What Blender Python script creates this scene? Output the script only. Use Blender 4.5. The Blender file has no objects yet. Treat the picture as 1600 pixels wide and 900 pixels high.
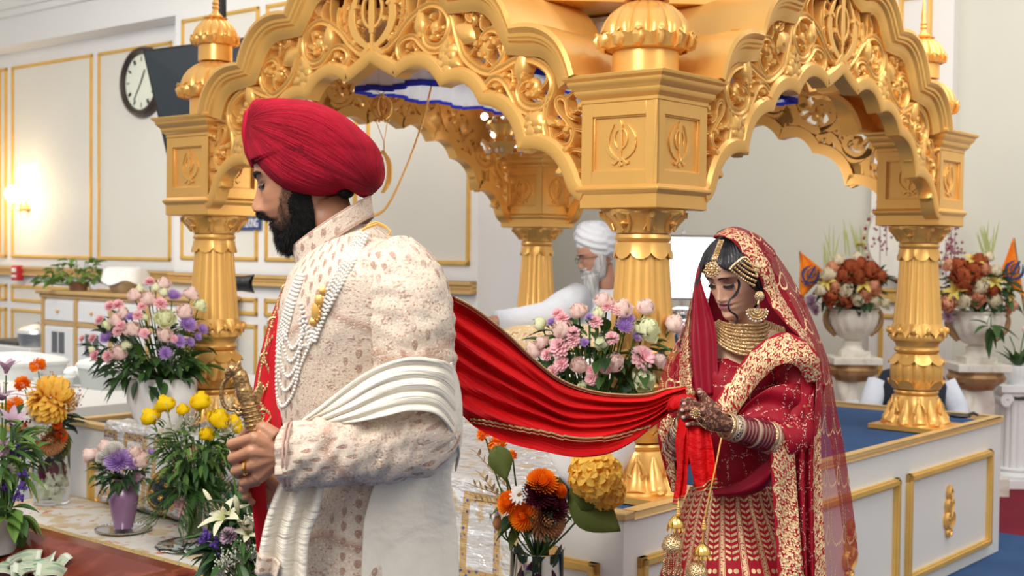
import bpy, bmesh, math, random
import numpy as np
from mathutils import Vector, Matrix, Quaternion, noise
PI = math.pi
S = bpy.context.scene
COL = S.collection
rnd = random.Random(7)

# ------------------------------------------------------------------ camera
FPX = 2005.0
_p = math.atan(55/FPX); _a = .012
FW = Vector((0, math.cos(_p), -math.sin(_p))); _u0 = Vector((1,0,0)).cross(FW)
CR = math.cos(_a)*Vector((1,0,0)) + math.sin(_a)*_u0; CU = CR.cross(FW); CC = Vector((0,0,1.52))
cam = bpy.data.objects.new('camera', bpy.data.cameras.new('camera')); COL.objects.link(cam)
M_ = Matrix((CR, CU, -FW)).transposed().to_4x4(); M_.translation = CC; cam.matrix_world = M_
cam.data.sensor_width = 36; cam.data.lens = FPX*36/1600
cam.data.dof.use_dof = True; cam.data.dof.focus_distance = 3.2; cam.data.dof.aperture_fstop = 5.6
cam.data.clip_start = .05; S.camera = cam
def P(x, y, D):
    x=float(x); y=float(y); D=float(D)
    d = FW + (x-800)/FPX*CR - (y-450)/FPX*CU
    return CC + d*(D/d.y)
# room frame: a runs left and away, b runs right and away
UU = Vector((-.7673,.6413,0)); VV = Vector((.6413,.7673,0))
def W(a, b, z=0): return UU*float(a) + VV*float(b) + Vector((0,0,float(z)))
RZ = math.atan2(-UU.y, -UU.x)         # heading of the hall's long axis

# ------------------------------------------------------------------ light
S.view_settings.view_transform = 'Standard'; S.view_settings.look = 'None'
S.view_settings.exposure = 0.0; S.view_settings.gamma = 1
w = bpy.data.worlds.new('hall_light'); S.world = w; w.use_nodes = True
nt = w.node_tree; bg = nt.nodes['Background']
tc = nt.nodes.new('ShaderNodeTexCoord'); sx = nt.nodes.new('ShaderNodeSeparateXYZ'); nt.links.new(tc.outputs['Generated'], sx.inputs[0])
cr = nt.nodes.new('ShaderNodeValToRGB'); mr = nt.nodes.new('ShaderNodeMapRange')
mr.inputs[1].default_value = -1; nt.links.new(sx.outputs[2], mr.inputs[0]); nt.links.new(mr.outputs[0], cr.inputs[0])
e = cr.color_ramp.elements
e[0].position = .3; e[0].color = (.33,.27,.22,1); e[1].position = 1; e[1].color = (.95,.95,1,1)
k = e.new(.49); k.color = (.42,.38,.34,1); k = e.new(.56); k.color = (.80,.76,.70,1)
nt.links.new(cr.outputs[0], bg.inputs[0]); bg.inputs[1].default_value = .95
def area(name, loc, target, size, energy, col=(1,1,1), sy=None):
    l = bpy.data.lights.new(name, 'AREA'); l.energy = energy; l.color = col; l.size = size
    if sy: l.shape = 'RECTANGLE'; l.size_y = sy
    o = bpy.data.objects.new(name, l); COL.objects.link(o); o.location = loc
    o.rotation_euler = (Vector(target)-Vector(loc)).to_track_quat('-Z','Y').to_euler(); return o
area('added_overhead_light', (-1.6,.2,3.6), (0,4,.9), 1.4, 50, (1,.97,.93))  # unseen area light added overhead for soft front light
area('added_overhead_light', (-1.3,1.9,3.3), (-.3,5.0,.8), 1.2, 72, (1,.97,.92))  # unseen lamp added to brighten the step and bouquets
area('added_overhead_light', (3.2,1.5,3.7), (1.2,5.5,.8), 1.8, 50, (1,.97,.93))  # second front area light, also added out of view
area('added_overhead_light', (-4.2,7.5,3.9), (-3.9,10.5,1.5), 2.4, 160, (1,.96,.9))  # unseen lamp added to brighten the panelled wall
area('added_overhead_light', (-1.0,6.6,3.9), (-.6,9.6,1.6), 1.6, 60, (1,.96,.9))  # added out of view to lift the back of the hall
area('added_overhead_light', (2.6,5.6,4.0), (2.2,9.9,1.4), 2.4, 85, (1,.97,.9))  # added out of view to brighten the alcove wall

# ------------------------------------------------------------------ mesh kit
class G:
    def __init__(s): s.v=[]; s.f=[]; s.uv=[]; s.mi=[]
    def add(s, vs, fs, mi=0, uv=None):
        n=len(s.v); s.v += [tuple(p) for p in vs]; s.f += [tuple(i+n for i in f) for f in fs]; s.mi += [mi]*len(fs)
        s.uv += (uv if uv else [(0,0)]*len(vs)); return s
    def merge(s, o, M=None, mi=None):
        vs = o.v if M is None else [tuple(M @ Vector(p)) for p in o.v]
        n=len(s.v); s.v += vs; s.f += [tuple(i+n for i in f) for f in o.f]; s.mi += (o.mi if mi is None else [mi]*len(o.f)); s.uv += o.uv; return s
    def box(s, c, d, M=None, mi=0):
        x,y,z=[k/2 for k in d]; vs=[Vector((c[0]+i*x,c[1]+j*y,c[2]+k*z)) for i in(-1,1) for j in(-1,1) for k in(-1,1)]
        if M is not None: vs=[M@p for p in vs]
        return s.add(vs,[(0,1,3,2),(4,6,7,5),(0,4,5,1),(2,3,7,6),(0,2,6,4),(1,5,7,3)],mi)
    def loft(s, rings, closed=True, cap=True, mi=0, uvs=None):
        m=len(rings[0]); n=len(s.v); R=len(rings)
        cols = m+1 if closed else m
        vs=[]; uv=[]
        for i,r in enumerate(rings):
            for j in range(cols):
                vs.append(r[j%m]); uv.append(uvs[i][j] if uvs else (j/(cols-1), i/max(1,R-1)))
        fs=[(i*cols+j,i*cols+j+1,(i+1)*cols+j+1,(i+1)*cols+j) for i in range(R-1) for j in range(cols-1)]
        if closed and cap:
            fs.append(tuple(range(cols-1))[::-1]); fs.append(tuple((R-1)*cols+j for j in range(cols-1)))
        return s.add(vs,fs,mi,uv)
    def lathe(s, prof, seg=32, fn=None, c=(0,0,0), mi=0, cap=True, closed_uv=False):
        rings=[]
        for i,(r,z) in enumerate(prof):
            rg=[]
            for j in range(seg):
                t=2*PI*j/seg; rr=fn(r,z,t) if fn else r
                rg.append((c[0]+rr*math.cos(t),c[1]+rr*math.sin(t),c[2]+z))
            rings.append(rg)
        return s.loft(rings,True,cap,mi)
    def tube(s, pts, r, seg=8, mi=0, cap=True, flat=1.0):
        pts=[Vector(p) for p in pts]; n=len(pts); rr=r if isinstance(r,(list,tuple)) else [r]*n
        T=(pts[1]-pts[0]).normalized(); N=T.orthogonal().normalized(); rings=[]
        for i in range(n):
            t=((pts[min(i+1,n-1)]-pts[max(i-1,0)])); t=t.normalized() if t.length>1e-9 else T
            N=(N-t*N.dot(t)); N=N.normalized() if N.length>1e-6 else t.orthogonal().normalized(); B=t.cross(N)
            rings.append([pts[i]+(N*math.cos(2*PI*j/seg)+B*math.sin(2*PI*j/seg)*flat)*rr[i] for j in range(seg)])
        return s.loft(rings,True,cap,mi)
    def ell(s, c, r, seg=16, rg=10, M=None, mi=0, fn=None):
        if not isinstance(r,(list,tuple)): r=(r,r,r)
        rings=[]
        for i in range(rg+1):
            ph=-PI/2+PI*i/rg; ph=max(-PI/2+.02,min(PI/2-.02,ph)); row=[]
            for j in range(seg):
                t=2*PI*j/seg; p=Vector((r[0]*math.cos(ph)*math.cos(t),r[1]*math.cos(ph)*math.sin(t),r[2]*math.sin(ph)))
                if fn: p=fn(p,t,ph)
                if M is not None: p=M.to_3x3()@p
                row.append(p+Vector(c))
            rings.append(row)
        return s.loft(rings,True,True,mi)
    def prism(s, poly, y0, y1, mi=0, M=None):   # polygon in x,z extruded along y
        n=len(poly); vs=[Vector((p[0],y0,p[1])) for p in poly]+[Vector((p[0],y1,p[1])) for p in poly]
        if M is not None: vs=[M@p for p in vs]
        return s.add(vs,[tuple(range(n)),tuple(range(n,2*n))[::-1]]+[((i+1)%n,i,n+i,n+(i+1)%n) for i in range(n)],mi)
    def build(s, name, mats, parent=None, smooth=True, bev=0, sub=0, solid=0, ang=40, link=True, M=None):
        me=bpy.data.meshes.new(name); me.from_pydata([tuple(p) for p in s.v],[],s.f)
        if s.uv and len(s.uv)==len(s.v):
            ul=me.uv_layers.new(name='UVMap'); li=np.empty(len(me.loops),dtype=np.int32); me.loops.foreach_get('vertex_index',li)
            ul.data.foreach_set('uv',np.array(s.uv,dtype=np.float32)[li].ravel())
        if not isinstance(mats,(list,tuple)): mats=[mats]
        for m in mats: me.materials.append(m)
        if len(mats)>1: me.polygons.foreach_set('material_index',s.mi)
        bm=bmesh.new(); bm.from_mesh(me)
        if s.f: 
            bmesh.ops.remove_doubles(bm,verts=bm.verts,dist=1e-5); bmesh.ops.recalc_face_normals(bm,faces=bm.faces)
        bm.to_mesh(me); bm.free()
        if smooth: me.polygons.foreach_set('use_smooth',[True]*len(me.polygons)); me.set_sharp_from_angle(angle=math.radians(ang))
        o=bpy.data.objects.new(name,me)
        if link: COL.objects.link(o)
        if parent: o.parent=parent
        if M is not None: o.matrix_local=M
        if solid: m=o.modifiers.new('s','SOLIDIFY'); m.thickness=solid; m.offset=0
        if bev: m=o.modifiers.new('b','BEVEL'); m.width=bev; m.segments=2; m.limit_method='ANGLE'
        if sub: m=o.modifiers.new('u','SUBSURF'); m.levels=sub; m.render_levels=sub
        return o
def tag(o, label, cat, group=None, kind=None):
    if label: o['label']=label
    if cat: o['category']=cat
    if group: o['group']=group
    if kind: o['kind']=kind
    return o
def struct(o): o['kind']='structure'; return o
def thing(name, label, cat, loc=(0,0,0), rz=0, group=None):
    o=bpy.data.objects.new(name,None); o.empty_display_size=.05; COL.objects.link(o); o.location=loc; o.rotation_euler=(0,0,rz)
    return tag(o,label,cat,group)
def copy_obj(o, parent=None, M=None):
    c=o.copy(); COL.objects.link(c); c.parent=parent
    if M is not None: c.matrix_local=M
    for ch in list(o.children): copy_obj(ch,c)
    return c
def cat(pts, k=6, closed=False):      # Catmull-Rom through points of any dimension
    pts=[np.array(p,float) for p in pts]; n=len(pts); out=[]
    for i in range(n if closed else n-1):
        if closed: a,b,c,d=pts[i-1],pts[i],pts[(i+1)%n],pts[(i+2)%n]
        else: a,b,c,d=pts[max(i-1,0)],pts[i],pts[i+1],pts[min(i+2,n-1)]
        for j in range(k):
            t=j/k; out.append(.5*((2*b)+(c-a)*t+(2*a-5*b+4*c-d)*t*t+(3*b-a-3*c+d)*t**3))
    if not closed: out.append(pts[-1])
    return out
def lerp(xs, ys, x): return float(np.interp(x,xs,ys))
def fuse(g, voxel, smooth=6, M=None):   # one continuous skin out of overlapping pieces
    o=g.build('tmp',[],None,smooth=False); m=o.modifiers.new('r','REMESH'); m.mode='VOXEL'; m.voxel_size=voxel
    s_=o.modifiers.new('s','SMOOTH'); s_.factor=.5; s_.iterations=smooth
    dg=bpy.context.evaluated_depsgraph_get(); ev=o.evaluated_get(dg); me=ev.to_mesh()
    r=G(); n=len(me.vertices); co=np.empty(n*3); me.vertices.foreach_get('co',co)
    r.v=[tuple(p) for p in co.reshape(-1,3)]; r.f=[tuple(p.vertices) for p in me.polygons]; r.mi=[0]*len(r.f); r.uv=[(0,0)]*n
    ev.to_mesh_clear(); bpy.data.objects.remove(o); return r

# ------------------------------------------------------------------ shader kit
class E:
    def __init__(s,nt,k): s.nt=nt; s.k=k
    def _m(s,op,*o):
        n=s.nt.nodes.new('ShaderNodeMath'); n.operation=op
        for i,x in enumerate((s,)+o):
            if isinstance(x,E): s.nt.links.new(x.k,n.inputs[i])
            else: n.inputs[i].default_value=x
        return E(s.nt,n.outputs[0])
    def __add__(s,o): return s._m('ADD',o)
    __radd__=__add__
    def __mul__(s,o): return s._m('MULTIPLY',o)
    __rmul__=__mul__
    def __sub__(s,o): return s._m('SUBTRACT',o)
    def __rsub__(s,o): return (s*-1)+o
    def __truediv__(s,o): return s._m('DIVIDE',o)
    def __pow__(s,o): return s._m('POWER',o)
    def lt(s,o): return s._m('LESS_THAN',o)
    def gt(s,o): return s._m('GREATER_THAN',o)
    def fr(s): return s._m('FRACT')
    def fl(s): return s._m('FLOOR')
    def ab(s): return s._m('ABSOLUTE')
    def sin(s): return s._m('SINE')
    def cos(s): return s._m('COSINE')
    def sqrt(s): return s._m('SQRT')
    def mx(s,o): return s._m('MAXIMUM',o)
    def mn(s,o): return s._m('MINIMUM',o)
    def at2(s,o): return s._m('ARCTAN2',o)
    def pp(s,o): return s._m('PINGPONG',o)
    def ss(s,a,b):
        n=s.nt.nodes.new('ShaderNodeMapRange'); n.interpolation_type='SMOOTHSTEP'; s.nt.links.new(s.k,n.inputs[0]); n.inputs[1].default_value=a; n.inputs[2].default_value=b
        return E(s.nt,n.outputs[0])
def hyp(a,b): return (a*a+b*b).sqrt()
MATS={}
class Mt:
    def __init__(s,name,col=(.8,.8,.8),rough=.5,metal=0,**kw):
        m=bpy.data.materials.new(name); m.use_nodes=True; s.m=m; s.nt=m.node_tree; s.b=s.nt.nodes['Principled BSDF']; s.c=(*col,1)
        s.b.inputs['Base Color'].default_value=s.c; s.b.inputs['Roughness'].default_value=rough; s.b.inputs['Metallic'].default_value=metal
        if rough>=.5: s.b.inputs['Specular IOR Level'].default_value=.22
        for k,v in kw.items(): s.b.inputs[k.replace('_',' ')].default_value=v
        s.out=None
    def coord(s,kind='Object'):
        t=s.nt.nodes.new('ShaderNodeTexCoord'); n=s.nt.nodes.new('ShaderNodeSeparateXYZ'); s.nt.links.new(t.outputs[kind],n.inputs[0]); s.vec=t.outputs[kind]
        return E(s.nt,n.outputs[0]),E(s.nt,n.outputs[1]),E(s.nt,n.outputs[2])
    def comb(s,x,y,z=0):
        n=s.nt.nodes.new('ShaderNodeCombineXYZ')
        for i,q in enumerate((x,y,z)):
            if isinstance(q,E): s.nt.links.new(q.k,n.inputs[i])
            else: n.inputs[i].default_value=q
        return n.outputs[0]
    def noise(s,scale,vec=None,detail=2,rough=.5,dist=0):
        n=s.nt.nodes.new('ShaderNodeTexNoise'); n.inputs['Scale'].default_value=scale; n.inputs['Detail'].default_value=detail; n.inputs['Roughness'].default_value=rough; n.inputs['Distortion'].default_value=dist
        if vec is None:
            if not hasattr(s,'vec'): s.coord()
            vec=s.vec
        s.nt.links.new(vec,n.inputs['Vector']); return E(s.nt,n.outputs[0])
    def voro(s,scale,vec=None,feature='F1',rand=1):
        n=s.nt.nodes.new('ShaderNodeTexVoronoi'); n.feature=feature; n.inputs['Scale'].default_value=scale; n.inputs['Randomness'].default_value=rand
        if vec is None:
            if not hasattr(s,'vec'): s.coord()
            vec=s.vec
        s.nt.links.new(vec,n.inputs['Vector']); s.lastcol=n.outputs[1] if len(n.outputs)>1 else None
        return E(s.nt,n.outputs[0])
    def mix(s,fac,col,base=None):          # layer a colour on the base colour
        n=s.nt.nodes.new('ShaderNodeMix'); n.data_type='RGBA'; A,B=n.inputs[6],n.inputs[7]
        if isinstance(fac,E): s.nt.links.new(fac.k,n.inputs[0])
        else: n.inputs[0].default_value=fac
        if s.out is not None: s.nt.links.new(s.out,A)
        else: A.default_value=s.c
        if isinstance(col,tuple): B.default_value=(*col,1)
        else: s.nt.links.new(col,B)
        s.out=n.outputs[2]; s.nt.links.new(s.out,s.b.inputs['Base Color']); return s
    def set(s,inp,e):
        s.nt.links.new(e.k,s.b.inputs[inp]); return s
    def bump(s,h,strength=.4,dist=.01):
        n=s.nt.nodes.new('ShaderNodeBump'); n.inputs['Strength'].default_value=strength; n.inputs['Distance'].default_value=dist
        s.nt.links.new(h.k,n.inputs['Height']); s.nt.links.new(n.outputs[0],s.b.inputs['Normal']); return s
def mat(name,col,rough=.5,metal=0,var=0,vs=8,bump=0,bs=60,**kw):
    if name in MATS: return MATS[name]
    t=Mt(name,col,rough,metal,**kw)
    if var: t.mix(t.noise(vs).ss(.35,.65)*var,tuple(c*.62 for c in col))
    if bump: t.bump(t.noise(bs,detail=3),bump,.004)
    MATS[name]=t.m; return t.m
gold=mat('gold_paint',(.86,.48,.125),.30,.42,var=.25,vs=3,bump=.08,bs=25)
trimgold=mat('trim_gold',(.78,.50,.14),.4,.35,var=.2)
white=mat('white_paint',(.80,.78,.74),.45,var=.06,vs=2)
# ================================================================== the hall
wallm=mat('panelled_wall_white',(.80,.80,.80),.5,var=.05,vs=1.5)
panelm=mat('wall_panel_cream',(.74,.72,.66),.6,var=.06,vs=1.5)
beige=mat('alcove_wall_beige',(.66,.655,.57),.7,var=.07,vs=1.2)
def wbox(g,a0,a1,b0,b1,z0,z1,mi=0):
    vs=[W(a,b,z) for a in(a0,a1) for b in(b0,b1) for z in(z0,z1)]
    return g.add(vs,[(0,1,3,2),(4,6,7,5),(0,4,5,1),(2,3,7,6),(0,2,6,4),(1,5,7,3)],mi)
def wframe(a0,a1,b,z0,z1,w=.032,d=.022,vary=None):   # moulded gold frame on a wall that faces the hall
    g=G()
    for k,(ww,dd) in enumerate(((w,d*.6),(w*.5,d))):
        o=(w-ww)/2
        wbox(g,a0+o,a0+o+ww,b-dd,b+.002,z0+o,z1-o); wbox(g,a1-o-ww,a1-o,b-dd,b+.002,z0+o,z1-o)
        wbox(g,a0+o,a1-o,b-dd,b+.002,z0+o,z0+o+ww); wbox(g,a0+o,a1-o,b-dd,b+.002,z1-o-ww,z1-o)
    return g
# floor
t=Mt('carpet_blue',(.035,.085,.20),.95); n=t.noise(2.5,detail=4); t.mix(n.ss(.4,.65)*.45,(.02,.05,.14)); t.mix(t.noise(170).ss(.5,.8)*.4,(.07,.14,.28)); t.bump(t.noise(260),.5,.004); blue=t.m
t=Mt('carpet_maroon',(.20,.012,.03),.95); t.mix(t.noise(3,detail=4).ss(.4,.65)*.4,(.12,.01,.02)); t.bump(t.noise(260),.5,.004); maroon=t.m
g=G(); wbox(g,-4,13.2,-3,7.19,-.05,0); struct(g.build('floor',blue,smooth=False))
g=G(); wbox(g,-4,13.2,7.19,9.9,-.05,.001); struct(g.build('floor_alcove',maroon,smooth=False))
g=G(); wbox(g,5.69,9.09,6.45,6.95,0,4.2); wbox(g,9.09,13.0,6.71,6.95,0,3.47); wbox(g,9.09,13.0,6.45,6.95,3.47,4.2); struct(g.build('wall_left',wallm,smooth=False))
g=G(); wbox(g,12.45,12.7,4.2,6.71,0,4.2); struct(g.build('wall_end',wallm,smooth=False))
g=G(); wbox(g,-1.5,9.5,9.22,9.4,0,4.2); struct(g.build('wall_back',beige,smooth=False))
g=G(); wbox(g,9.3,9.5,6.95,9.22,0,4.2); struct(g.build('wall_alcove_side',beige,smooth=False))
g=G(); wbox(g,5.0,13.2,3.6,6.95,4.2,4.3); struct(g.build('ceiling',mat('ceiling_white',(.78,.77,.66),.8),smooth=False))
g=G()
for k,(d,z0,z1) in enumerate(((.10,3.80,3.9),(.05,3.74,3.8),(.16,3.9,3.96))): wbox(g,5.69,12.6,6.45-d,6.46,z0,z1)
struct(g.build('trim_1',wallm,smooth=False))
# raised cream fields and their gold frames
fr=G(); pn=G()
def field(a0,a1,b,z0,z1):
    fr.merge(wframe(a0,a1,b,z0,z1)); wbox(pn,a0+.03,a1-.03,b-.004,b+.001,z0+.03,z1-.03)
for a0,a1 in((10.74,12.19),(9.50,10.64),(12.29,12.44)): field(a0,a1,6.71,1.41,3.33); field(a0,a1,6.71,.14,.90); field(a0,a1,6.71,.97,1.14)
for a0,a1 in((7.99,8.99),(6.87,7.90),(5.76,6.77)): field(a0,a1,6.45,1.43,3.42); field(a0,a1,6.45,.14,.93); field(a0,a1,6.45,1.0,1.14)
struct(fr.build('trim_2',trimgold,smooth=False)); struct(pn.build('wall_left_fields',panelm,smooth=False))
g=G()
for (d,z0,z1) in((.05,1.24,1.325),(.07,1.30,1.325),(.065,1.24,1.258),(.06,1.275,1.285)):
    wbox(g,5.70,9.09,6.45-d,6.452,z0,z1); wbox(g,9.09,12.45,6.71-d,6.712,z0,z1)
struct(g.build('trim_3',mat('rail_gold',(.66,.42,.16),.45,.2,var=.2),smooth=False))
g=G()
for a0,a1,b in((5.69,9.09,6.45),(9.09,12.45,6.71)): wbox(g,a0,a1,b-.02,b+.002,0,.11)
struct(g.build('baseboard_left',wallm,smooth=False))
# white pilaster of the alcove with its gold frames
g=G(); wbox(g,3.52,4.12,9.12,9.23,0,4.2); struct(g.build('wall_pilaster',white,smooth=False))
g=wframe(3.68,3.93,9.12,2.55,3.44); g.merge(wframe(3.60,4.04,9.12,.15,1.10))
for z0,z1,d in((1.19,1.29,.05),(1.27,1.29,.07)): wbox(g,3.50,4.14,9.12-d,9.122,z0,z1)
struct(g.build('trim_4',trimgold,smooth=False))

# wall clock
t_=thing('wall_clock','large round wall clock with dark wooden rim, half hidden by the black screen','clock',W(9.90,6.69,3.0),RZ)
g=G(); R_=[]
for r,y in((.245,-.02),(.25,-.045),(.275,-.06),(.30,-.05),(.315,-.02),(.315,.02)): R_.append([(r*math.cos(a),y,r*math.sin(a)) for a in np.linspace(0,2*PI,49)[:-1]])
g.loft(R_,True,False); g.build('rim',mat('clock_wood',(.035,.022,.018),.35),t_)
g=G(); g.add([(.25*math.cos(a),-.022,.25*math.sin(a)) for a in np.linspace(0,2*PI,49)[:-1]],[tuple(range(48))]); g.build('dial',mat('clock_dial',(.78,.82,.70),.5),t_,smooth=False)
def textobj(txt,size,ext,mat_,parent,M,name='lettering',align='CENTER'):
    c=bpy.data.curves.new('t','FONT'); c.body=txt; c.size=size; c.extrude=ext; c.align_x=align; c.align_y='CENTER'
    o=bpy.data.objects.new('t',c); COL.objects.link(o); dg=bpy.context.evaluated_depsgraph_get()
    me=bpy.data.meshes.new_from_object(o.evaluated_get(dg)); bpy.data.objects.remove(o); me.materials.clear(); me.materials.append(mat_)
    q=bpy.data.objects.new(name,me); COL.objects.link(q); q.parent=parent; q.matrix_local=M; return q
ink=mat('clock_ink',(.03,.03,.03),.5)
def V3(x,y,z): return Vector((x,y,z))
g=G()
for k in range(12):
    a=k*PI/6; M=Matrix.Translation((.205*math.sin(a),-.024,.205*math.cos(a)))@Matrix.Rotation(a,4,'Y')
    g=G().box((0,0,0),(.010+.010*(k%3),.002,.045),M); g.build('numeral',ink,t_,smooth=False)
g=G()
for a,l,wd in((math.radians(215),.19,.012),(math.radians(28),.12,.016)): g.box((0,0,l/2),(wd,.002,l),Matrix.Translation((0,-.028,0))@Matrix.Rotation(a,4,'Y'))
g.build('hand',ink,t_,smooth=False)

# black hanging screen
t_=thing('television','large black flat screen hanging behind the left golden domes','television',P(330,160,8.3))
c=[P(222,78,8.7)-t_.location,P(402,55,7.9)-t_.location,P(442,232,7.6)-t_.location,P(264,262,8.4)-t_.location]
nrm=(c[1]-c[0]).cross(c[3]-c[0]).normalized()*-1
if nrm.y<0: nrm=-nrm
g=G(); g.add(c+[p+nrm*.06 for p in c],[(0,1,2,3),(7,6,5,4),(0,4,5,1),(1,5,6,2),(2,6,7,3),(3,7,4,0)]); g.build('casing',mat('tv_black',(.006,.006,.007),.6),t_,smooth=False,bev=.008)
cc=sum(c,Vector())/4; g=G(); g.add([cc+(p-cc)*.95-nrm*.003 for p in c],[(0,1,2,3)]); g.build('screen',mat('tv_screen',(.010,.016,.022),.5),t_,smooth=False)
g=G(); pc=cc+nrm*.08; g.tube([pc,pc+V3(0,.05,.5),pc+V3(0,.05,1.6)],.025,8); g.box(tuple(pc),(.3,.04,.2)); g.build('ceiling_mount',mat('tv_black',(.01,)*3),t_)

# wall sconce
em=Mt('sconce_glass',(1,.85,.6),.3); em.b.inputs['Emission Color'].default_value=(1,.80,.45,1); em.b.inputs['Emission Strength'].default_value=9
t_=thing('wall_sconce','bright glowing wall lamp with glass shades on the panelled wall at far left','lamp',W(11.88,6.70,1.9),RZ)
g=G(); g.lathe([(.03,-.02),(.055,0),(.04,.02),(.02,.04)],20,c=(0,-.02,0)); g.tube([(0,-.02,0),(0,-.09,-.03),(-.08,-.12,0),(-.09,-.12,.06)],.009,8); g.tube([(0,-.02,0),(0,-.09,-.03),(.08,-.12,.0),(.09,-.12,.06)],.009,8); g.tube([(0,-.02,.02),(0,-.03,.22)],.012,8); g.build('bracket',gold,t_)
for x,z,s_ in((-.09,.06,1),(.09,.06,1),(0,.25,.95)):
    g=G(); g.lathe([(.02,0),(.05,.03),(.062,.08),(.055,.13),(.03,.165),(.005,.17)],20,lambda r,z,t:r*(1+.05*math.cos(9*t)),c=(x,-.12 if z<.2 else -.05,z)); g.build('glass_shade',em.m,t_)
l=bpy.data.lights.new('sconce_light','POINT'); l.energy=14; l.color=(1,.75,.45); l.shadow_soft_size=.12; lo=bpy.data.objects.new('sconce_light',l); COL.objects.link(lo); lo.parent=t_; lo.location=(0,-.3,.1)

# fire alarm, sign, socket
t_=thing('fire_alarm','small red fire alarm pull box mounted on the golden chair rail','fire alarm',W(11.95,6.63,1.26),RZ)
g=G(); g.box((0,0,0),(.12,.07,.15)); g.build('housing',mat('alarm_red',(.5,.02,.03),.4),t_,smooth=False,bev=.01)
g=G(); g.box((0,-.038,.03),(.07,.008,.04)); g.box((0,-.038,-.03),(.08,.012,.022)); g.build('handle',mat('alarm_white',(.8,.8,.8),.4),t_,smooth=False,bev=.003)
t_=thing('wall_sign','navy wall sign with white lettering behind the left golden column','sign',W(8.22,6.43,1.785),RZ)
g=G(); g.box((0,0,0),(.56,.014,.22)); g.build('board',[mat('sign_navy',(.03,.06,.22),.4)],t_,smooth=False,bev=.004)
g=G(); g.box((.17,-.009,.075),(.16,.004,.05)); g.build('red_band',mat('sign_red',(.55,.03,.06),.4),t_,smooth=False)
textobj('TALKING',.098,.003,mat('sign_white',(.85,.85,.85),.5),t_,Matrix.Translation((0.155,-.009,-.058))@Matrix.Rotation(PI/2,4,'X')@Matrix.Diagonal((.52,1,1,1)))

# sideboard
def wloc(a,b,z): return W(a,b,z)
t_=thing("sideboard","white sideboard with gold edged top, drawers and glazed doors by the panelled wall","cabinet",W(9.27,6.18,0),RZ); SB=t_
wm=mat('cabinet_white',(.78,.77,.75),.4); tg=mat('cabinet_gold',(.62,.38,.14),.45,.1,var=.2)
g=G(); g.box((0,.0,.5),(2.12,.42,.98)); g.build('body',wm,t_,smooth=False,bev=.004)
g=G(); g.box((0,-.01,1.03),(2.22,.50,.03)); g.box((0,-.005,1.0),(2.17,.46,.03)); g.build('top',tg,t_,smooth=False,bev=.008)
g=G()
for i in range(5): g.box((-1.04+i*.52,-.215,.5),(.05,.02,.98))
g.box((0,-.215,.79),(2.1,.02,.03)); g.box((0,-.215,.06),(2.1,.02,.1)); g.build('gold_stile',tg,t_,smooth=False)
glass_d=mat('cabinet_glass',(.10,.10,.11),.15)
for i in range(4):
    x=-.78+i*.52; dr=G().box((x,-.218,.885),(.44,.02,.15)).build('drawer',wm,t_,smooth=False,bev=.006); G().ell((x,-.24,.885),.014,10,6).build('knob',gold,dr)
    dg_=G(); dg_.box((x,-.218,.44),(.44,.02,.64)); d_=dg_.build('door',wm,t_,smooth=False,bev=.006)
    p_=G(); m_=G()
    for u_ in(-.055,.055):
        for v_ in range(3): p_.box((x+u_,-.231,.24+v_*.2),(.085,.004,.165))
    p_.build('pane',glass_d,d_,smooth=False); G().ell((x+.19,-.24,.46),.014,10,6).build('knob',gold,d_)

SB.scale=(1,1,1.1)
# metal bucket under a cloth on the sideboard
t_=thing('covered_bucket','metal bucket covered by white cloth standing on the sideboard','bucket',W(9.33,6.13,1.146),0)
g=G(); g.lathe([(.10,0),(.13,.06),(.15,.14),(.16,.19),(.155,.19),(.14,.1),(.09,.01)],28); g.build('bucket_body',mat('bucket_metal',(.45,.42,.38),.3,.8),t_)
g=G(); R_=[]
for r,z in((.01,.215),(.12,.215),(.17,.20),(.185,.16),(.20,.11)):
    R_.append([((r+.012*math.sin(5*a)*(z<.19))*math.cos(a),(r+.012*math.sin(5*a)*(z<.19))*math.sin(a),z+(-.04*math.sin(2.5*a)**2 if z<.15 else 0)) for a in np.linspace(0,2*PI,41)[:-1]])
g.loft(R_); g.build('cloth_cover',mat('cloth_white',(.8,.8,.78),.8),t_,solid=.004)

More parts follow.
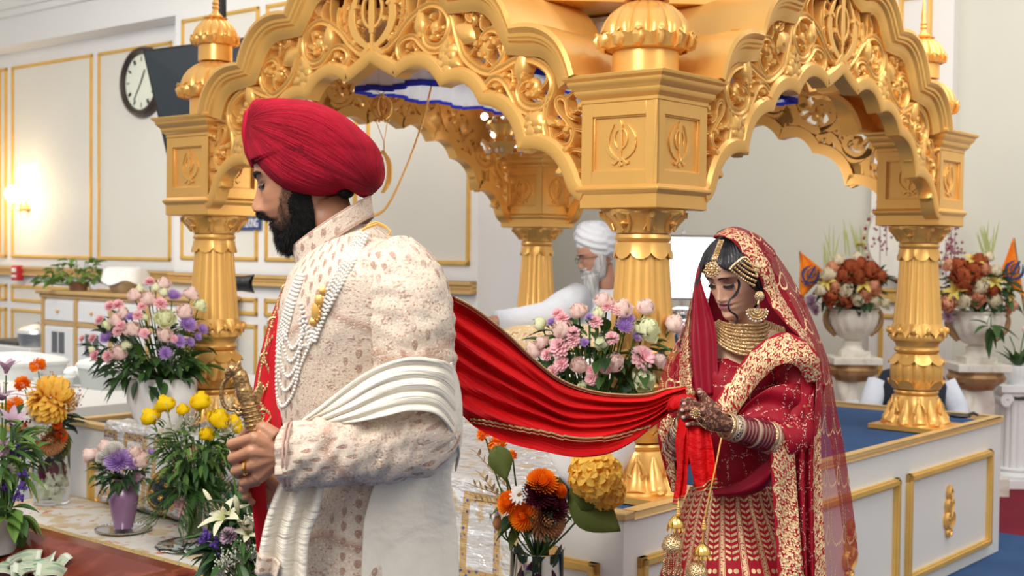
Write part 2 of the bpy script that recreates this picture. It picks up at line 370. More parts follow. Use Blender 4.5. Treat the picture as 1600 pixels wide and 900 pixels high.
# the stage for the musicians behind, with white tubs
g=G(); cx=W(6.35,4.6)
t_=thing('rear_stage','low white stage with gold edge behind the left golden column','stage',W(6.9,4.5,0),RZ)
g.box((0,0,.34),(1.7,2.0,.68)); g.build('body',mat('stage_cream',(.60,.59,.56),.6),t_,smooth=False)
g=G(); g.box((0,-1.0,.665),(1.76,.06,.03)); g.box((-.86,0,.665),(.04,2.06,.03)); g.build('gold_edge',trimgold,t_,smooth=False,bev=.006)
g=G()
for x in(-.42,.42):
    for (cx,cz,dx,dz) in((x,.56,.7,.025),(x,.12,.7,.025),(x-.34,.34,.025,.46),(x+.34,.34,.025,.46)): g.box((cx,-1.005,cz),(dx,.02,dz))
g.build('gold_frame',trimgold,t_,smooth=False)
tubm=mat('tub_white',(.62,.64,.63),.5); tubg=mat('tub_grey',(.42,.45,.44),.5)
def tub(px,py,D,w_,d_,h_,label,m,lid=True,z=None):
    p=P(px,py,D); t_=thing('storage_tub',label,'tub',p,RZ); g=G()
    rings=[]
    for k,(s_,z_) in enumerate(((.86,0),(.93,h_*.5),(1,h_),(.97,h_),(.9,h_*.5),(.84,.01))):
        rings.append([(w_/2*s_*math.copysign(abs(math.cos(a))**.4,math.cos(a)),d_/2*s_*math.copysign(abs(math.sin(a))**.4,math.sin(a)),z_) for a in np.linspace(0,2*PI,33)[:-1]])
    g.loft(rings); g.build('tub_body',m,t_)
    if lid:
        rings=[[(w_/2*s_*math.copysign(abs(math.cos(a))**.4,math.cos(a)),d_/2*s_*math.copysign(abs(math.sin(a))**.4,math.sin(a)),h_+z_) for a in np.linspace(0,2*PI,33)[:-1]] for s_,z_ in((1.03,-.01),(1.04,.01),(.95,.03),(.7,.045),(.05,.05))]
        g=G().loft(rings); g.build('lid',tubm,t_)
tub(30,612,8.3,.62,.42,.20,'big white lidded tub at the far left edge, behind the orange flowers',tubm)
tub(125,610,8.1,.5,.35,.11,'shallow grey tub of white napkins on the rear stage',tubg,False)
tub(172,608,7.7,.34,.3,.14,'grey tub with white lid behind the left pink bouquet',tubg,True)
tub(85,610,7.7,.20,.2,.08,'small white box between the tubs on the rear stage',tubm,False)
for k,(px,py,s_) in enumerate(((112,582,.05),(128,578,.055),(143,582,.05),(156,580,.045))):
    g=G(); g.ell((0,0,0),(s_,s_,s_*.7),16,8,fn=lambda p,t,ph:p*(1+.12*math.sin(5*t+p.z*60))); o=g.build('folded_napkin',mat('cloth_white',(.8,)*3)); o.location=P(px,py,8.1); tag(o,'crumpled white napkin in the grey tub behind the orange flowers','napkin','napkins in the grey tub')
# chafing dish at the far left
t_=thing('chafing_dish','silver domed serving dish on dark stand left of the sideboard','serving dish',W(11.05,6.2,.62),RZ)
G().box((0,0,-.31),(.95,.42,.62)).build('cart',wm,t_,smooth=False,bev=.01)
G().box((-.10,0,.02),(.5,.3,.04)).build('tray',mat('tray_dark',(.04,.04,.04),.4),t_,smooth=False,bev=.01)
G().lathe([(.15,0),(.165,.06),(.17,.12)],28,c=(.26,-.02,0)).build('pan',mat('steel_grey',(.3,.31,.31),.35,.6),t_)
G().lathe([(.19,.12),(.18,.15),(.13,.18),(.06,.2),(.02,.205),(.02,.225),(.005,.23)],28,c=(.26,-.02,0)).build('lid',mat('steel_light',(.7,.7,.7),.25,.6),t_)

# ================================================================== the platform
A0,A1,B0,B1=2.304,5.53,3.32,6.73
t_=thing('platform','large white platform with gold framed panels under the golden canopy','platform',W((A0+A1)/2,(B0+B1)/2,0),RZ)
Lx=(A1-A0)/2; Ly=(B1-B0)/2
g=G()
g.box((0,-Ly+.02,.34),(2*Lx,.04,.68)); g.box((0,Ly-.02,.34),(2*Lx,.04,.68)); g.box((Lx-.02,0,.34),(.04,2*Ly-.08,.68)); g.box((-Lx+.02,0,.34),(.04,2*Ly-.08,.68)); g.box((0,0,.3),(2*Lx-.1,2*Ly-.1,.6))
pm=mat('platform_white',(.80,.77,.71),.42,var=.05,vs=2); g.build('body',pm,t_,smooth=False)
g=G(); e_=.012; w_=.055
g.box((0,-Ly+w_/2-e_,.692),(2*Lx+2*e_,w_,.026)); g.box((0,Ly-w_/2+e_,.692),(2*Lx+2*e_,w_,.026)); g.box((Lx-w_/2+e_,0,.692),(w_,2*Ly-2*w_+2*e_,.026)); g.box((-Lx+w_/2-e_,0,.692),(w_,2*Ly-2*w_+2*e_,.026))
g.build('rim',mat('rim_gold',(.74,.49,.20),.4,.25,var=.15),t_,smooth=False,bev=.005)
G().box((0,0,.64),(2*Lx-.09,2*Ly-.09,.08)).build('carpet',blue,t_,smooth=False)
# framed panels: local +x face is the right hand face (towards F-R), local -y face looks left front
def pframe(n,org,ax,nr,s0,s1,z0,z1,w=.035):
    g=G()
    for ww,dd in((w,.016),(w*.55,.026)):
        o=(w-ww)/2
        def bx(sa,sb,za,zb):
            vs=[org+ax*s_+nr*d_+V3(0,0,z_) for s_ in(sa,sb) for d_ in(-.004,dd) for z_ in(za,zb)]
            g.add(vs,[(0,1,3,2),(4,6,7,5),(0,4,5,1),(2,3,7,6),(0,2,6,4),(1,5,7,3)])
        bx(s0+o,s0+o+ww,z0+o,z1-o); bx(s1-o-ww,s1-o,z0+o,z1-o); bx(s0+o,s1-o,z0+o,z0+o+ww); bx(s0+o,s1-o,z1-o-ww,z1-o)
    return g.build(n,trimgold,t_,smooth=False)
oR=V3(Lx,-Ly,0); aR=V3(0,1,0); nR=V3(1,0,0)      # along +b from the near corner
for s0,s1 in((.08,1.06),(1.14,2.10),(2.20,3.25)): pframe('panel_frame',oR,aR,nR,s0,s1,.06,.55)
oL=V3(Lx,-Ly,0); aL=V3(-1,0,0); nL=V3(0,-1,0)
for s0,s1 in((.09,.36),(.44,1.15),(1.23,2.0),(2.08,2.75),(2.84,3.02)): pframe('panel_frame',oL,aL,nL,s0,s1,.14,.53)
def scrollorn(org,ax,nr,s,z,h,nm='panel_ornament'):
    g=G()
    def pt(x,y,d=.01): return org+ax*(s+x*h)+nr*d+V3(0,0,z+y*h)
    for sg in(-1,1):
        g.tube([pt(*q) for q in cat([(0,.46),(sg*.07,.36),(sg*.03,.27),(0,.2)],4)],.011*h/.22,6)
        g.tube([pt(*q) for q in cat([(0,-.3),(sg*.13,-.22),(sg*.16,-.08),(sg*.07,-.02),(sg*.05,-.1),(sg*.09,-.13)],4)],.012*h/.22,6)
        g.tube([pt(*q) for q in cat([(0,-.1),(sg*.10,.06),(sg*.12,.18),(sg*.04,.2),(sg*.03,.12)],4)],.012*h/.22,6)
        g.tube([pt(*q) for q in cat([(0,-.32),(sg*.07,-.36),(sg*.04,-.44)],4)],.010*h/.22,6)
    g.tube([pt(0,y) for y in(-.48,-.2,.1,.3,.5)],[.004,.012,.013,.012,.003],6)
    return g.build(nm,gold,t_)
scrollorn(oR,aR,nR,2.70,.31,.26); scrollorn(oR,aR,nR,1.62,.31,.26); scrollorn(oR,aR,nR,.57,.31,.26)
def shell(org,ax,nr,s,z,r,nm='panel_ornament'):
    g=G()
    for k in range(7):
        a=PI*(k+.5)/7-PI; a=math.radians(-15+k*35)
        p0=org+ax*s+nr*.012+V3(0,0,z-r*.4); p1=org+ax*(s+math.cos(a)*r)+nr*.014+V3(0,0,z-r*.4+max(math.sin(a),-.1)*r)
        g.tube([p0,p0.lerp(p1,.6),p1],[r*.06,r*.16,r*.10],8)
    g.tube([org+ax*s+nr*.012+V3(0,0,z-r*.3),org+ax*s+nr*.012+V3(0,0,z-r*1.2)],[r*.2,r*.05],8)
    return g.build(nm,gold,t_)
shell(oL,aL,nL,.225,.33,.07); shell(oL,aL,nL,2.93,.34,.055); shell(oL,aL,nL,2.40,.33,.07)
PLAT=t_
# black device on the rim
t_=thing('microphone_clip','small black microphone clip lying on the platform beside the right golden column','microphone',W(2.42,6.45,.707),RZ+.4)
g=G(); g.ell((0,0,.012),(.06,.03,.012),14,8); g.tube([(.03,0,.014),(.07,.01,.03),(.09,.0,.02)],.008,6); g.build('clip',mat('black_plastic',(.02,)*3,.4),t_)
# step in front of the platform
t_=thing('offering_step','low step in front of the platform covered with white brocade cloth','step',W(4.05,3.07,0),RZ)
G().box((0,0,.17),(2.85,.46,.34)).build('step_body',white,t_,smooth=False)
t=Mt('brocade_white',(.78,.74,.66),.45); x,y,z=t.coord()
cx_=(x*7).fr()-.5; cy_=(y*9+((x*7).fl()*.5).fr()).fr()-.5
n=t.noise(14,detail=3); blot=(t.noise(9,detail=4).ss(.52,.6)); t.mix(blot*.75,(.62,.45,.22)); t.mix(t.noise(21,detail=3).ss(.60,.66)*.9,(.66,.22,.06)); 
edge=((y+.235).ab().lt(.024)).mx((y-.225).ab().lt(.02)); t.mix(edge,(.60,.42,.14)); t.mix(edge*t.voro(70).lt(.25),(.1,.1,.25)); t.bump(t.noise(30,detail=2),.5,.01); brocade=t.m
g=G(); 
ys=[-.25,-.248,-.235,-.1,.05,.22]; zs=[.18,.33,.352,.354,.354,.354]; rings=[]
for i in range(60):
    xx=-1.43+2.86*i/59; rings.append([(xx,ys[j]-(.006*math.sin(xx*40) if j<2 else 0),zs[j]+(.0015*math.sin(xx*31+j*2) if j>2 else 0)) for j in range(6)])
g.loft(rings,False,False); g.build('brocade_cover',brocade,t_,solid=.004)

# marble offering box with sloped tray
t=Mt('marble_red',(.15,.024,.013),.2); n=t.noise(5,detail=5,dist=1.2); t.mix(n.ss(.45,.62)*.8,(.27,.06,.035)); t.b.inputs['Specular IOR Level'].default_value=.22; marble=t.m
t_=thing('offering_box','polished red wooden offering box with sunken tray in the lower left corner','box',W(3.93,2.10,0),RZ)
hz=.515; g=G()
o_=[(-1.0,.34),(.62,.34),(.62,-.6),(-1.0,-.6)]; i_=[(-.93,.28),(.55,.28),(.55,-.54),(-.93,-.54)]; d_=[(-.6,.05),(.3,.05),(.3,-.4),(-.6,-.4)]
vs=[(x,y,0) for x,y in o_]+[(x,y,hz) for x,y in o_]+[(x,y,hz) for x,y in i_]+[(x,y,hz-.10) for x,y in d_]
fs=[]
for k in range(4):
    j=(k+1)%4; fs+=[(k,j,4+j,4+k),(4+k,4+j,8+j,8+k),(8+k,8+j,12+j,12+k)]
fs+=[(12,13,14,15),(3,2,1,0)]; g.add(vs,fs); g.build('box_body',marble,t_,smooth=False,bev=.006)
BOX=(t_,hz)
# bank notes
def onslope(px,py):
    D=5.2
    while D>3:
        p=P(px,py,D); yb=p.dot(VV)-2.10; zs=lerp([.05,.28],[.415,.515],yb)
        if p.z>=zs+.022: return p
        D-=.01
    return p
t=Mt('banknote',(.42,.47,.33),.7); x,y,z=t.coord('UV'); t.mix((((x-.5).ab().gt(.44)).mx((y-.5).ab().gt(.38)))*.7,(.70,.74,.62)); t.mix(hyp((x-.5)*2.2,y-.5).lt(.3),(.28,.36,.26)); t.mix(hyp((x-.82)*2.2,y-.5).lt(.15)*.9,(.06,.28,.12)); t.mix(t.noise(40).ss(.5,.7)*.4,(.25,.34,.22)); note=t.m
lab=['crumpled banknote lying flat, leftmost of the money in the red tray','banknote standing curled on top of the money pile','banknote folded in half at the right end of the money pile','green banknote lying under the curled one','banknote leaning on the pile front','rolled banknote pointing to the right in the red tray','banknote hanging over the left of the pile','crumpled banknote at the pile centre','flat banknote at the bottom of the pile','banknote with bent corner near the tray slope']
for k,(px,py) in enumerate(((10,888),(36,872),(82,884),(52,886),(42,893),(88,892),(22,878),(58,878),(66,895),(30,896))):
    g=G(); r_=random.Random(k); rings=[]; f1=r_.uniform(1.5,3.5); f2=r_.uniform(0,6)
    for i in range(9):
        rings.append([((i/8-.5)*.156,(j/4-.5)*.066,.012*math.sin(f1*i/3+f2)+.006*math.sin(j+f2)) for j in range(5)])
    g.loft(rings,False,False); o=g.build('banknote',note,solid=.0006); o.location=onslope(px,py); o.rotation_euler=(r_.uniform(.1,.7),r_.uniform(-.4,.4),r_.uniform(-1.2,1.2)); o.scale=(.8,.8,.8); tag(o,lab[k],'banknote','money in the offering box')
# ================================================================== the golden canopy
PK=thing('golden_canopy','tall golden pavilion with carved cusped arches on four columns over the blue platform','pavilion',W(3.704,4.90,0),RZ)
# local frame: x from left to near corner, y away, columns at (+-1.2,+-1.2); near corner (1.2,-1.2)
rim_dark=gold
def flute(n,d): return lambda r,z,t: r*(1-d*(1-abs(math.sin(n*t/2)))**1.5)
def leafcollar(g,r0,r1,z0,z1,amp,n,flip=1,lift=.006):   # thin ring whose one edge is cut into scallops
    seg=n*10; rings=[]
    for (r,z,w_) in((r0,z0,0),(r0+lift,z0,0),((r0+r1)/2+lift,(z0+z1)/2,.3),(r1+lift*1.8,z1,1),(r1+lift*.2,z1,1)):
        rings.append([(r*math.cos(t),r*math.sin(t),z+flip*w_*amp*(abs(math.sin(n*t/2))**.7-.5)*-1) for t in np.linspace(0,2*PI,seg+1)[:-1]])
    return g.loft(rings,True,False)
def make_column():
    c=bpy.data.objects.new('column',None); COL.objects.link(c)
    g=G(); g.lathe([(.0,1.115),(.128,1.118),(.131,1.135),(.126,1.15),(.118,1.19),(.106,1.32),(.096,1.44),(.090,1.535)],112,flute(14,.055)); 
    leafcollar(g,.090,.093,1.56,1.515,.022,9,1,.006); leafcollar(g,.112,.132,1.20,1.145,.03,12,-1,.004)
    for k in range(12):
        a=2*PI*(k+.5)/12; g.ell((.138*math.cos(a),.138*math.sin(a),1.165),(.013,.013,.018),8,6)
    g.lathe([(.02,1.535),(.088,1.535),(.088,1.562),(.094,1.566),(.098,1.576),(.094,1.588),(.086,1.592),(.02,1.592)],40); g.build('shaft',gold,c)
    g=G(); g.lathe([(.05,1.12),(.12,1.118),(.104,1.10),(.100,1.085),(.106,1.078),(.109,1.07),(.104,1.06),(.098,1.055)],40)
    g.lathe([(.09,1.056),(.108,1.048),(.121,1.02),(.127,.97),(.124,.92),(.112,.885),(.095,.875)],112,flute(14,.09)); leafcollar(g,.10,.125,1.05,1.01,.02,10,1,.006); leafcollar(g,.108,.126,.88,.915,.02,10,-1,.006)
    g.lathe([(.09,.876),(.104,.872),(.107,.864),(.102,.856),(.098,.852)],40)
    def bell(r,z,t): return r*(1+.06*math.cos(6*t)*max(0,(.86-z)/.16))
    g.lathe([(.09,.853),(.104,.848),(.114,.82),(.118,.79),(.122,.76),(.132,.735),(.15,.715),(.158,.70),(.10,.698)],96,bell)
    for k in range(6):
        a=2*PI*k/6; ca,sa=math.cos(a),math.sin(a)
        for s_ in(-1,1): g.tube([(ca*r-sa*s_*q,sa*r+ca*s_*q,z) for r,q,z in((.125,.006,.82),(.129,.02,.80),(.13,.028,.775),(.131,.016,.76),(.128,.01,.775))],[.004,.007,.008,.007,.006],6)
        g.tube([(ca*r,sa*r,z) for r,z in((.116,.84),(.116,.79),(.122,.745),(.142,.712))],[.006,.022,.030,.036],12,flat=.75)
        b=a+PI/6; cb,sb=math.cos(b),math.sin(b); g.tube([(cb*r,sb*r,z) for r,z in((.106,.83),(.112,.78),(.124,.735),(.148,.716),(.162,.722))],[.008,.026,.034,.034,.012],12,flat=.75)
    g.box((0,0,.696),(.34,.34,.022)); g.build('base',gold,c)
    g=G(); g.lathe([(.05,1.592),(.095,1.592),(.100,1.61),(.112,1.63),(.130,1.648),(.142,1.662),(.142,1.672),(.05,1.672)],64,lambda r,z,t:r*(1+.05*math.cos(8*t)*(z-1.59)/.08)*(1+.05*abs(math.cos(2*t))**4))
    for k in range(8):
        a=2*PI*k/8; ca,sa=math.cos(a),math.sin(a)
        def q(r,s_,z): return (ca*r-sa*s_,sa*r+ca*s_,z)
        if k%2==0:
            g.tube([q(.108+.018*math.cos(u_)*(1-u_/14)+.006,.018*math.sin(u_)*(1-u_/14),1.625+.0*u_) for u_ in np.linspace(0,11,26)],.004,5)
            g.ell(q(.118,0,1.625),(.011,.011,.011),8,6)
            for s_ in(-1,1): g.tube([q(.106,s_*.012,1.6),q(.115,s_*.024,1.63),q(.138,s_*.03,1.655),q(.15,s_*.012,1.66)],[.005,.007,.007,.004],6)
        else:
            g.tube([q(.104,0,1.6),q(.116,0,1.63),q(.135,0,1.652),q(.152,0,1.655),q(.15,0,1.645)],[.006,.014,.016,.012,.006],8)
            for s_ in(-1,1): g.tube([q(.106,s_*.02,1.603),q(.116,0,1.645)],.0025,5)
    g.build('capital',gold,c); return c
def squarelathe(g,prof,mi=0):       # square mouldings
    rings=[[(sx_*r,sy_*r,z) for sx_,sy_ in((-1,-1),(1,-1),(1,1),(-1,1))] for r,z in prof]
    return g.loft(rings,True,True,mi)
def khanda(g,M,h,d=.006,th=1.0):    # the double-edged sword, ring and two curved swords; h is the full height, in the x,z plane facing -y
    def pr(poly,y0=-d,y1=.002): g.prism([(x*h*1.22,z*h) for x,z in poly],y0,y1,0,M)
    pr([(0,.5),(.045,.40),(.035,.25),(.045,.0),(.03,-.18),(-.03,-.18),(-.045,.0),(-.035,.25),(-.045,.40)],-d*1.2)
    pr([(.02,-.16),(.02,-.4),(.045,-.42),(.05,-.47),(0,-.5),(-.05,-.47),(-.045,-.42),(-.02,-.4),(-.02,-.16)],-d*1.1)
    ring=[(.155*math.cos(a),.10+.23*math.sin(a)) for a in np.linspace(0,2*PI,33)]
    for i in range(32):
        x0,z0=ring[i]; x1,z1=ring[i+1]; f_=.76
        pr([(x0,z0),(x1,z1),(x1*f_,.10+(z1-.10)*.84),(x0*f_,.10+(z0-.10)*.84)],-d*.9)
    for s_ in(-1,1):
        o=[(.13,.42),(.24,.30),(.33,.12),(.33,-.06),(.26,-.22),(.12,-.34),(.0,-.40)]; i_=[(.0,-.33),(.10,-.26),(.19,-.15),(.235,-.02),(.235,.12),(.19,.27)]
        o=cat(o,3); i_=cat(i_,3); m=min(len(o),len(i_)); oo=[o[int(k*(len(o)-1)/11)] for k in range(12)]; ii=[i_[::-1][int(k*(len(i_)-1)/11)] for k in range(12)]; ii[0]=oo[0]
        for k in range(11): pr([(s_*oo[k][0],oo[k][1]),(s_*oo[k+1][0],oo[k+1][1]),(s_*ii[k+1][0],ii[k+1][1]),(s_*ii[k][0],ii[k][1])][::s_])
        pr([(s_*.03,-.28),(s_*.14,-.40),(s_*.19,-.38),(s_*.18,-.44),(s_*.12,-.46),(s_*.02,-.36)][::s_],-d*1.2)
    return g
def make_block():
    b_=bpy.data.objects.new('corner_block',None); COL.objects.link(b_)
    g=G(); r=.155
    squarelathe(g,[(.145,1.672),(.158,1.676),(.158,1.722),(.164,1.728),(.170,1.736),(.170,1.744),(.160,1.750),(.155,1.756)])
    squarelathe(g,[(.140,1.75),(.140,2.03)])
    for k in range(4):
        M=Matrix.Rotation(k*PI/2,4,'Z')
        for (cx,cz,dx,dz) in((-.1325,1.893,.045,.276),(.1325,1.893,.045,.276),(0,1.778,.22,.046),(0,2.008,.22,.046)): g.box((cx,-.1475,cz),(dx if abs(cx)<.1 else dx,.015,dz),M)
        for (cx,cz,dx,dz) in((-.107,1.893,.006,.19),(.107,1.893,.006,.19),(0,1.803,.22,.006),(0,1.983,.22,.006)): g.box((cx,-.143,cz),(dx,.01,dz),M)
    squarelathe(g,[(.150,2.03),(.158,2.032),(.158,2.045),(.172,2.056),(.176,2.066),(.176,2.074),(.190,2.088),(.194,2.096),(.194,2.104),(.206,2.112),(.208,2.124),(.150,2.128)])
    g.build('block_body',gold,b_,ang=30,bev=.0015)
    for k in range(4):
        e_=G(); khanda(e_,Matrix.Rotation(k*PI/2,4,'Z')@Matrix.Translation((0,-.140,1.893)),.158,.006); e_.build('khanda_emblem',gold,b_,smooth=False,bev=.0015)
    return b_
def onion(g,z0,h,r,n=14):
    prof=[]
    for f,k in((0,.66),(.02,.80),(.06,.90),(.13,.97),(.25,1.0),(.4,.99),(.55,.92),(.7,.79),(.83,.60),(.93,.38),(1,.16)): prof.append((r*k,z0+f*h))
    g.lathe([(q[0],q[1]) for q in prof],n*8,lambda rr,z,t: rr*(1-.10*(1-abs(math.sin(n*t/2)))**2.2*(1 if z>z0+.16*h else .3)))
    # leafy lip
    for k in range(n):
        a=2*PI*(k+.5)/n; ca,sa=math.cos(a),math.sin(a)
        g.tube([(ca*rr,sa*rr,z0+zz*h) for rr,zz in((r*.88,.03),(r*1.0,.10),(r*1.03,.2),(r*1.0,.30),(r*1.09,.33),(r*1.12,.28))],[r*.05,r*.13,r*.15,r*.13,r*.07,r*.02],8,flat=.5)
    leafcollar(g,r*.9,r*1.0,z0+.02*h,z0+.26*h,.05*h,n,-1,.004)
def make_dome():
    d=bpy.data.objects.new('corner_dome',None); COL.objects.link(d)
    g=G(); g.lathe([(.05,2.12),(.115,2.12),(.115,2.22),(.05,2.22)],40); onion(g,2.215,.185,.158); g.build('lower_dome',gold,d)
    g=G(); g.lathe([(.03,2.39),(.078,2.39),(.078,2.465),(.04,2.47)],40); onion(g,2.462,.135,.103); g.build('upper_dome',gold,d)
    g=G(); g.lathe([(.03,2.59),(.034,2.60),(.018,2.615),(.012,2.63),(.018,2.64),(.012,2.65),(.017,2.66),(.010,2.672),(.013,2.69),(.009,2.73),(.002,2.79)],24); leafcollar(g,.05,.03,2.59,2.585,.01,8); g.build('finial',gold,d)
    return d
c0=make_column(); c0.parent=PK; b0=make_block(); b0.parent=PK; d0=make_dome(); d0.parent=PK
for i,(sx_,sy_) in enumerate(((1,-1),(-1,-1),(1,1),(-1,1))):
    M=Matrix.Translation((1.2*sx_,1.2*sy_,0))
    if i==0: c0.matrix_local=M; b0.matrix_local=M; d0.matrix_local=M
    else: copy_obj(c0,PK,M); copy_obj(b0,PK,M); copy_obj(d0,PK,M)
# arch curves in (t,z)
def lobes(pts,bulge,k=10):      # arcs between cusp points, bulging to the left of travel
    out=[]
    for (x0,z0),(x1,z1),b_ in zip(pts[:-1],pts[1:],bulge):
        dx,dz=x1-x0,z1-z0; L_=math.hypot(dx,dz)
        for j in range(k):
            s_=j/k; h_=b_*L_*4*s_*(1-s_); out.append((x0+dx*s_-dz/L_*h_,z0+dz*s_+dx/L_*h_))
    out.append(pts[-1]); return out
innerL=lobes([(-1.045,1.700),(-.975,1.775),(-.76,1.885),(-.575,2.062),(-.375,2.143),(-.14,2.196),(0,2.265)],[-.12,.20,.20,.22,.24,-.02])
inner=innerL+[(-x,z) for x,z in innerL[::-1][1:]]
outerL=lobes([(-1.04,2.124),(-.765,2.315),(-.455,2.50),(-.16,2.64),(0,2.76)],[.21,.21,.21,-.03])
outer=outerL+[(-x,z) for x,z in outerL[::-1][1:]]
def offset(c,d):
    out=[]
    for i in range(len(c)):
        a=c[max(i-1,0)]; b_=c[min(i+1,len(c)-1)]; tx,tz=b_[0]-a[0],b_[1]-a[1]; L_=math.hypot(tx,tz) or 1
        out.append((c[i][0]-tz/L_*d,c[i][1]+tx/L_*d))
    return out
def sweepband(g,c,prof):        # prof: list of (offset along normal, y)
    rings=[]
    offs=[offset(c,o) for o,_ in prof]
    for i in range(len(c)): rings.append([(offs[k][i][0],prof[k][1],offs[k][i][1]) for k in range(len(prof))])
    return g.loft(rings,True,True)
YF=-1.352
def ribbon(g,pts,w_,y0=YF,dep=.055,k=5):
    P_=cat(pts,k); n=len(P_); W_=w_ if isinstance(w_,(list,tuple)) else None; rings=[]
    for i in range(n):
        a=P_[max(i-1,0)]; b_=P_[min(i+1,n-1)]; t=b_-a; L_=np.hypot(*t[:2]) or 1; nx,nz=-t[1]/L_,t[0]/L_
        f=i/(n-1); hw=(np.interp(f,np.linspace(0,1,len(W_)),W_) if W_ else w_*(1-.35*max(0,f-.7)/.3)*(1-.3*max(0,.12-f)/.12))/2; x,z=P_[i][0],P_[i][1]
        rings.append([(x+nx*hw*o,y0+y_,z+nz*hw*o) for o,y_ in((-1,dep),(-1,.010),(-.62,0),(-.25,.001),(0,.007),(.25,.001),(.62,0),(1,.010),(1,dep))])
    return g.loft(rings,True,True)
def unpl(px,py):                # a point of the drawing on the front left screen plane
    q=P(px,py,1)-CC; pt=CC+q*((3.704-0+0)/1) if False else None
    n=VV; c=3.70-.155; s_=(c-CC.dot(n))/(q.dot(n)); p=CC+q*s_; return (-(p.dot(UU))+3.704, p.z)
vines=[ # (points in the drawing, width)
 ([(584,80),(600,76),(618,57),(632,36),(650,18),(669,7),(686,10),(697,22),(700,39),(694,60),(681,72),(666,69),(660,56),(664,44)],.030),
 ([(692,5),(703,20),(713,62),(722,88),(740,105),(760,113),(781,106),(800,95),(815,91),(834,95),(852,107),(861,128),(857,150),(844,164),(826,167),(812,158),(807,142),(814,128),(824,124)],.032),
 ([(762,112),(778,97),(786,80),(785,60),(774,48),(761,47),(751,57),(749,70)],.026),
 ([(764,160),(755,148),(757,132),(770,121),(785,127),(797,148),(806,165),(824,176),(842,170),(854,150)],.028),
 ([(855,150),(850,175),(849,198),(854,219),(868,236),(884,249),(892,262),(886,274)],.028),
 ([(858,198),(863,220),(876,228),(888,224),(893,208),(885,190),(872,174),(867,160),(873,152),(882,158),(886,178),(896,186)],.020),
 ([(644,100),(634,99),(622,88),(620,72),(630,60),(645,58),(656,70),(668,80),(684,80),(694,72)],.026),
 ([(622,40),(634,24),(636,8),(634,-6)],.020),([(617,58),(632,30),(624,22)],.010),
 ([(736,33),(728,27),(730,18),(738,22)],.020),
]
screen=[]
sg_=G()
for pts,w_ in vines:
    q=[unpl(*p) for p in pts]
    for s_ in(-1,1): ribbon(sg_,[(s_*x,z) for x,z in q],w_*1.22)
def leaf(g,x,z,ang,l,w_,s_=1):
    pts=[]
    for f,h_ in((0,.12),(.15,.6),(.35,1),(.6,.85),(.82,.45),(1,0)): pts.append((f*l,h_*w_/2))
    pts=pts+[(a,-b_) for a,b_ in pts[::-1][1:]]
    ca,sa=math.cos(ang),math.sin(ang); poly=[(s_*(x+a*ca-b_*sa),z+a*sa+b_*ca) for a,b_ in pts]
    cx=s_*(x+ca*l*.45); cz=z+sa*l*.45
    n=len(poly); g.add([(p[0],YF+.045,p[1]) for p in poly]+[(p[0],YF+.006,p[1]) for p in poly]+[(cx+(p[0]-cx)*.55,YF-.007,cz+(p[1]-cz)*.55) for p in poly],[tuple(range(n))]+[(i,(i+1)%n,n+(i+1)%n,n+i) for i in range(n)]+[(n+i,n+(i+1)%n,2*n+(i+1)%n,2*n+i) for i in range(n)]+[tuple(range(2*n,3*n))])
def at(px,py): return unpl(px,py)
for (px,py,r) in((674,42,.036),(754,75,.045),(828,135,.040),(771,152,.040),(887,268,.034),(881,202,.030),(636,92,.028),(733,30,.03)):
    x,z=at(px,py)
    for s_ in(-1,1): sg_.ell((s_*x,YF+.024,z),(r*.78,.020,r*.88),20,10)
for (px,py,an,l,w_) in((655,60,95,.12,.07),(740,62,150,.13,.08),(808,128,80,.13,.07),(797,83,45,.14,.07),(884,262,200,.06,.04),(700,82,90,.07,.045),(822,196,70,.06,.05),(866,196,150,.05,.035),(874,238,20,.06,.03)):
    x,z=at(px,py)
    for s_ in(-1,1): leaf(sg_,x,z,math.radians(an),l,w_,s_)
# three-lobed flowers
for (px,py,rt) in((697,94,0),(829,205,-25)):
    x,z=at(px,py)
    for s_ in(-1,1):
        for an,l,w_ in((90,.085,.10),(-90,.085,.07),(200,.085,.06),(-20,.085,.06),(40,.06,.07),(140,.06,.07)): leaf(sg_,x,z,math.radians(an+rt),l,w_,s_)
        sg_.ell((s_*x,YF+.012,z),(.04,.022,.045),12,8)
# little hooks joining the vines to the frames
io=offset(inner,.055); oo=offset(outer,-.085)
def near(c,x,z): return min(c,key=lambda p:(p[0]-x)**2+(p[1]-z)**2)
for (px,py) in((669,5),(686,10),(700,30),(716,20),(760,45),(776,50),(786,62),(812,92),(828,94),(842,100),(856,112),(862,130),(800,60),(720,40),(745,33),(648,18),(740,20),(730,-5),(710,-10)):
    x,z=at(px,py); q=near([p for p in oo if p[0]>0],x,z); d=math.hypot(q[0]-x,q[1]-z)
    for s_ in(-1,1): ribbon(sg_,[(s_*x,z),(s_*(x*.5+q[0]*.5+.012),z*.5+q[1]*.5),(s_*(q[0]-.0),q[1]+.01)],.013,YF+.008,.04,4)
for (px,py) in((600,78),(622,90),(640,100),(681,74),(722,90),(740,106),(757,135),(760,150),(797,150),(809,168),(824,177),(850,200),(856,220),(868,236),(884,250),(667,70),(845,172)):
    x,z=at(px,py); q=near([p for p in io if p[0]>0],x,z)
    for s_ in(-1,1): ribbon(sg_,[(s_*x,z),(s_*(x*.5+q[0]*.5-.01),z*.5+q[1]*.5+.005),(s_*(q[0]),q[1]-.01)],.014,YF+.008,.04,4)
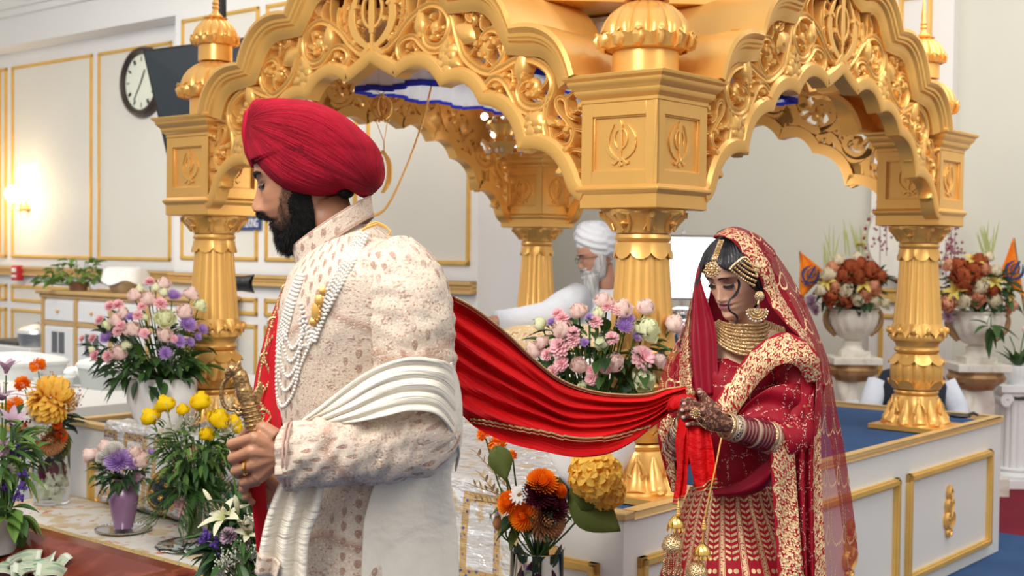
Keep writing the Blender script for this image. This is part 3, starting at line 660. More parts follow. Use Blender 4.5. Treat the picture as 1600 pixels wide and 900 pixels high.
# sprouts that fill the scrollwork
def inside(x,z):
    q=near(inner,x,z); o=near(outer,x,z)
    return math.hypot(q[0]-x,q[1]-z)>.055 and math.hypot(o[0]-x,o[1]-z)>.075 and abs(x)<1.03 and z>q[1] and (z<o[1] or x<1.0)
occ=[]
for pts,w_ in vines:
    for p in cat(pts,4): occ.append(unpl(*p))
r_=random.Random(12)
for pts,w_ in vines:
    q=[unpl(*p) for p in cat(pts,8)]; L_=0; last=0; sd_=1
    for i in range(1,len(q)-3):
        L_+=math.hypot(q[i][0]-q[i-1][0],q[i][1]-q[i-1][1])
        if L_-last<.045: continue
        last=L_; sd_=-sd_; tx,tz=q[i+1][0]-q[i-1][0],q[i+1][1]-q[i-1][1]; tl=math.hypot(tx,tz) or 1; tx/=tl; tz/=tl; nx,nz=-tz*sd_,tx*sd_
        for ln in(.085,.065,.045):
            ex,ez=q[i][0]+nx*ln+tx*ln*.4,q[i][1]+nz*ln+tz*ln*.4; m_=min(math.hypot(ex-o[0],ez-o[1]) for o in occ)
            if m_>.026 and inside(ex,ez):
                kx,kz=q[i][0]+nx*ln*.35+tx*ln*.55,q[i][1]+nz*ln*.35+tz*ln*.55
                for s_ in(-1,1):
                    ribbon(sg_,[(s_*q[i][0],q[i][1]),(s_*kx,kz),(s_*ex,ez)],.018,YF+.008,.042,4); leaf(sg_,ex,ez,math.atan2(nz-tz*.3,nx-tx*.3),.042,.030,s_); sg_.ell((s_*ex,YF+.02,ez),(.012,.016,.012),8,6)
                occ.append((ex,ez)); break
# edge strip beside the corner blocks, and a thin cusped frame at the top
for s_ in(-1,1):
    for z in(1.80,1.87,1.94,2.01,2.07): ribbon(sg_,[(s_*.97,z-.01),(s_*1.0,z+.01),(s_*1.05,z)],.016,YF+.008,.04,3)
kh=G(); khanda(kh,Matrix.Translation((0,YF+.01,2.44)),.33,.012); 
for s_ in(-1,1): ribbon(sg_,[(0,2.262+.055),(s_*.09,2.31),(s_*.15,2.40),(s_*.165,2.50),(s_*.12,2.60),(s_*.05,2.66)],.022,YF+.004,.04)
for s_ in(-1,1):
    for z in(2.38,2.45,2.53): ribbon(sg_,[(s_*.08,z),(s_*.12,z+.015),(s_*.155,z)],.014,YF+.01,.03,3)
def make_arch():
    a_=bpy.data.objects.new('arch_screen',None); COL.objects.link(a_)
    sg_.build('pierced_scrollwork',gold,a_,ang=50)
    kh.build('khanda_emblem',gold,a_,smooth=False,bev=.002)
    g=G(); sweepband(g,inner,[(0,YF-.006),(0,YF+.06),(.055,YF+.06),(.060,YF+.02),(.058,YF+.002),(.045,YF-.010),(.012,YF-.012)]); g.build('cusped_band',gold,a_,ang=35)
    g=G(); sweepband(g,outer,[(.012,-1.415),(.012,-1.30),(-.095,-1.30),(-.10,YF-.008),(-.088,YF-.014),(-.078,-1.372),(-.055,-1.378),(-.048,-1.392),(-.040,-1.394),(-.034,-1.402),(-.022,-1.404),(-.016,-1.412),(-.004,-1.420)]); g.build('outer_moulding',gold,a_,ang=35)
    g=G(); sweepband(g,outer,[(.010,-1.31),(.010,-.86),(-.012,-.86),(-.012,-1.31)]); g.build('vault',gold,a_,ang=35)
    return a_
a0=make_arch(); a0.parent=PK
for k in(1,2,3): copy_obj(a0,PK,Matrix.Rotation(k*PI/2,4,'Z'))
# side returns: plain inner walls of the blocks towards the openings, lintel shelf, roof drum
g=G(); R8=[]
for (r,z) in((.30,2.475),(.97,2.475),(.97,2.80),(1.0,2.82),(1.02,2.86),(.98,2.90)): R8.append([(r*math.cos(PI/8+k*PI/4),r*math.sin(PI/8+k*PI/4),z) for k in range(8)])
g.loft(R8,True,False); g.loft([[(1.35*math.cos(PI/8+k*PI/4),1.35*math.sin(PI/8+k*PI/4),z) for k in range(8)] for z in(2.474,2.505)])
for k in range(8):
    M=Matrix.Rotation(k*PI/4,4,'Z'); 
    for cx in(-.33,.33): g.box((cx,-.90,2.62),(.06,.02,.30),M)
    g.box((0,-.90,2.76),(.6,.02,.05),M)
g.build('roof_drum',gold,PK,smooth=False,bev=.003)
g=G(); g.lathe([(.90,2.89),(.92,2.98),(.95,3.12),(.93,3.3),(.82,3.5),(.6,3.7),(.35,3.86),(.15,3.95),(.05,4.0),(.06,4.04),(.02,4.08),(.002,4.18)],128,flute(24,.05)); g.build('main_dome',gold,PK)
for k in range(4):
    M=Matrix.Rotation(k*PI/2,4,'Z')
    for s_ in(-1,1): G().lathe([(.03,0),(.045,0),(.045,.07),(.06,.09),(.075,.12),(.07,.16),(.04,.2),(.01,.22),(.004,.28)],24,c=tuple(M@V3(s_*.36,-1.32,2.585))).build('parapet_dome',gold,PK)
# ------------------------------------------------------------------ under the canopy
cloth_w=mat('canopy_white',(.80,.82,.90),.8,var=.05); cloth_b=mat('canopy_blue',(.02,.035,.50),.7)
def skirt(g,gb,h,zt,zb,c=(3.70,4.9),ft=.5):
    pts=[]
    for (a0_,b0_),(a1_,b1_) in zip(((h,-h),(-h,-h),(-h,h),(h,h)),((-h,-h),(-h,h),(h,h),(h,-h))):
        for i in range(60): s_=i/60; pts.append((a0_+(a1_-a0_)*s_,b0_+(b1_-b0_)*s_,i))
    n=len(pts)
    def ring(z,amp,off=0): return [W(c[0]+p[0]*(1+off+amp*math.sin(i*1.9)),c[1]+p[1]*(1+off+amp*math.sin(i*1.9)),z+(.008*math.sin(i*.5) if amp else 0)) for i,p in enumerate(pts)]
    g.loft([ring(zt,.002),ring((zt+zb)/2,.012),ring(zb,.02)],True,False); gb.loft([ring(zb+.012,.021,.003),ring(zb-.016,.023,.003)],True,False)
t_=thing('cloth_canopy','pleated white cloth canopy with bright blue borders hanging inside the golden pavilion','canopy',(0,0,0))
g=G(); gb=G(); skirt(g,gb,.74,2.46,2.275); g.add([W(3.70+x,4.9+y,2.46) for x,y in((-.74,-.74),(.74,-.74),(.74,.74),(-.74,.74))],[(0,1,2,3)])
skirt(g,gb,.52,2.46,2.38)
g.build('white_cloth',cloth_w,t_,solid=.004); gb.build('blue_border',cloth_b,t_,solid=.005)
# hanging ornaments
t_=thing('hanging_emblem','gold filigree emblem hanging on strings under the cloth canopy above the red turban','hanging ornament',P(596,168,6.0))
g=G(); khanda(g,Matrix.Rotation(-.3,4,'Z'),.13,.008); khanda(g,Matrix.Rotation(1.2,4,'Z'),.13,.008)
for rr,ax in((.048,'X'),(.052,'Y')): g.tube([Matrix.Rotation(.7,4,'Z')@V3(rr*math.cos(a),.008 if ax=='X' else -.008,rr*math.sin(a)) for a in np.linspace(0,2*PI,25)],.006,6)
for k in range(6): g.ell((.03*math.cos(k),.03*math.sin(k),-.06),.008,8,6)
g.build('emblem',gold,t_,smooth=False,bev=.001)
def stringobj(pts,r,label,name='cord'): 
    g=G(); g.tube(pts,r,6); o=g.build(name,gold,None); tag(o,label,'cord'); return o
o_=t_.location
for q in(P(556,118,6.1),P(628,118,6.0)): G().tube([q-o_,V3(0,0,.06)],.0025,5).build('string',gold,t_)
for q in(-.03,.03): G().tube([V3(q,0,-.05),P(600,222,6.0)-o_],.002,5).build('string',gold,t_)
t_=thing('hanging_crescent','gold crescent ornament hanging just right of the red turban','hanging ornament',P(600,262,6.0))
g=G(); g.tube([V3(-.02+.075*math.sin(a)*.55,0,.10-.0+.10*math.cos(a)-.12) for a in np.linspace(.2,2.9,16)],[.004]+[.009]*14+[.004],8)
g.tube([V3(.002+.06*math.sin(a)*.55,0,-.02+.08*math.cos(a)) for a in np.linspace(.2,2.9,16)],.005,6)
for k in range(5): g.ell((-.01,0,.07-k*.03),.009,8,6)
g.tube([V3(0,0,.08),P(600,222,6.0)-t_.location],.003,5); g.build('crescent',gold,t_)
# chain
ch=[P(x,y,5.9) for x,y in((680,98),(675,130),(663,180),(645,235),(622,290),(605,322),(592,334),(582,336))]
cp=cat([tuple(p) for p in ch],14); g=G()
for i in range(len(cp)-1):
    g.ell(tuple(cp[i]),(.0052,.0052,.0078),8,6,None); 
g.tube(cp,.0026,6); tag(g.build('gold_chain',gold),'twisted gold chain hanging in a curve inside the left arch','chain')
# crystal chandelier
t_=thing('crystal_chandelier','sparkling crystal lamp inside the pavilion above the rear golden block','lamp',P(787,212,7.3))
em2=Mt('crystal_glow',(1,1,1),.1); em2.b.inputs['Emission Color'].default_value=(1,.97,.92,1); em2.b.inputs['Emission Strength'].default_value=9
g=G(); r_=random.Random(3)
for px,py,s_ in((778,194,.020),(786,186,.014),(771,210,.016),(780,214,.02),(775,226,.018),(786,229,.020),(795,230,.018),(804,226,.016),(757,182,.020),(766,196,.016),(812,223,.014),(790,206,.014)): G().ell(tuple(P(px,py,7.3)-t_.location),s_,10,8).build('bulb',em2.m,t_)
cm=mat('crystal',(.9,.92,.95),.05,0,Transmission_Weight=.8); g=G()
for k in range(34):
    a=k*2.4; rr=.04+.08*r_.random(); G().ell((rr*math.cos(a),rr*math.sin(a),.1-.2*r_.random()),(.009,.009,.016),6,4).build('crystal_drop',cm,t_,smooth=False)
g=G(); g.tube([(0,0,.1),(0,0,.45)],.006,6); g.lathe([(.02,.1),(.09,.08),(.1,.06),(.05,.0),(.09,-.04),(.03,-.1),(.005,-.12)],24); g.build('frame',gold,t_)
l=bpy.data.lights.new('pavilion_fill_light','POINT'); l.energy=14; l.color=(1,.93,.8); l.shadow_soft_size=.15; lo=bpy.data.objects.new('pavilion_fill_light',l); COL.objects.link(lo); lo.parent=t_; lo.location=(.3,-1.2,-.28)  # fill light added well in front of the chandelier to brighten the far arches
# ================================================================== flowers
def fm(name,c,c2=None,tr=.25,rough=.6):
    if name in MATS: return MATS[name]
    t=Mt(name,c,rough,0,Subsurface_Weight=0.0); x,y,z=t.coord('UV')
    if c2: t.mix((1-y).ss(.35,1.0)*.8,c2)
    t.mix(t.noise(30).ss(.4,.7)*.12,tuple(k*.8 for k in c)); tl=t.nt.nodes.new('ShaderNodeBsdfTranslucent'); mxs=t.nt.nodes.new('ShaderNodeMixShader'); mxs.inputs[0].default_value=tr*1.2; t.nt.links.new(t.out,tl.inputs[0]); on=t.nt.nodes['Material Output']; t.nt.links.new(t.b.outputs[0],mxs.inputs[1]); t.nt.links.new(tl.outputs[0],mxs.inputs[2]); t.nt.links.new(mxs.outputs[0],on.inputs[0]); MATS[name]=t.m; return t.m
PINK=fm('petal_pale_pink',(1,.80,.72),(1,.84,.72)); HOT=fm('petal_pink',(1,.63,.66),(.98,.54,.58)); LIME=fm('petal_lime_white',(.95,.97,.66),(.84,.92,.46))
PURP=fm('petal_purple',(.60,.40,.76),(.46,.28,.62)); YEL=fm('petal_yellow',(.98,.72,.01),(.95,.60,.0)); WHT=fm('petal_white',(.84,.82,.76),(.74,.76,.58)); CRM=fm('petal_cream',(.84,.76,.56),(.75,.62,.38))
ORG=fm('petal_orange',(1,.28,.01),(1,.17,.0)); ORY=fm('petal_amber',(1,.66,.12),(1,.48,.03)); RED=fm('petal_orange_red',(.85,.14,.02),(.6,.05,.01)); MAR=fm('petal_maroon',(.11,.012,.03),(.05,.005,.015)); TAN=fm('petal_tan',(.62,.32,.15),(.42,.18,.07))
RUST=fm('petal_rust',(.50,.13,.05),(.34,.07,.03)); PEACH=fm('petal_peach',(.82,.42,.25),(.7,.30,.16)); LILY=fm('petal_lily',(.86,.82,.58),(.62,.66,.22)); LILAC=fm('petal_lilac',(.60,.42,.52),(.45,.25,.36)); BLUE=fm('petal_violet',(.14,.07,.36))
GRN=fm('leaf_green',(.06,.14,.035),None,rough=.45); GRN2=fm('leaf_light_green',(.16,.30,.06),None,rough=.45); GRND=fm('leaf_dark_green',(.022,.06,.02),None,rough=.4); OLV=fm('leaf_olive',(.13,.16,.035),None,rough=.5); STEM=fm('stem_green',(.10,.20,.04),None); GLIT=mat('glitter_gold',(.62,.46,.24),.35,.6); GYP=fm('tiny_blossom',(.80,.80,.66))
def petal(g,base,dirv,out,l,w_,cup=.3,curl=.2,n=4,m=5,wav=0,seed=0,tip=.5,bul=None):
    """one petal: grows along dirv, its face looks away from out"""
    dirv=Vector(dirv).normalized(); out=Vector(out); out=(out-dirv*out.dot(dirv)); out=out.normalized() if out.length>1e-6 else dirv.orthogonal().normalized(); sd=dirv.cross(out); rings=[]
    for i in range(m):
        f=i/(m-1); ww=w_*(math.sin(PI*min(1,(f*.85+.12))**(.75 if tip<.6 else 1.1))**(tip)); row=[]
        p=Vector(base)+dirv*(l*(f-.18*f*f*curl))+out*(l*(curl*f**2.2+(bul if bul is not None else -cup*.5)*math.sin(PI*f**.8)))
        for j in range(n+1):
            q=(j/n-.5)*2; row.append(p+sd*(q*ww/2)-out*(cup*w_*.35*(q*q))*(1 if cup>0 else 1)*-1*-1+dirv*(wav*l*math.sin(q*9+seed)*f))
        rings.append(row)
    return g.loft(rings,False,False)
def m_rose(seed=0,open_=.5,n=17):        # unit radius, axis +z
    g=G(); r_=random.Random(seed)
    for k in range(n):
        f=k/(n-1); a=k*2.39996+r_.uniform(-.2,.2); tilt=-.05+f**1.4*(.35+.75*open_); rr=.10+.45*f**.8
        ca,sa=math.cos(a),math.sin(a); d=Vector((ca*math.sin(tilt),sa*math.sin(tilt),math.cos(tilt)))
        base=Vector((ca*rr*.35,sa*rr*.35,-.75+.12*(1-f))); L_=(1.35-.25*f)
        petal(g,base,d,(ca,sa,0),L_,.80+.75*f,cup=.75,curl=.30*f*f*(.4+open_),n=6,m=7,wav=.012,seed=k,tip=.32,bul=.16+.16*f)
    g.ell((0,0,-.78),(.22,.22,.2),8,5); return g
def m_bud(seed=0): return m_rose(seed,.05,9)
def m_carn(seed=0,n=38):
    g=G(); r_=random.Random(seed)
    for k in range(n):
        f=(k+.5)/n; ph=math.acos(1-1.15*f); a=k*2.39996; d=Vector((math.sin(ph)*math.cos(a),math.sin(ph)*math.sin(a),math.cos(ph)))
        petal(g,d*.15,d+Vector((0,0,.1)),Vector((math.cos(a),math.sin(a),-.3)),.85+.1*r_.random(),.62,cup=.12,curl=.12,n=5,m=4,wav=.10,seed=k,tip=.3)
    return g
def m_mum(n=70,w_=.17,lo=1.25,inn=.35,seed=0,l=.95):
    g=G(); r_=random.Random(seed)
    for k in range(n):
        f=(k+.5)/n; ph=.15+lo*f**.8; a=k*2.39996; d=Vector((math.sin(ph)*math.cos(a),math.sin(ph)*math.sin(a),math.cos(ph)*.8))
        petal(g,d*inn*.3+Vector((0,0,-.2)),d,Vector((math.cos(a),math.sin(a),-.2)),l*(.75+.25*f),w_*(1+.3*f),cup=.2,curl=-.10,n=2,m=5,tip=.6,bul=.10)
    return g
def m_daisy(n=12):
    g=G()
    for ring in range(2):
        for k in range(n):
            a=2*PI*(k+.5*ring)/n; petal(g,(0,0,-.05*ring),(math.cos(a),math.sin(a),.35-.25*ring),(0,0,-1),.98,.42,cup=.1,curl=.1,n=3,m=5,tip=.5)
    g.ell((0,0,.08),(.22,.22,.12),10,6,mi=1); return g
def m_pom(n=150,seed=0,w_=.30):
    g=G(); r_=random.Random(seed)
    for k in range(n):
        f=(k+.5)/n; z=1-1.75*f; s_=math.sqrt(1-z*z); a=k*2.39996; d=Vector((s_*math.cos(a),s_*math.sin(a),z))
        petal(g,d*.45,(d+Vector((r_.uniform(-.3,.3),r_.uniform(-.3,.3),r_.uniform(-.2,.4)))),d.orthogonal()+Vector((r_.uniform(-.5,.5),)*3),.58,w_*(.8+.4*r_.random()),cup=.2,curl=.3,n=3,m=4,wav=.05,seed=k,tip=.35)
    return g
def m_hyd(n=70,seed=0):
    g=G(); r_=random.Random(seed)
    for k in range(n):
        f=(k+.5)/n; z=1-1.7*f; s_=math.sqrt(1-z*z); a=k*2.39996; d=Vector((s_*math.cos(a),s_*math.sin(a),z)); o1=d.orthogonal().normalized(); o2=d.cross(o1); b=r_.uniform(0,6)
        for q in range(4):
            e_=o1*math.cos(b+q*PI/2)+o2*math.sin(b+q*PI/2); petal(g,d*(.66+.16*r_.random()),e_+d*(.55+.4*r_.random()),-d,.40,.40,cup=.15,curl=.22,n=4,m=5,wav=.05,seed=k+q,tip=.33)
    return g
def m_lily(open_=1.0):
    g=G()
    for k in range(6):
        a=2*PI*k/6; t=.35+.75*open_ if k%2 else .30+.65*open_
        petal(g,(0,0,-.6),(math.cos(a)*math.sin(t),math.sin(a)*math.sin(t),math.cos(t)),(math.cos(a),math.sin(a),0),1.55,.50 if k%2 else .62,cup=.18,curl=.35*open_,n=4,m=8,tip=.75)
    if open_>.5:
        for k in range(6):
            a=2*PI*(k+.5)/6; g.tube([(0,0,-.5),(.15*math.cos(a),.15*math.sin(a),0),(.30*math.cos(a),.30*math.sin(a),.4)],.015,4); g.ell((.32*math.cos(a),.32*math.sin(a),.42),(.05,.05,.03),6,4,mi=1)
    return g
def m_lbud():
    g=G(); g.lathe([(.02,-1),(.10,-.8),(.20,-.2),(.22,.3),(.15,.75),(.02,1)],18,lambda r,z,t:r*(1+.12*math.cos(3*t))); return g
BROWN=fm('pollen_brown',(.30,.12,.03))
KIND={}
def kmesh(kind,matl,var=0):
    key=(kind,matl.name,var)
    if key in KIND: return KIND[key]
    g={'rose':lambda:m_rose(var,.55),'bud':lambda:m_bud(var),'openrose':lambda:m_rose(var,1.0,20),'carnation':lambda:m_carn(var),'aster':lambda:m_mum(70,.15,seed=var),'mum':lambda:m_mum(150,.20,1.55,seed=var),'bigmum':lambda:m_mum(170,.20,1.5,seed=var,l=1.0),
       'daisy':m_daisy,'marigold':lambda:m_pom(110,var,.26),'pom':lambda:m_pom(190,var,.34),'hydrangea':lambda:m_hyd(60,var),'lily':m_lily,'lilybud':m_lbud,'halflily':lambda:m_lily(.45)}[kind]()
    o=g.build(kind,[matl,BROWN],link=False); me=o.data; bpy.data.objects.remove(o); KIND[key]=me; return me
WORD={'rose':('rose','rose'),'bud':('rose_bud','rose'),'openrose':('open_rose','rose'),'carnation':('carnation','carnation'),'aster':('aster','aster'),'mum':('chrysanthemum','chrysanthemum'),'bigmum':('dahlia','dahlia'),'daisy':('daisy','daisy'),'marigold':('marigold','marigold'),'pom':('pompom_flower','pompom flower'),'hydrangea':('hydrangea','hydrangea'),'lily':('lily','lily'),'lilybud':('lily_bud','lily bud'),'halflily':('half_open_lily','half-open lily')}
ALLF=[]
def bouquet(name,core,neck,items,R=None,stems=True):
    """core: centre in the hall, neck: mouth of the vase; items: (kind, material, colour word, px, py, radius px)"""
    D0=core.y; s_=FPX/D0; xs=[i[3] for i in items]; ys=[i[4] for i in items]; x0,x1,y0,y1=min(xs),max(xs),min(ys),max(ys); rr=R or max(x1-x0,y1-y0)/2/s_
    for n,(kind,matl,col,px,py,rp) in enumerate(items):
        q=P(px,py,D0); dx=q.x-core.x; dz=q.z-core.z; dep=math.sqrt(max(.0,1-min(1,(dx*dx+dz*dz)/(rr*rr*1.1))))*rr*.75
        q=P(px,py,D0-dep); d=(q-core); d=Vector((d.x,d.y*1.1,d.z+.45*rr)).normalized()
        if kind in('rose','bud') : d=(d+Vector((0,-.1,.45))).normalized()
        r=rp/FPX*(D0-dep)*1.12
        nm,wd=WORD[kind]; t_=bpy.data.objects.new(nm,None); COL.objects.link(t_); t_.location=q
        me=kmesh(kind,matl,n%3); h_=bpy.data.objects.new('petals',me); COL.objects.link(h_); h_.parent=t_
        qt=d.to_track_quat('Z','Y'); h_.matrix_local=(qt.to_matrix().to_4x4()@Matrix.Rotation(n*1.3,4,'Z')@Matrix.Scale(r,4))
        if stems:
            p1=Vector((0,0,0))-d*r*.7; p3=neck-q; p2=p1.lerp(p3,.5)-Vector((d.x,d.y,0))*(-.04); g=G(); g.tube(cat([tuple(p1),tuple(p2),tuple(p3)],4),.0028 if rp>6 else .0016,6); g.build('stem',STEM,t_)
        fx=(px-x0)/(x1-x0+1e-6); fy=(py-y0)/(y1-y0+1e-6)
        pos=('top','middle','bottom')[min(2,int(fy*3))]; sd=('left','centre','right')[min(2,int(fx*3))]
        sz=' small' if rp<8.5 and kind in('rose','carnation','aster') else (' large' if rp>15 else '')
        ALLF.append((t_,f'{sz.strip()+" " if sz else ""}{col} {wd}',wd,f'{pos} {sd} of {name}',px,py))
def label_flowers():
    gr={}
    for f in ALLF: gr.setdefault((f[1],f[3]),[]).append(f)
    for (a,b_),l in gr.items():
        n=len(l)
        if n>1:
            xr=max(f[4] for f in l)-min(f[4] for f in l); yr=max(f[5] for f in l)-min(f[5] for f in l); k=4 if xr>=yr else 5; l.sort(key=lambda f:f[k])
            wds={2:(('left','right'),('upper','lower')),3:(('left','middle','right'),('upper','middle','lower')),4:(('leftmost','second from left','third from left','rightmost'),('topmost','second from top','third from top','lowest'))}.get(n)
            if wds is None: w4=('first','second','third','fourth','fifth','sixth','seventh','eighth','ninth','tenth','eleventh','twelfth'); wds=([f'{w4[i%12]} from left' for i in range(n)],[f'{w4[i%12]} from top' for i in range(n)])
        for i,f in enumerate(l):
            lab=f'{a}, {b_}' if n==1 else f'{a}, {b_}, {wds[0 if k==4 else 1][i]}'
            tag(f[0],lab,f[2],'flowers of the '+b_.split(' of ',1)[1])
def leafm(g,p,d,l,w_,up=Vector((0,0,1)),m=6,fold=.25,droop=.3,mi=0):
    d=Vector(d).normalized(); s_=d.cross(up); s_=s_.normalized() if s_.length>1e-4 else d.orthogonal().normalized(); n=s_.cross(d); rings=[]
    for i in range(m):
        f=i/(m-1); ww=w_*math.sin(PI*(.04+.95*f)**.8); q=Vector(p)+d*(l*f)-Vector((0,0,1))*(droop*l*f*f); rings.append([q-s_*ww/2+n*fold*ww,q,q+s_*ww/2+n*fold*ww])
    return g.loft(rings,False,False,mi)
def foliage(label,core,neck,rad,n,matl,l=.07,w_=.035,seed=0,flat=1,lo=-.5,hi=1,name='foliage',cat_='leaves',front=False,m2=None):
    g=G(); r_=random.Random(seed)
    for k in range(n):
        z=r_.uniform(lo,hi); a=r_.uniform(0,2*PI); 
        if front: a=r_.uniform(PI,2*PI)
        s_=math.sqrt(max(0,1-z*z)); d=Vector((s_*math.cos(a),s_*math.sin(a)*flat,z)); p=core+d*rad*r_.uniform(.45,.92)
        leafm(g,p,(d+Vector((r_.uniform(-.7,.7),r_.uniform(-.7,.7),r_.uniform(-.5,.6)))),l*r_.uniform(.7,1.3),w_*r_.uniform(.7,1.2),mi=r_.randrange(2) if m2 else 0)
        if k%4==0: g.tube([neck,neck.lerp(p,.55)+Vector((0,0,.01)),p],.0022,5)
    return tag(g.build(name,[matl,m2] if m2 else matl),label,cat_,kind='stuff')
def gyps(label,pts,r,matl,D,n=14,name='tiny_blossoms'):
    g=G(); r_=random.Random(len(pts))
    for (px,py,rp) in pts:
        c=P(px,py,D); R_=rp/FPX*D
        for k in range(n):
            q=c+Vector((r_.gauss(0,.5),r_.gauss(0,.5),r_.gauss(0,.5)))*R_; g.ell(q,r*r_.uniform(.7,1.3),6,4); g.tube([c-Vector((0,0,R_)),q],.0007,3)
    return tag(g.build(name,matl),label,'filler flowers',kind='stuff')

# --- glass
gl=Mt('clear_glass',(1,1,1),.03); gl.b.inputs['Transmission Weight'].default_value=1; gl.b.inputs['IOR'].default_value=1.3; CLEAR=gl.m
def twisted_vase(loc,label):
    t_=thing('twisted_vase',label,'vase',loc); g=G()
    def fn(r,z,t): return r*(1+.055*math.sin(5*t+z*22))
    g.lathe([(.0,0),(.085,0),(.10,.01),(.13,.06),(.150,.12),(.155,.17),(.148,.21),(.140,.235),(.132,.235),(.138,.2),(.142,.15),(.12,.06),(.08,.03),(.0,.03)],100,fn); g.build('vase_body',mat('porcelain_white',(.84,.82,.79),.2),t_); return t_
def neckof(v,h): return v+Vector((0,0,h))
p1=P(255,674,5.78); p1.z=.706; twisted_vase(p1,'white twisted porcelain vase on the platform rim by the left golden column')
p2=P(925,775,4.42); p2.z=.706; twisted_vase(p2,'white twisted porcelain vase at the near corner of the platform, under the red cloth')
n1='pink bouquet by left column'; n2='pink bouquet by front column'
c1=P(235,530,5.75); bouquet(n1,c1,p1+V3(0,0,.2),
 [('rose',PINK,'pale pink',*q) for q in((210,459,12),(232,465,13),(181,498,12),(192,487,10),(206,513,14),(258,521,13),(185,549,14),(290,484,14),(300,457,12),(256,441,11))]+
 [('carnation',HOT,'pink',*q) for q in((173,480,9),(185,478,9),(222,480,7),(251,476,10),(216,494,8),(226,522,8),(189,510,8),(185,518,8),(130,530,6),(146,529,7),(150,556,8),(170,557,9),(157,501,8),(234,442,8),(272,530,6))]+
 [('openrose',LIME,'lime green',*q) for q in((259,495,15),(166,507,9),(314,475,10))]+[('bud',LIME,'pale green',*q) for q in((243,448,8),(257,456,9),(196,539,10),(227,495,7),(143,546,7),(218,450,8))]+
 [('aster',PURP,'purple',*q) for q in((271,462,13),(166,527,13),(293,506,15),(204,495,9),(280,533,11),(258,552,11),(316,514,10),(297,534,8),(309,526,7))],R=.30)
foliage('dark green leaves filling the '+n1,c1-V3(0,0,.06),p1+V3(0,0,.2),.27,260,GRN,.075,.035,1,m2=GRND,lo=-.75,hi=.7)
foliage('broad green leaves hanging over the left twisted vase',p1+V3(0,0,.28),p1+V3(0,0,.2),.20,26,GRN2,.12,.055,5,lo=-.1,hi=.35,m2=GRN,front=True)
c2=P(940,540,4.42); bouquet(n2,c2,p2+V3(0,0,.2),
 [('rose',PINK,'pale pink',*q) for q in((903,483,14),(943,467,15),(1010,477,15),(973,479,17),(1055,504,17),(877,511,17),(904,569,14),(961,565,16),(1032,561,13),(832,545,15),(845,533,11))]+
 [('openrose',LIME,'lime green',*q) for q in((1014,511,19),(1010,593,18))]+[('bud',LIME,'pale green',*q) for q in((843,504,13),(935,487,12),(939,535,14),(909,604,10))]+
 [('carnation',HOT,'pink',*q) for q in((896,521,10),(896,532,10),(879,499,10),(876,543,15),(931,504,10),(956,529,10),(966,487,10),(948,480,9),(1002,560,18),(878,569,11),(865,580,9),(925,580,9),(925,592,10),(946,575,9),(872,491,9),(856,554,9))]+
 [('aster',PURP,'purple',*q) for q in((975,509,15),(982,497,11),(921,496,8),(913,535,8),(861,503,8),(995,526,9))],R=.27)
foliage('dark green leaves filling the '+n2,c2-V3(0,0,.04),p2+V3(0,0,.2),.24,260,GRN,.07,.035,2,m2=GRND,lo=-.8,hi=.65)
# yellow roses
pv=P(305,852,5.0); pv.z=.378
t_=thing('glass_vase','clear ribbed glass vase of yellow roses on the mirror plate','vase',pv); g=G()
g.lathe([(0,0),(.042,0),(.046,.02),(.05,.12),(.056,.19),(.053,.19),(.047,.12),(.043,.02),(0,.012)],48,lambda r,z,t:r*(1+.02*math.cos(16*t))); g.build('glass_body',CLEAR,t_)
g=G(); r_=random.Random(5)
for k in range(26): a=k*2.4; g.tube([(.03*math.cos(a),.03*math.sin(a),.015),(.025*math.cos(a+1),.025*math.sin(a+1),.1),(.036*math.cos(a+.6),.036*math.sin(a+.6),.2)],.0028,5)
tag(g.build('stem_bundle',STEM),'bundle of green stems standing in the clear ribbed glass vase','stems',kind='stuff').location=pv
g=G()
for s_ in(-1,1):
    for k in range(3): petal(g,(0,0,0),(s_,-.2,.5-.5*k),(0,-1,0),.032,.022,cup=.2,curl=.2)
    g.tube([(0,0,0),(s_*.01,-.01,-.05)],.004,5)
o=g.build('ribbon_bow',HOT,solid=.001); o.location=pv+V3(-.04,-.055,.155); tag(o,'small pink ribbon bow tied on the glass vase of yellow roses','ribbon')
n3='yellow rose bouquet'; c3=P(305,690,5.0)
bouquet(n3,c3,pv+V3(0,0,.2),[('rose',YEL,'yellow',*q) for q in((257,629,16),(233,649,16),(314,624,17),(343,651,18),(323,676,12),(285,638,11),(366,656,13),(372,668,10))],R=.15)
foliage('green leaves filling the yellow rose bouquet',c3-V3(0,0,.02),pv+V3(0,0,.19),.165,300,GRN,.055,.022,8,m2=GRN2,lo=-.9,hi=.6)
g=G(); r_=random.Random(4)
for k in range(32):       # palm fronds
    a=-PI*.95+PI*.9*k/31+r_.uniform(-.1,.1); d=Vector((math.cos(a)*.9,math.sin(a)*.4-.15,.8*r_.uniform(.5,1.1))); base=pv+V3(0,0,.19); pts=[base+d*.19*f-V3(0,0,.10*f*f*(1 if k%2 else 2)) for f in np.linspace(0,1,12)]
    g.tube(pts,.0015,4)
    for i in range(2,12):
        for s_ in(-1,1): leafm(g,pts[i],d+Vector((s_*.6*math.sin(a),-.2,s_*.6)),.075,.009,droop=.3,m=4,fold=.1)
tag(g.build('palm_fronds',GRN),'thin palm fronds spreading below the yellow roses','leaves',kind='stuff')
gyps('tiny cream blossoms between the yellow roses',((270,660,22),(350,630,18),(300,650,15),(330,665,14),(355,665,14),(262,675,12)),.0028,GYP,4.95,44)
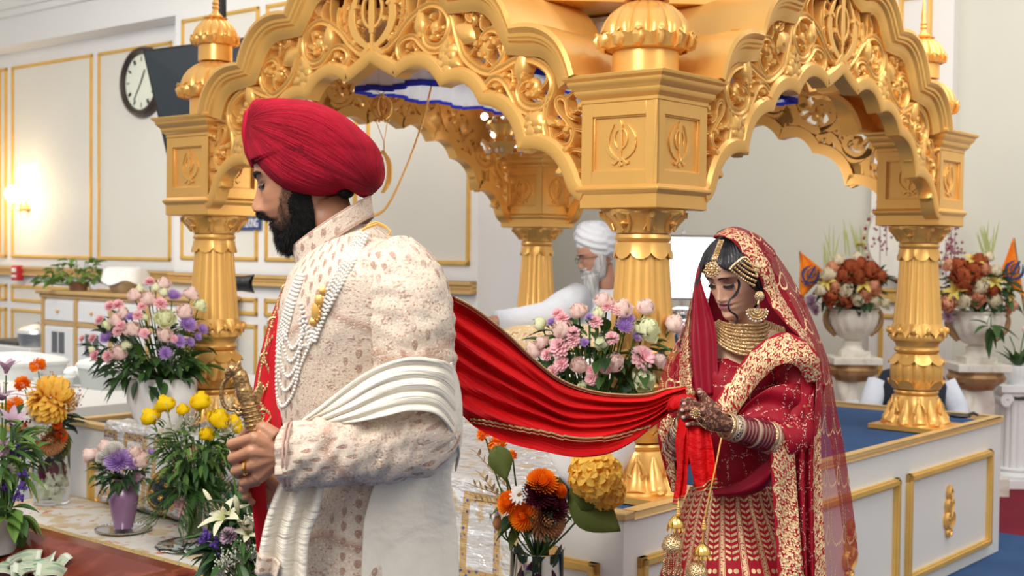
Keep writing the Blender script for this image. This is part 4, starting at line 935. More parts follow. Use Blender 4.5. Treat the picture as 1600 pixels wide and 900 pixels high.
# mirror plate under it
pl=pv-V3(0,0,.02); t_=thing('mirror_plate','scalloped mirror glass plate under the vase of yellow roses','plate',pl-V3(0,0,.0)); mir=mat('mirror',(.62,.68,.66),.05,1.0); 
g=G(); g.lathe([(0,0),(.145,0),(.15,.003),(.145,.007),(0,.007)],96,lambda r,z,t:r*(1+.03*abs(math.sin(6*t)))); g.build('base_plate',mir,t_)
g=G(); g.lathe([(0,.007),(.085,.007),(.088,.018),(0,.0199)],64); g.build('upper_plate',mir,t_)
# purple vase
pq=P(193,834,5.25); pq.z=.372
t_=thing('purple_vase','frosted lilac vase on the round silver tray','vase',pq); g=G()
pvm=Mt('lilac_glass',(.40,.22,.38),.25); pvm.b.inputs['Transmission Weight'].default_value=.35; pvm.b.inputs['Subsurface Weight'].default_value=0
g.lathe([(0,0),(.038,0),(.040,.01),(.052,.07),(.060,.12),(.057,.145),(.042,.165),(.036,.18),(.040,.198),(.043,.205),(.038,.204),(.032,.18),(.05,.14),(.05,.1),(.03,.012),(0,.012)],48); g.build('vase_body',pvm.m,t_)
t_=thing('silver_tray','round silver tray with beaded rim under the lilac vase','tray',pq-V3(0,0,.016)); g=G()
g.lathe([(0,0),(.08,0),(.10,.004),(.112,.011),(.114,.013),(.110,.012),(.08,.005),(0,.0149)],64,lambda r,z,t:r*(1+.02*abs(math.sin(8*t)))); 
for k in range(48): a=k*PI/24; g.ell((.112*math.cos(a),.112*math.sin(a),.012),.004,6,4)
g.build('tray_body',mat('silver',(.75,.75,.76),.12,1),t_)
n4='lilac vase bouquet'; c4=P(190,725,5.25)
bouquet(n4,c4,pq+V3(0,0,.19),[('rose',PINK,'pale pink',*q) for q in((139,710,13),(164,696,13),(222,716,14),(212,704,10))]+[('mum',WHT,'white',176,702,16),('mum',WHT,'white',160,712,12),('mum',PURP,'purple',184,717,19),('aster',PURP,'purple',236,708,10),('aster',LILAC,'lilac',214,745,8),('aster',PURP,'purple',206,724,11)],R=.11)
foliage('rounded green leaves of the small bouquet in the lilac vase',c4-V3(0,0,.03),pq+V3(0,0,.19),.11,80,GRND,.045,.028,3,m2=GRN,lo=-.8,hi=.4)
# round shields
shm=mat('shield_black',(.012,.018,.03),.2); 
def shield(px,py,D,r,label,rot):
    t_=thing('round_shield',label,'shield',P(px,py,D)); t_.rotation_euler=rot; g=G(); g.lathe([(0,.03),(r*.4,.027),(r*.75,.015),(r*.95,0),(r,-.004),(r*.93,-.004),(r*.7,.009),(0,.022)],48); g.build('shield_face',shm,t_)
    g=G(); g.tube([(r*.985*math.cos(a),r*.985*math.sin(a),0) for a in np.linspace(0,2*PI,49)],.004,6); g.tube([(r*.78*math.cos(a),r*.78*math.sin(a),.014) for a in np.linspace(0,2*PI,49)],.0035,6); g.build('gold_ring',gold,t_)
    for k in range(4): G().ell((r*.45*math.cos(k*PI/2+.6),r*.45*math.sin(k*PI/2+.6),.028),(.013,.013,.01),14,8).build('stud',gold,t_)
shield(256,766,5.35,.092,'black round shield with gold studs leaning behind the vase of yellow roses',(math.radians(70),.1,-.55))
shield(345,752,5.3,.085,'second black round shield with gold studs, half hidden by the palm fronds',(math.radians(72),.1,.25))

# orange bouquets
def cyl_vase(loc,label,seed):
    t_=thing('glass_cylinder_vase',label,'vase',loc); g=G(); g.lathe([(0,0),(.078,0),(.081,.005),(.082,.25),(.0795,.253),(.077,.25),(.0765,.01),(0,.01)],64); g.build('glass_body',CLEAR,t_)
    g=G(); r_=random.Random(seed)
    for k in range(70):
        a=r_.uniform(0,2*PI); rr=.060*math.sqrt(r_.random()); c_=Vector((rr*math.cos(a),rr*math.sin(a),r_.uniform(.03,.16)))
        for q in range(4): b=q*PI/2+k; petal(g,c_,(math.cos(b),math.sin(b)*.6,.3*math.sin(b*2)),(0,1,0),.026,.024,cup=.1,curl=.2,n=3,m=4,tip=.35)
    o=g.build('blossom_filling',fm('petal_ivory_green',(.76,.80,.64))); o.location=loc; tag(o,'ivory blossoms packed inside the '+label.split(' standing')[0],'flower filling',kind='stuff')
    g=G()
    for k in range(12): a=r_.uniform(0,6.28); leafm(g,Vector((.05*math.cos(a),.05*math.sin(a),.19)),(math.cos(a)*.2,math.sin(a)*.2,-1 if k%2 else .4),.08,.045,up=Vector((math.cos(a),math.sin(a),0)),fold=.1,droop=0,mi=k%2)
    for k in range(9): a=k*.7; g.tube([(.03*math.cos(a),.03*math.sin(a),.02),(.02*math.cos(a+2),.02*math.sin(a+2),.27)],.0022,5)
    o=g.build('submerged_leaves',[GRND,MAR]); o.location=loc; tag(o,'dark leaves and stems inside the '+label.split(' standing')[0],'leaves',kind='stuff')
pa=P(80,779,5.8); pa.z=.361; cyl_vase(pa,'left glass cylinder vase standing at the far end of the brocade step',1)
pb=P(838,953,3.9); pb.z=.361; cyl_vase(pb,'right glass cylinder vase standing below the platform corner',2)
n5='left orange bouquet'; c5=P(70,650,5.8)
bouquet(n5,c5,pa+V3(0,0,.22),[('pom',ORY,'amber',80,625,35)]+[('marigold',ORG,'orange',*q) for q in((59,571,12),(35,600,12),(22,632,13))]+[('daisy',WHT,'white',*q) for q in((58,671,17),(44,647,14),(72,655,14))]+[('bigmum',TAN,'tan',78,688,23),('mum',TAN,'tan',45,668,12),('bigmum',MAR,'maroon',36,691,15),('mum',RED,'orange red',96,681,10),('mum',RED,'orange red',89,662,8),('mum',RED,'orange red',43,663,8)],R=.16)
foliage('dark leaves of the orange bouquet on the left',c5-V3(0,0,.04),pa+V3(0,0,.22),.11,45,OLV,.09,.05,12,m2=GRND,lo=-.6,hi=.5)
gyps('violet berries in the orange bouquet on the left',((28,645,12),(48,632,8),(20,655,8)),.006,BLUE,5.75,16,'violet_berries')
gyps('dried tan sprigs in the orange bouquet on the left',((82,592,12),(120,622,14),(108,628,10)),.004,TAN,5.8,26,'dried_sprigs')
n6='right orange bouquet'; c6=P(835,780,3.9)
bouquet(n6,c6,pb+V3(0,0,.22),[('marigold',ORG,'orange',*q) for q in((755,679,10),(777,694,14),(799,712,9))]+[('bigmum',ORG,'bright orange',*q) for q in((848,751,22),(793,784,18),(816,806,21),(874,765,13))]+[('bigmum',MAR,'dark maroon',842,770,23),('bigmum',MAR,'dark maroon',866,790,22),('bigmum',TAN,'bronze',857,813,29),('bigmum',TAN,'bronze',780,818,14),('daisy',WHT,'white',812,774,16),('daisy',WHT,'white',768,806,12),('daisy',WHT,'white',880,790,12)],R=.11)
bouquet('right orange bouquet, yellow head',P(935,745,3.85),pb+V3(0,0,.22),[('hydrangea',ORY,'amber',930,742,38),('hydrangea',ORY,'amber',948,768,27)],R=.04)
g=G()
for (px,py,dx,dz,l,w_,mi) in((890,790,.9,.75,.14,.09,0),(892,778,1,-.5,.17,.13,0),(775,697,.35,-1,.10,.075,1),(876,772,-.5,1.0,.08,.05,0)):
    q=P(px,py,3.86); leafm(g,q,(dx,-.25,dz),l,w_,up=Vector((0,-1,.3)),m=9,fold=.08,droop=.1); g.tube([pb+V3(0,0,.2),q],.003,5)
tag(g.build('broad_leaves',OLV,solid=.0008),'broad olive leaves behind the orange bouquet on the right','leaves',kind='stuff')
foliage('dark green leaves of the orange bouquet on the right',c6-V3(0,0,.03),pb+V3(0,0,.22),.085,40,GRND,.06,.04,13,m2=OLV,lo=-.8,hi=.2)
def sprig(label,pts,D,matl):
    g=G(); r_=random.Random(2)
    for (x0,y0,x1,y1) in pts:
        a,b_=P(x0,y0,D),P(x1,y1,D); d=b_-a; g.tube([a,b_],.0015,4)
        for i in range(13):
            f=.15+.85*i/12; s_=1 if i%2 else -1; leafm(g,a.lerp(b_,f),d.normalized()+Vector((s_*.8,r_.uniform(-.5,.3),.3)),.028,.011,droop=.1,m=4)
    tag(g.build('glitter_sprig',matl),label,'dried sprig',kind='stuff')
sprig('dried glittering sprigs left of the orange bouquet on the right',((800,770,745,708),(800,780,738,758),(790,790,752,742),(800,790,742,782)),3.92,GLIT)
# lily bouquet in front of the groom
n7='lily bouquet'; c7=P(385,840,3.6)
bouquet(n7,c7,P(390,930,3.6),[('lily',LILY,'cream yellow',346,800,26),('halflily',LILY,'cream yellow',388,830,20),('lilybud',LILY,'green-cream',370,790,18),('lilybud',LILY,'green-cream',326,778,15),('lilybud',LILY,'green-cream',362,704,16),('openrose',CRM,'cream',386,888,20),('carnation',LILAC,'lilac pink',358,838,13),('rose',CRM,'cream',393,815,14),('aster',LILAC,'dark pink',384,848,9)],R=.12)
foliage('green leaves filling the lily bouquet',c7-V3(0,-.02,.02),P(390,930,3.6),.14,170,GRN,.085,.032,21,m2=GRND,lo=-.6,hi=.95)
gyps('tiny white blossoms of the lily bouquet',((375,860,16),(350,875,14),(400,810,14),(345,890,12),(395,860,14)),.0028,GYP,3.5,50)
gyps('violet blossoms of the lily bouquet',((322,838,10),(336,850,8),(345,885,7)),.005,BLUE,3.52,18,'violet_blossoms')
t_=thing('flower_stand','tall slim white stand carrying the lily bouquet','stand',(P(388,930,3.6).x,3.6,0)); hs_=P(388,930,3.6).z+.02; G().lathe([(0,0),(.14,0),(.14,.02),(.04,.05),(.03,.2),(.03,hs_-.18),(.05,hs_-.14),(.075,hs_-.05),(.08,hs_),(.07,hs_),(.06,hs_-.05),(0,hs_-.08)],32).build('stand_body',mat('porcelain_white',(.84,.82,.79),.2),t_)
# left edge arrangement
n8='left edge arrangement'; c8=P(5,690,4.4)
bouquet(n8,c8,P(5,830,4.4),[('halflily',LILAC,'pink',10,572,18),('halflily',LILAC,'pink',20,655,19),('lily',LILAC,'pink white',3,610,24),('daisy',WHT,'white',10,735,14),('mum',WHT,'white',20,745,10),('carnation',LILAC,'lilac',3,700,12)],R=.12)
foliage('green leaves of the flower arrangement at the left edge',c8-V3(.02,0,.02),P(5,830,4.4),.15,130,GRN,.09,.03,31,m2=GRN2,lo=-.8,hi=.8)
foliage('broad drooping leaves under the left edge arrangement',P(8,800,4.35),P(5,790,4.35),.07,26,GRN2,.08,.05,33,m2=GRN,lo=-.7,hi=.5)
gyps('violet blossoms in the arrangement at the left edge',((28,708,9),(38,740,7),(28,775,8),(10,760,8),(35,760,5)),.0055,BLUE,4.33,14,'violet_blossoms')
t_=thing('flower_pot','pale grey pot under the arrangement at the left edge','pot',P(-12,862,4.4)); g=G(); g.lathe([(0,0),(.075,0),(.085,.05),(.10,.13),(.092,.13),(.07,.02),(0,.02)],32); g.build('pot_body',mat('pot_grey',(.45,.47,.46),.5),t_)
# ------------------------------------------------------------------ urns on twisted pedestals, right
stone=Mt('urn_marble',(.74,.70,.62),.4); n_=stone.noise(9,detail=4,dist=1); stone.mix(n_.ss(.5,.66)*.5,(.52,.44,.34)); stone=stone.m
brz=mat('antique_gold',(.42,.24,.10),.4,.3,var=.4,vs=10)
def urn(cx,ytop,D,label,plabel):
    s_=FPX/D; base=P(cx,ytop,D); t_=thing('flower_urn',label,'urn',(base.x,base.y,base.z-.335)); k=1
    g=G(); g.box((0,0,.02),(.2,.2,.04)); g.lathe([(.085,.04),(.07,.055),(.062,.08),(.07,.10),(.05,.11),(.045,.12)],32)
    g.lathe([(.05,.115),(.085,.13),(.135,.17),(.165,.23),(.175,.29),(.17,.31),(.182,.33),(.17,.335),(.15,.31),(.05,.2)],96,lambda r,z,t:r*(1+.035*math.sin(14*t+z*16)*(1 if .13<z<.3 else 0))); g.build('bowl',stone,t_)
    for sg in(-1,1):
        g=G(); g.tube(cat([(sg*.12,0,.15),(sg*.18,-.01,.21),(sg*.195,-.01,.28),(sg*.165,-.01,.33),(sg*.15,-.01,.30)],5),[.02]*20+[.008],8); g.build('acanthus_handle',brz,t_)
    p_=thing('twisted_pedestal',plabel,'pedestal',(base.x,base.y,0)); H=base.z-.335; g=G()
    g.box((0,0,H-.025),(.34,.34,.05)); g.build('top_slab',stone,p_,smooth=False,bev=.006); G().box((0,0,.06),(.34,.34,.12)).build('base_slab',stone,p_,smooth=False,bev=.006)
    g=G(); g.lathe([(.11,H-.17),(.12,H-.15),(.17,H-.12),(.18,H-.09),(.165,H-.07),(.17,H-.05),(.10,H-.05)],48,lambda r,z,t:r*(1+.03*math.cos(16*t))); g.build('gold_capital',brz,p_)
    g=G(); R_=[]
    for i in range(60):
        z=.12+(H-.29)*i/59; R_.append([((.098+.022*math.sin(3*t+z*16))*math.cos(t),(.098+.022*math.sin(3*t+z*16))*math.sin(t),z) for t in np.linspace(0,2*PI,49)[:-1]])
    g.loft(R_); g.build('twisted_shaft',stone,p_); return base
u1=urn(1333,482,9.0,'marble urn on the pedestal left of the right golden column','twisted stone pedestal left of the right golden column')
u2=urn(1527,486,8.3,'marble urn on the pedestal right of the right golden column','twisted stone pedestal right of the right golden column')
n9='left urn bouquet'; c9=P(1333,450,9.0)
bouquet(n9,c9,u1-V3(0,0,.02),[('openrose',RUST,'rust',*q) for q in((1360,418,15),(1328,414,13),(1376,430,12),(1316,428,12),(1298,462,13),(1316,468,12),(1344,410,13),(1342,428,13))]+[('rose',CRM,'cream',*q) for q in((1320,451,12),(1282,452,10),(1340,467,11),(1294,426,13),(1384,472,9),(1368,470,10),(1340,400,9),(1310,404,10))]+[('openrose',PEACH,'peach',*q) for q in((1366,446,13),(1354,458,10),(1304,446,10),(1300,415,10))]+[('lily',fm('petal_lily_yellow',(.82,.66,.16),(.7,.5,.1)),'yellow',*q) for q in((1350,440,12),(1290,438,11),(1344,378,10))]+[('carnation',LILAC,'dusty pink',1270,472,11),('carnation',LILAC,'dusty pink',1276,484,8)],R=.30)
foliage('green leaves of the autumn bouquet in the left urn',c9,u1,.24,120,GRND,.10,.05,41,m2=GRN,lo=-.6,hi=.5)
n10='right urn bouquet'; c10=P(1527,452,8.3)
LY=MATS['petal_lily_yellow']
bouquet(n10,c10,u2-V3(0,0,.02),[('openrose',RUST,'rust',*q) for q in((1504,428,18),(1496,412,13),(1520,420,15),(1508,442,13),(1554,453,10),(1530,404,12))]+[('openrose',PEACH,'peach',*q) for q in((1526,464,13),(1480,474,12),(1538,418,10),(1582,477,11),(1484,412,11))]+[('rose',CRM,'cream',*q) for q in((1530,446,13),(1506,468,13),(1556,468,13),(1556,421,10),(1545,400,9))]+[('lily',LY,'yellow',*q) for q in((1554,436,12),(1490,452,12),(1522,401,13),(1580,460,11))]+[('carnation',LILAC,'dusty pink',1483,494,9)],R=.27)
foliage('green leaves of the autumn bouquet in the right urn',c10,u2,.24,120,GRND,.10,.05,42,m2=GRN,lo=-.6,hi=.5)
foliage('long green leaf trailing over the right urn',P(1548,505,8.05),P(1548,490,8.05),.05,10,GRN,.12,.05,43,lo=-1,hi=-.2)
g=G(); r_=random.Random(9)
for (px,py,D,h_) in((1340,400,9.0,62),(1346,400,9.0,50),(1325,400,9.0,58),(1543,400,8.3,55),(1550,400,8.3,66),(1536,400,8.3,42),(1300,410,9,60),(1290,420,9,50)):
    for k in range(4): q=P(px+r_.uniform(-5,5),py,D); e_=P(px+r_.uniform(-14,14),py-h_*r_.uniform(.7,1.1),D); leafm(g,q,e_-q,(e_-q).length,.012,up=Vector((0,-1,0)),droop=0,m=5,fold=.05)
tag(g.build('tall_grass_blades',fm('grass_pale',(.45,.50,.22))),'pale tall grass blades rising from the autumn bouquets','grass',kind='stuff')
g=G(); r_=random.Random(11)
for (px,py,D) in((1375,375,8.95),(1385,350,8.95),(1478,400,8.35),(1486,370,8.35),(1492,392,8.35)):
    for k in range(16): q=P(px+r_.gauss(0,7),py+r_.gauss(0,14),D); g.ell(q,.010,6,4)
    g.tube([P(px,py+50,D),P(px,py-25,D)],.003,4)
tag(g.build('berry_sprays',fm('berry_mauve',(.38,.16,.20))),'mauve berry sprays beside the white beaded hoop','berries',kind='stuff')
# flags
def flag(pts,D,label,pole):
    t_=thing('orange_flag',label,'flag',P(*pole[0],D)); o_=t_.location; g=G(); c=[P(x,y,D)-o_ for x,y in pts]; rings=[]
    for i in range(13):
        f=i/12; a=c[0].lerp(c[1],f); b_=c[0].lerp(c[2],f); rings.append([a.lerp(b_,j/8)+V3(0,.015*math.sin(j*1.1+f*3),0) for j in range(9)])
    g.loft(rings,False,False); g.build('flag_cloth',mat('flag_orange',(.88,.24,.015),.7,Emission_Strength=0),t_,solid=.002)
    cen=(c[0]+c[1]+c[2])/3+V3(0,-.03,0); e_=G(); khanda(e_,Matrix.Translation(cen)@Matrix.Rotation(.5,4,'Y'),.16,.004); e_.build('khanda_emblem',mat('flag_navy',(.03,.05,.16),.6),t_,smooth=False)
    g=G(); g.tube([P(*pole[0],D+.02)-o_,P(*pole[1],D+.02)-o_],.008,8); g.build('flag_pole',brz,t_)
flag(((1251,394),(1249,468),(1293,428)),9.1,'orange triangular flag left of the autumn bouquet in the left urn',((1250,392),(1262,560)))
flag(((1583,374),(1602,468),(1560,428)),8.45,'orange triangular flag right of the autumn bouquet in the right urn',((1584,372),(1612,560)))
# hoop
hc=W(3.80,9.04,1.66); t_=thing('beaded_hoop','white round backdrop edged with burgundy beads behind the right golden column','wall decoration',hc,RZ)
G().lathe([(0,-.01),(.30,-.01),(.305,0),(.30,.01),(0,.01)],48).build('disc',mat('disc_ivory',(.80,.79,.72),.7,var=.15,vs=5),t_,M=Matrix.Rotation(PI/2,4,'X'))
g=G()
for k in range(56): a=k*2*PI/56; g.ell((.325*math.cos(a),-.02,.325*math.sin(a)),.014,6,4,mi=k%2)
g.build('bead_garland',[fm('bead_burgundy',(.34,.03,.06)),CRM],t_)
# fluted white column with plant
b_=P(1590,600,8.6); t_=thing('white_pedestal','white fluted pedestal with scroll capital at the right edge','pedestal',(b_.x,b_.y,0)); H=b_.z; pw=mat('plaster_white',(.80,.81,.82),.5)
g=G(); g.lathe([(.03,.1),(.125,.1),(.12,.14),(.115,H-.12),(.12,H-.10),(.03,H-.1)],96,flute(16,.08)); g.build('shaft',pw,t_)
g=G(); g.box((0,0,.03),(.36,.36,.06)); g.lathe([(.1,.06),(.165,.06),(.17,.08),(.14,.1),(.15,.12),(.12,.13)],40); g.build('base',pw,t_,bev=.004)
g=G(); g.box((0,0,H-.02),(.34,.34,.04)); g.box((0,0,H-.05),(.30,.30,.03))
for sx_ in(-1,1):
    for k in range(2): g.tube([(sx_*.13+.04*(1-u_/16)*math.cos(u_),(-.15,.15)[k],H-.10+.04*(1-u_/16)*math.sin(u_)) for u_ in np.linspace(0,13,30)],.012,6)
    g.tube([(sx_*.13,-.15,H-.10),(sx_*.13,.15,H-.10)],.038,12)
g.build('capital',pw,t_,bev=.003)
t_=thing('potted_plant','green leafy plant in white ribbed bowl on the white pedestal','plant',(b_.x,b_.y,H)); g=G(); g.lathe([(0,0),(.06,0),(.065,.02),(.10,.05),(.115,.09),(.11,.13),(.10,.13),(.1,.09),(0,.08)],64,flute(20,.05)); g.build('pot',pw,t_)
g=G(); r_=random.Random(8)
for k in range(22): a=r_.uniform(0,6.3); leafm(g,(0,0,.1),(math.cos(a)*.5,math.sin(a)*.5,r_.uniform(.5,1.3)),r_.uniform(.14,.26),.045,droop=.25)
g.build('leaves',[GRN],t_)
t=G()
for sx_,z_ in((.02,.36),(-.03,.32)): t.tube([(0,0,.1),(sx_,0,.25),(sx_*2,0,z_)],.004,5)
t.build('flower_stem',STEM,t_); G().ell((.05,-.02,.37),(.04,.02,.03),10,6).build('pink_bloom',PINK,t_)
# plant on the sideboard
pp=W(9.98,6.10,1.146); t_=thing('ivy_plant','bushy green plant spreading on the sideboard next to the covered bucket','plant',pp); g=G(); r_=random.Random(6)
for k in range(120):
    a=r_.uniform(0,6.3); rr=.30*math.sqrt(r_.random()); q=V3(rr*math.cos(a)*1.2,rr*math.sin(a)*.55,.05+.26*r_.random()*(1.2-rr*3)); leafm(g,q,(math.cos(a),math.sin(a),r_.uniform(-.3,.6)),.09,.07,droop=.3)
    if k%5==0: g.tube([(0,0,.04),tuple(q)],.004,4)
g.build('leaves',[GRN2],t_); g=G(); g.lathe([(0,0),(.07,0),(.09,.08),(.08,.08),(0,.05)],24); g.build('pot',mat('pot_brown',(.3,.16,.1),.5),t_)
label_flowers()
# ================================================================== people: shared
def skinmat(name,base,lip,brow=None,blush=None,beard=None,lid=None):
    t=Mt(name,base,.48,0,Subsurface_Weight=.12,Subsurface_Scale=.01); t.b.inputs['Subsurface Radius'].default_value=(1,.35,.2); x,y,z=t.coord()
    t.mix(t.noise(38,detail=3).ss(.4,.7)*.18,tuple(c*.72 for c in base))
    front=y.gt(.03)
    if blush: t.mix((1-hyp(((x.ab()-.045)*22),((z-.088)*30)).mn(1))*front*.5,blush)
    if lid: t.mix((1-hyp((x.ab()-.033)*40,(z-.125)*70).mn(1)).ss(0,.5)*front*.75,lid)
    lipm=(1-hyp(x*38,(z-.052)*95)).ss(0,.25)*front; t.mix(lipm*.85,lip)
    if beard: beard(t,x,y,z)
    t.bump(t.noise(300,detail=2),.10,.002); return t.m
def headfn(prof,nose,scale=1.0,wide=1.0,kn=1.0,female=False):
    """returns f(theta,z)->local point (x left-right, y forward, z up), metres; z from the chin"""
    fz=[p[1] for p in prof]; ff=[p[0] for p in prof]; nz=[p[0] for p in nose]; nn=[p[1] for p in nose]; nsg=[p[2] for p in nose]
    wz=[-.01,0,.01,.02,.04,.06,.08,.11,.14,.17,.20,.22,.235,.243]; wf=[.018,.030,.042,.050,.058,.064,.069,.072,.075,.074,.062,.043,.020,.002]
    if female: wf=[.015,.024,.034,.043,.053,.061,.067,.070,.072,.071,.060,.042,.020,.002]
    bz=[-.01,0,.03,.06,.10,.14,.18,.21,.235,.243]; bf=[.0,-.005,-.03,-.055,-.085,-.098,-.092,-.068,-.025,-.005]
    def f(th,z,off=0.0):
        a=float(np.interp(z,fz,ff)); b_=float(np.interp(z,bz,bf)); w_=float(np.interp(z,wz,wf))*wide; c,s_=math.cos(th),math.sin(th)
        yc=.0; ex=.86 if c>0 else 1.0
        x=w_*math.copysign(abs(s_)**.92,s_); y=(a if c>0 else -b_)*math.copysign(abs(c)**ex,c)
        if c>0:
            if z<.07: y-= (abs(x)/.05)**2*.006*(1-z/.07)
            nv=float(np.interp(z,nz,nn)); ns=float(np.interp(z,nz,nsg)); y+=nv*math.exp(-(x/ns)**2)
            g_=lambda x0,z0,sx_,sz_: math.exp(-((abs(x)-x0)/sx_)**2-((z-z0)/sz_)**2)
            y+= -.010*g_(.032,.118,.017,.012)+.0075*g_(.033,.1185,.0125,.0085)+.004*g_(.028,.138,.022,.006)   # socket, eyeball under the lid, brow
            y+= .005*g_(.047,.090,.018,.016)-.004*g_(.05,.055,.016,.02)
            if abs(z-.112)<.005: y-=.0012*g_(.033,.1125,.014,.0022)
            y+= .0035*g_(.0,.0585,.017,.0048)+.0045*g_(.0,.0455,.015,.0055)-.0040*g_(.0,.052,.022,.0018)-.002*g_(.026,.052,.005,.005)
            y+= .004*g_(.014,.071,.0055,.006)*kn       # nostril wing
            y-= .003*g_(.007,.0655,.004,.0028)
            y+= .004*g_(0,.018,.016,.012)
        n=Vector((x,y*.8,0)); 
        if n.length>1e-6: n.normalize()
        if z>.2: n=(n+Vector((0,0,(z-.2)*22))).normalized()
        if z<.02: n=(n+Vector((0,0,-(.02-z)*30))).normalized()
        p=Vector((x,y,z))+n*off; return p*scale
    return f
def headmesh(f,g,z0=-.008,z1=.2425,nz=120,nt=128,off=None,mi=0):
    rings=[]
    for i in range(nz+1):
        z=z0+(z1-z0)*i/nz; rings.append([f(2*PI*j/nt,z,off(2*PI*j/nt,z) if off else 0) for j in range(nt)])
    return g.loft(rings,True,True,mi)
def ear(g,c,s_,sc=1.0,yaw=0):
    # c: local centre; s_ side
    pts=[(0,.0,-.030),(.004,-.012,-.018),(.010,-.018,.0),(.013,-.018,.018),(.010,-.008,.030),(.006,.006,.028),(.004,.012,.016),(.003,.010,.0)]
    g.tube([Vector(c)+Vector((s_*p[0],p[1],p[2]))*sc for p in cat(pts,4)],.0045*sc,8); g.ell(Vector(c)+Vector((s_*.003,-.003,.0))*sc,(.004*sc,.012*sc,.022*sc),10,8); g.ell(Vector(c)+Vector((s_*.004,.0,-.026))*sc,(.005*sc,.007*sc,.008*sc),8,6)
def basis(origin,fwd,up,scale=1):
    fwd=Vector(fwd).normalized(); up=Vector(up); x=fwd.cross(up).normalized(); up=x.cross(fwd).normalized()
    M=Matrix((x,fwd,up)).transposed().to_4x4(); M.translation=origin; return M@Matrix.Scale(scale,4)
NOSE=[(.058,0,.012),(.0655,.008,.015),(.070,.020,.0135),(.078,.0255,.0095),(.088,.020,.0085),(.10,.012,.008),(.112,.005,.0085),(.122,.001,.012),(.13,0,.015)]
NOSEF=[(.058,0,.010),(.0655,.006,.013),(.070,.015,.012),(.077,.019,.0085),(.088,.014,.0072),(.10,.008,.007),(.112,.0035,.0075),(.122,.0008,.012),(.13,0,.015)]
PROF=[(.060,-.01),(.078,0),(.090,.008),(.094,.018),(.089,.032),(.093,.043),(.0915,.052),(.0945,.058),(.092,.068),(.090,.08),(.089,.10),(.089,.114),(.096,.130),(.098,.145),(.096,.165),(.088,.185),(.070,.205),(.045,.222),(.02,.235),(.003,.243)]
def lashes(g,f,side,z0=.1115,up=False,w_=.0016,ln=.006,off=.0008):     # lash line following the face
    rings=[]
    for i in range(15):
        u_=i/14; th=side*(.17+.42*u_); z=z0-.0035*math.sin(PI*u_)+(.001*u_); p=f(th,z,off); q=f(th,z-.001,off+ln*(.5+.5*u_)); q.z-=.0035*(.4+u_); rings.append([f(th,z+w_,off*.5),p,q])
    return g.loft(rings,False,False)
def brow(g,f,side,z0=.134,w_=.0045,off=.0015,arch=.006,t0=.10,t1=.56):
    rings=[]
    for i in range(17):
        u_=i/16; th=side*(t0+(t1-t0)*u_); z=z0+arch*math.sin(PI*min(1,u_*1.15)*.62)-.004*u_**3; hw=w_*(1-.65*u_)*(.6+.4*min(1,u_*6)); rings.append([f(th,z-hw,0),f(th,z-hw*.5,off),f(th,z+hw*.5,off),f(th,z+hw,0)])
    return g.loft(rings,False,False)
def hair_strands(g,f,pts,n,ln,drop,rad,seed=0,side=None):
    r_=random.Random(seed)
    for k in range(n):
        th,z,o=pts(r_); p=f(th,z,o*.3); q=f(th,z,o+ln*.55); e_=f(th+r_.gauss(0,.03),z,o+ln)+Vector((r_.gauss(0,.003),r_.gauss(0,.003),-drop*r_.uniform(.5,1.3)))
        s_=Vector((r_.uniform(-1,1),r_.uniform(-1,1),r_.uniform(-.3,.3))).normalized()*rad
        n_=len(g.v); g.v+=[tuple(p-s_),tuple(p+s_),tuple(q+s_*.7),tuple(q-s_*.7),tuple(e_)]; g.uv+=[(0,0)]*5; g.f+=[(n_,n_+1,n_+2,n_+3),(n_+3,n_+2,n_+4)]; g.mi+=[0,0]
    return g
def hand(g,wrist,knuckles,fingers,thumb,rw=.027,rk=.011,pr=.0125):
    """palm from the wrist to four knuckles; fingers: per finger a list of joints after the knuckle; thumb: joints"""
    w_=Vector(wrist); K=[Vector(k) for k in knuckles]; c=sum(K,Vector())/4
    for k in K: g.tube([w_,w_.lerp(k,.5),k],[rw*.75,.017,pr],10)
    for i in range(3):
        for f_ in(.35,.6,.85): a=w_.lerp(K[i],f_); b_=w_.lerp(K[i+1],f_); g.ell(a.lerp(b_,.5),.0135,10,8)
    for k,(kk,fs) in enumerate(zip(K,fingers)):
        pts=[kk]+[Vector(q) for q in fs]; r0=(.0105,.0108,.0100,.0088)[k]*rk/.011
        for i,q in enumerate(pts): g.ell(q,r0*(1.06-.09*i),10,8)
        for i in range(len(pts)-1): g.tube([pts[i],pts[i].lerp(pts[i+1],.5),pts[i+1]],[r0*(1.02-.09*i),r0*(.94-.09*i),r0*(.95-.09*i)],10)
    T=[Vector(q) for q in thumb]
    for i in range(len(T)-1): g.tube([T[i],T[i+1]],[.0175-.0035*i,.0145-.003*i] if i==0 else [.0135-.001*i,.0115-.001*i],10); g.ell(T[i+1],.0125-.0012*i,10,8)
    return g
def cloth_uv(pts_rows): pass
def wv(x,seed=0): return noise.noise(Vector((x,seed*7.3,0)))

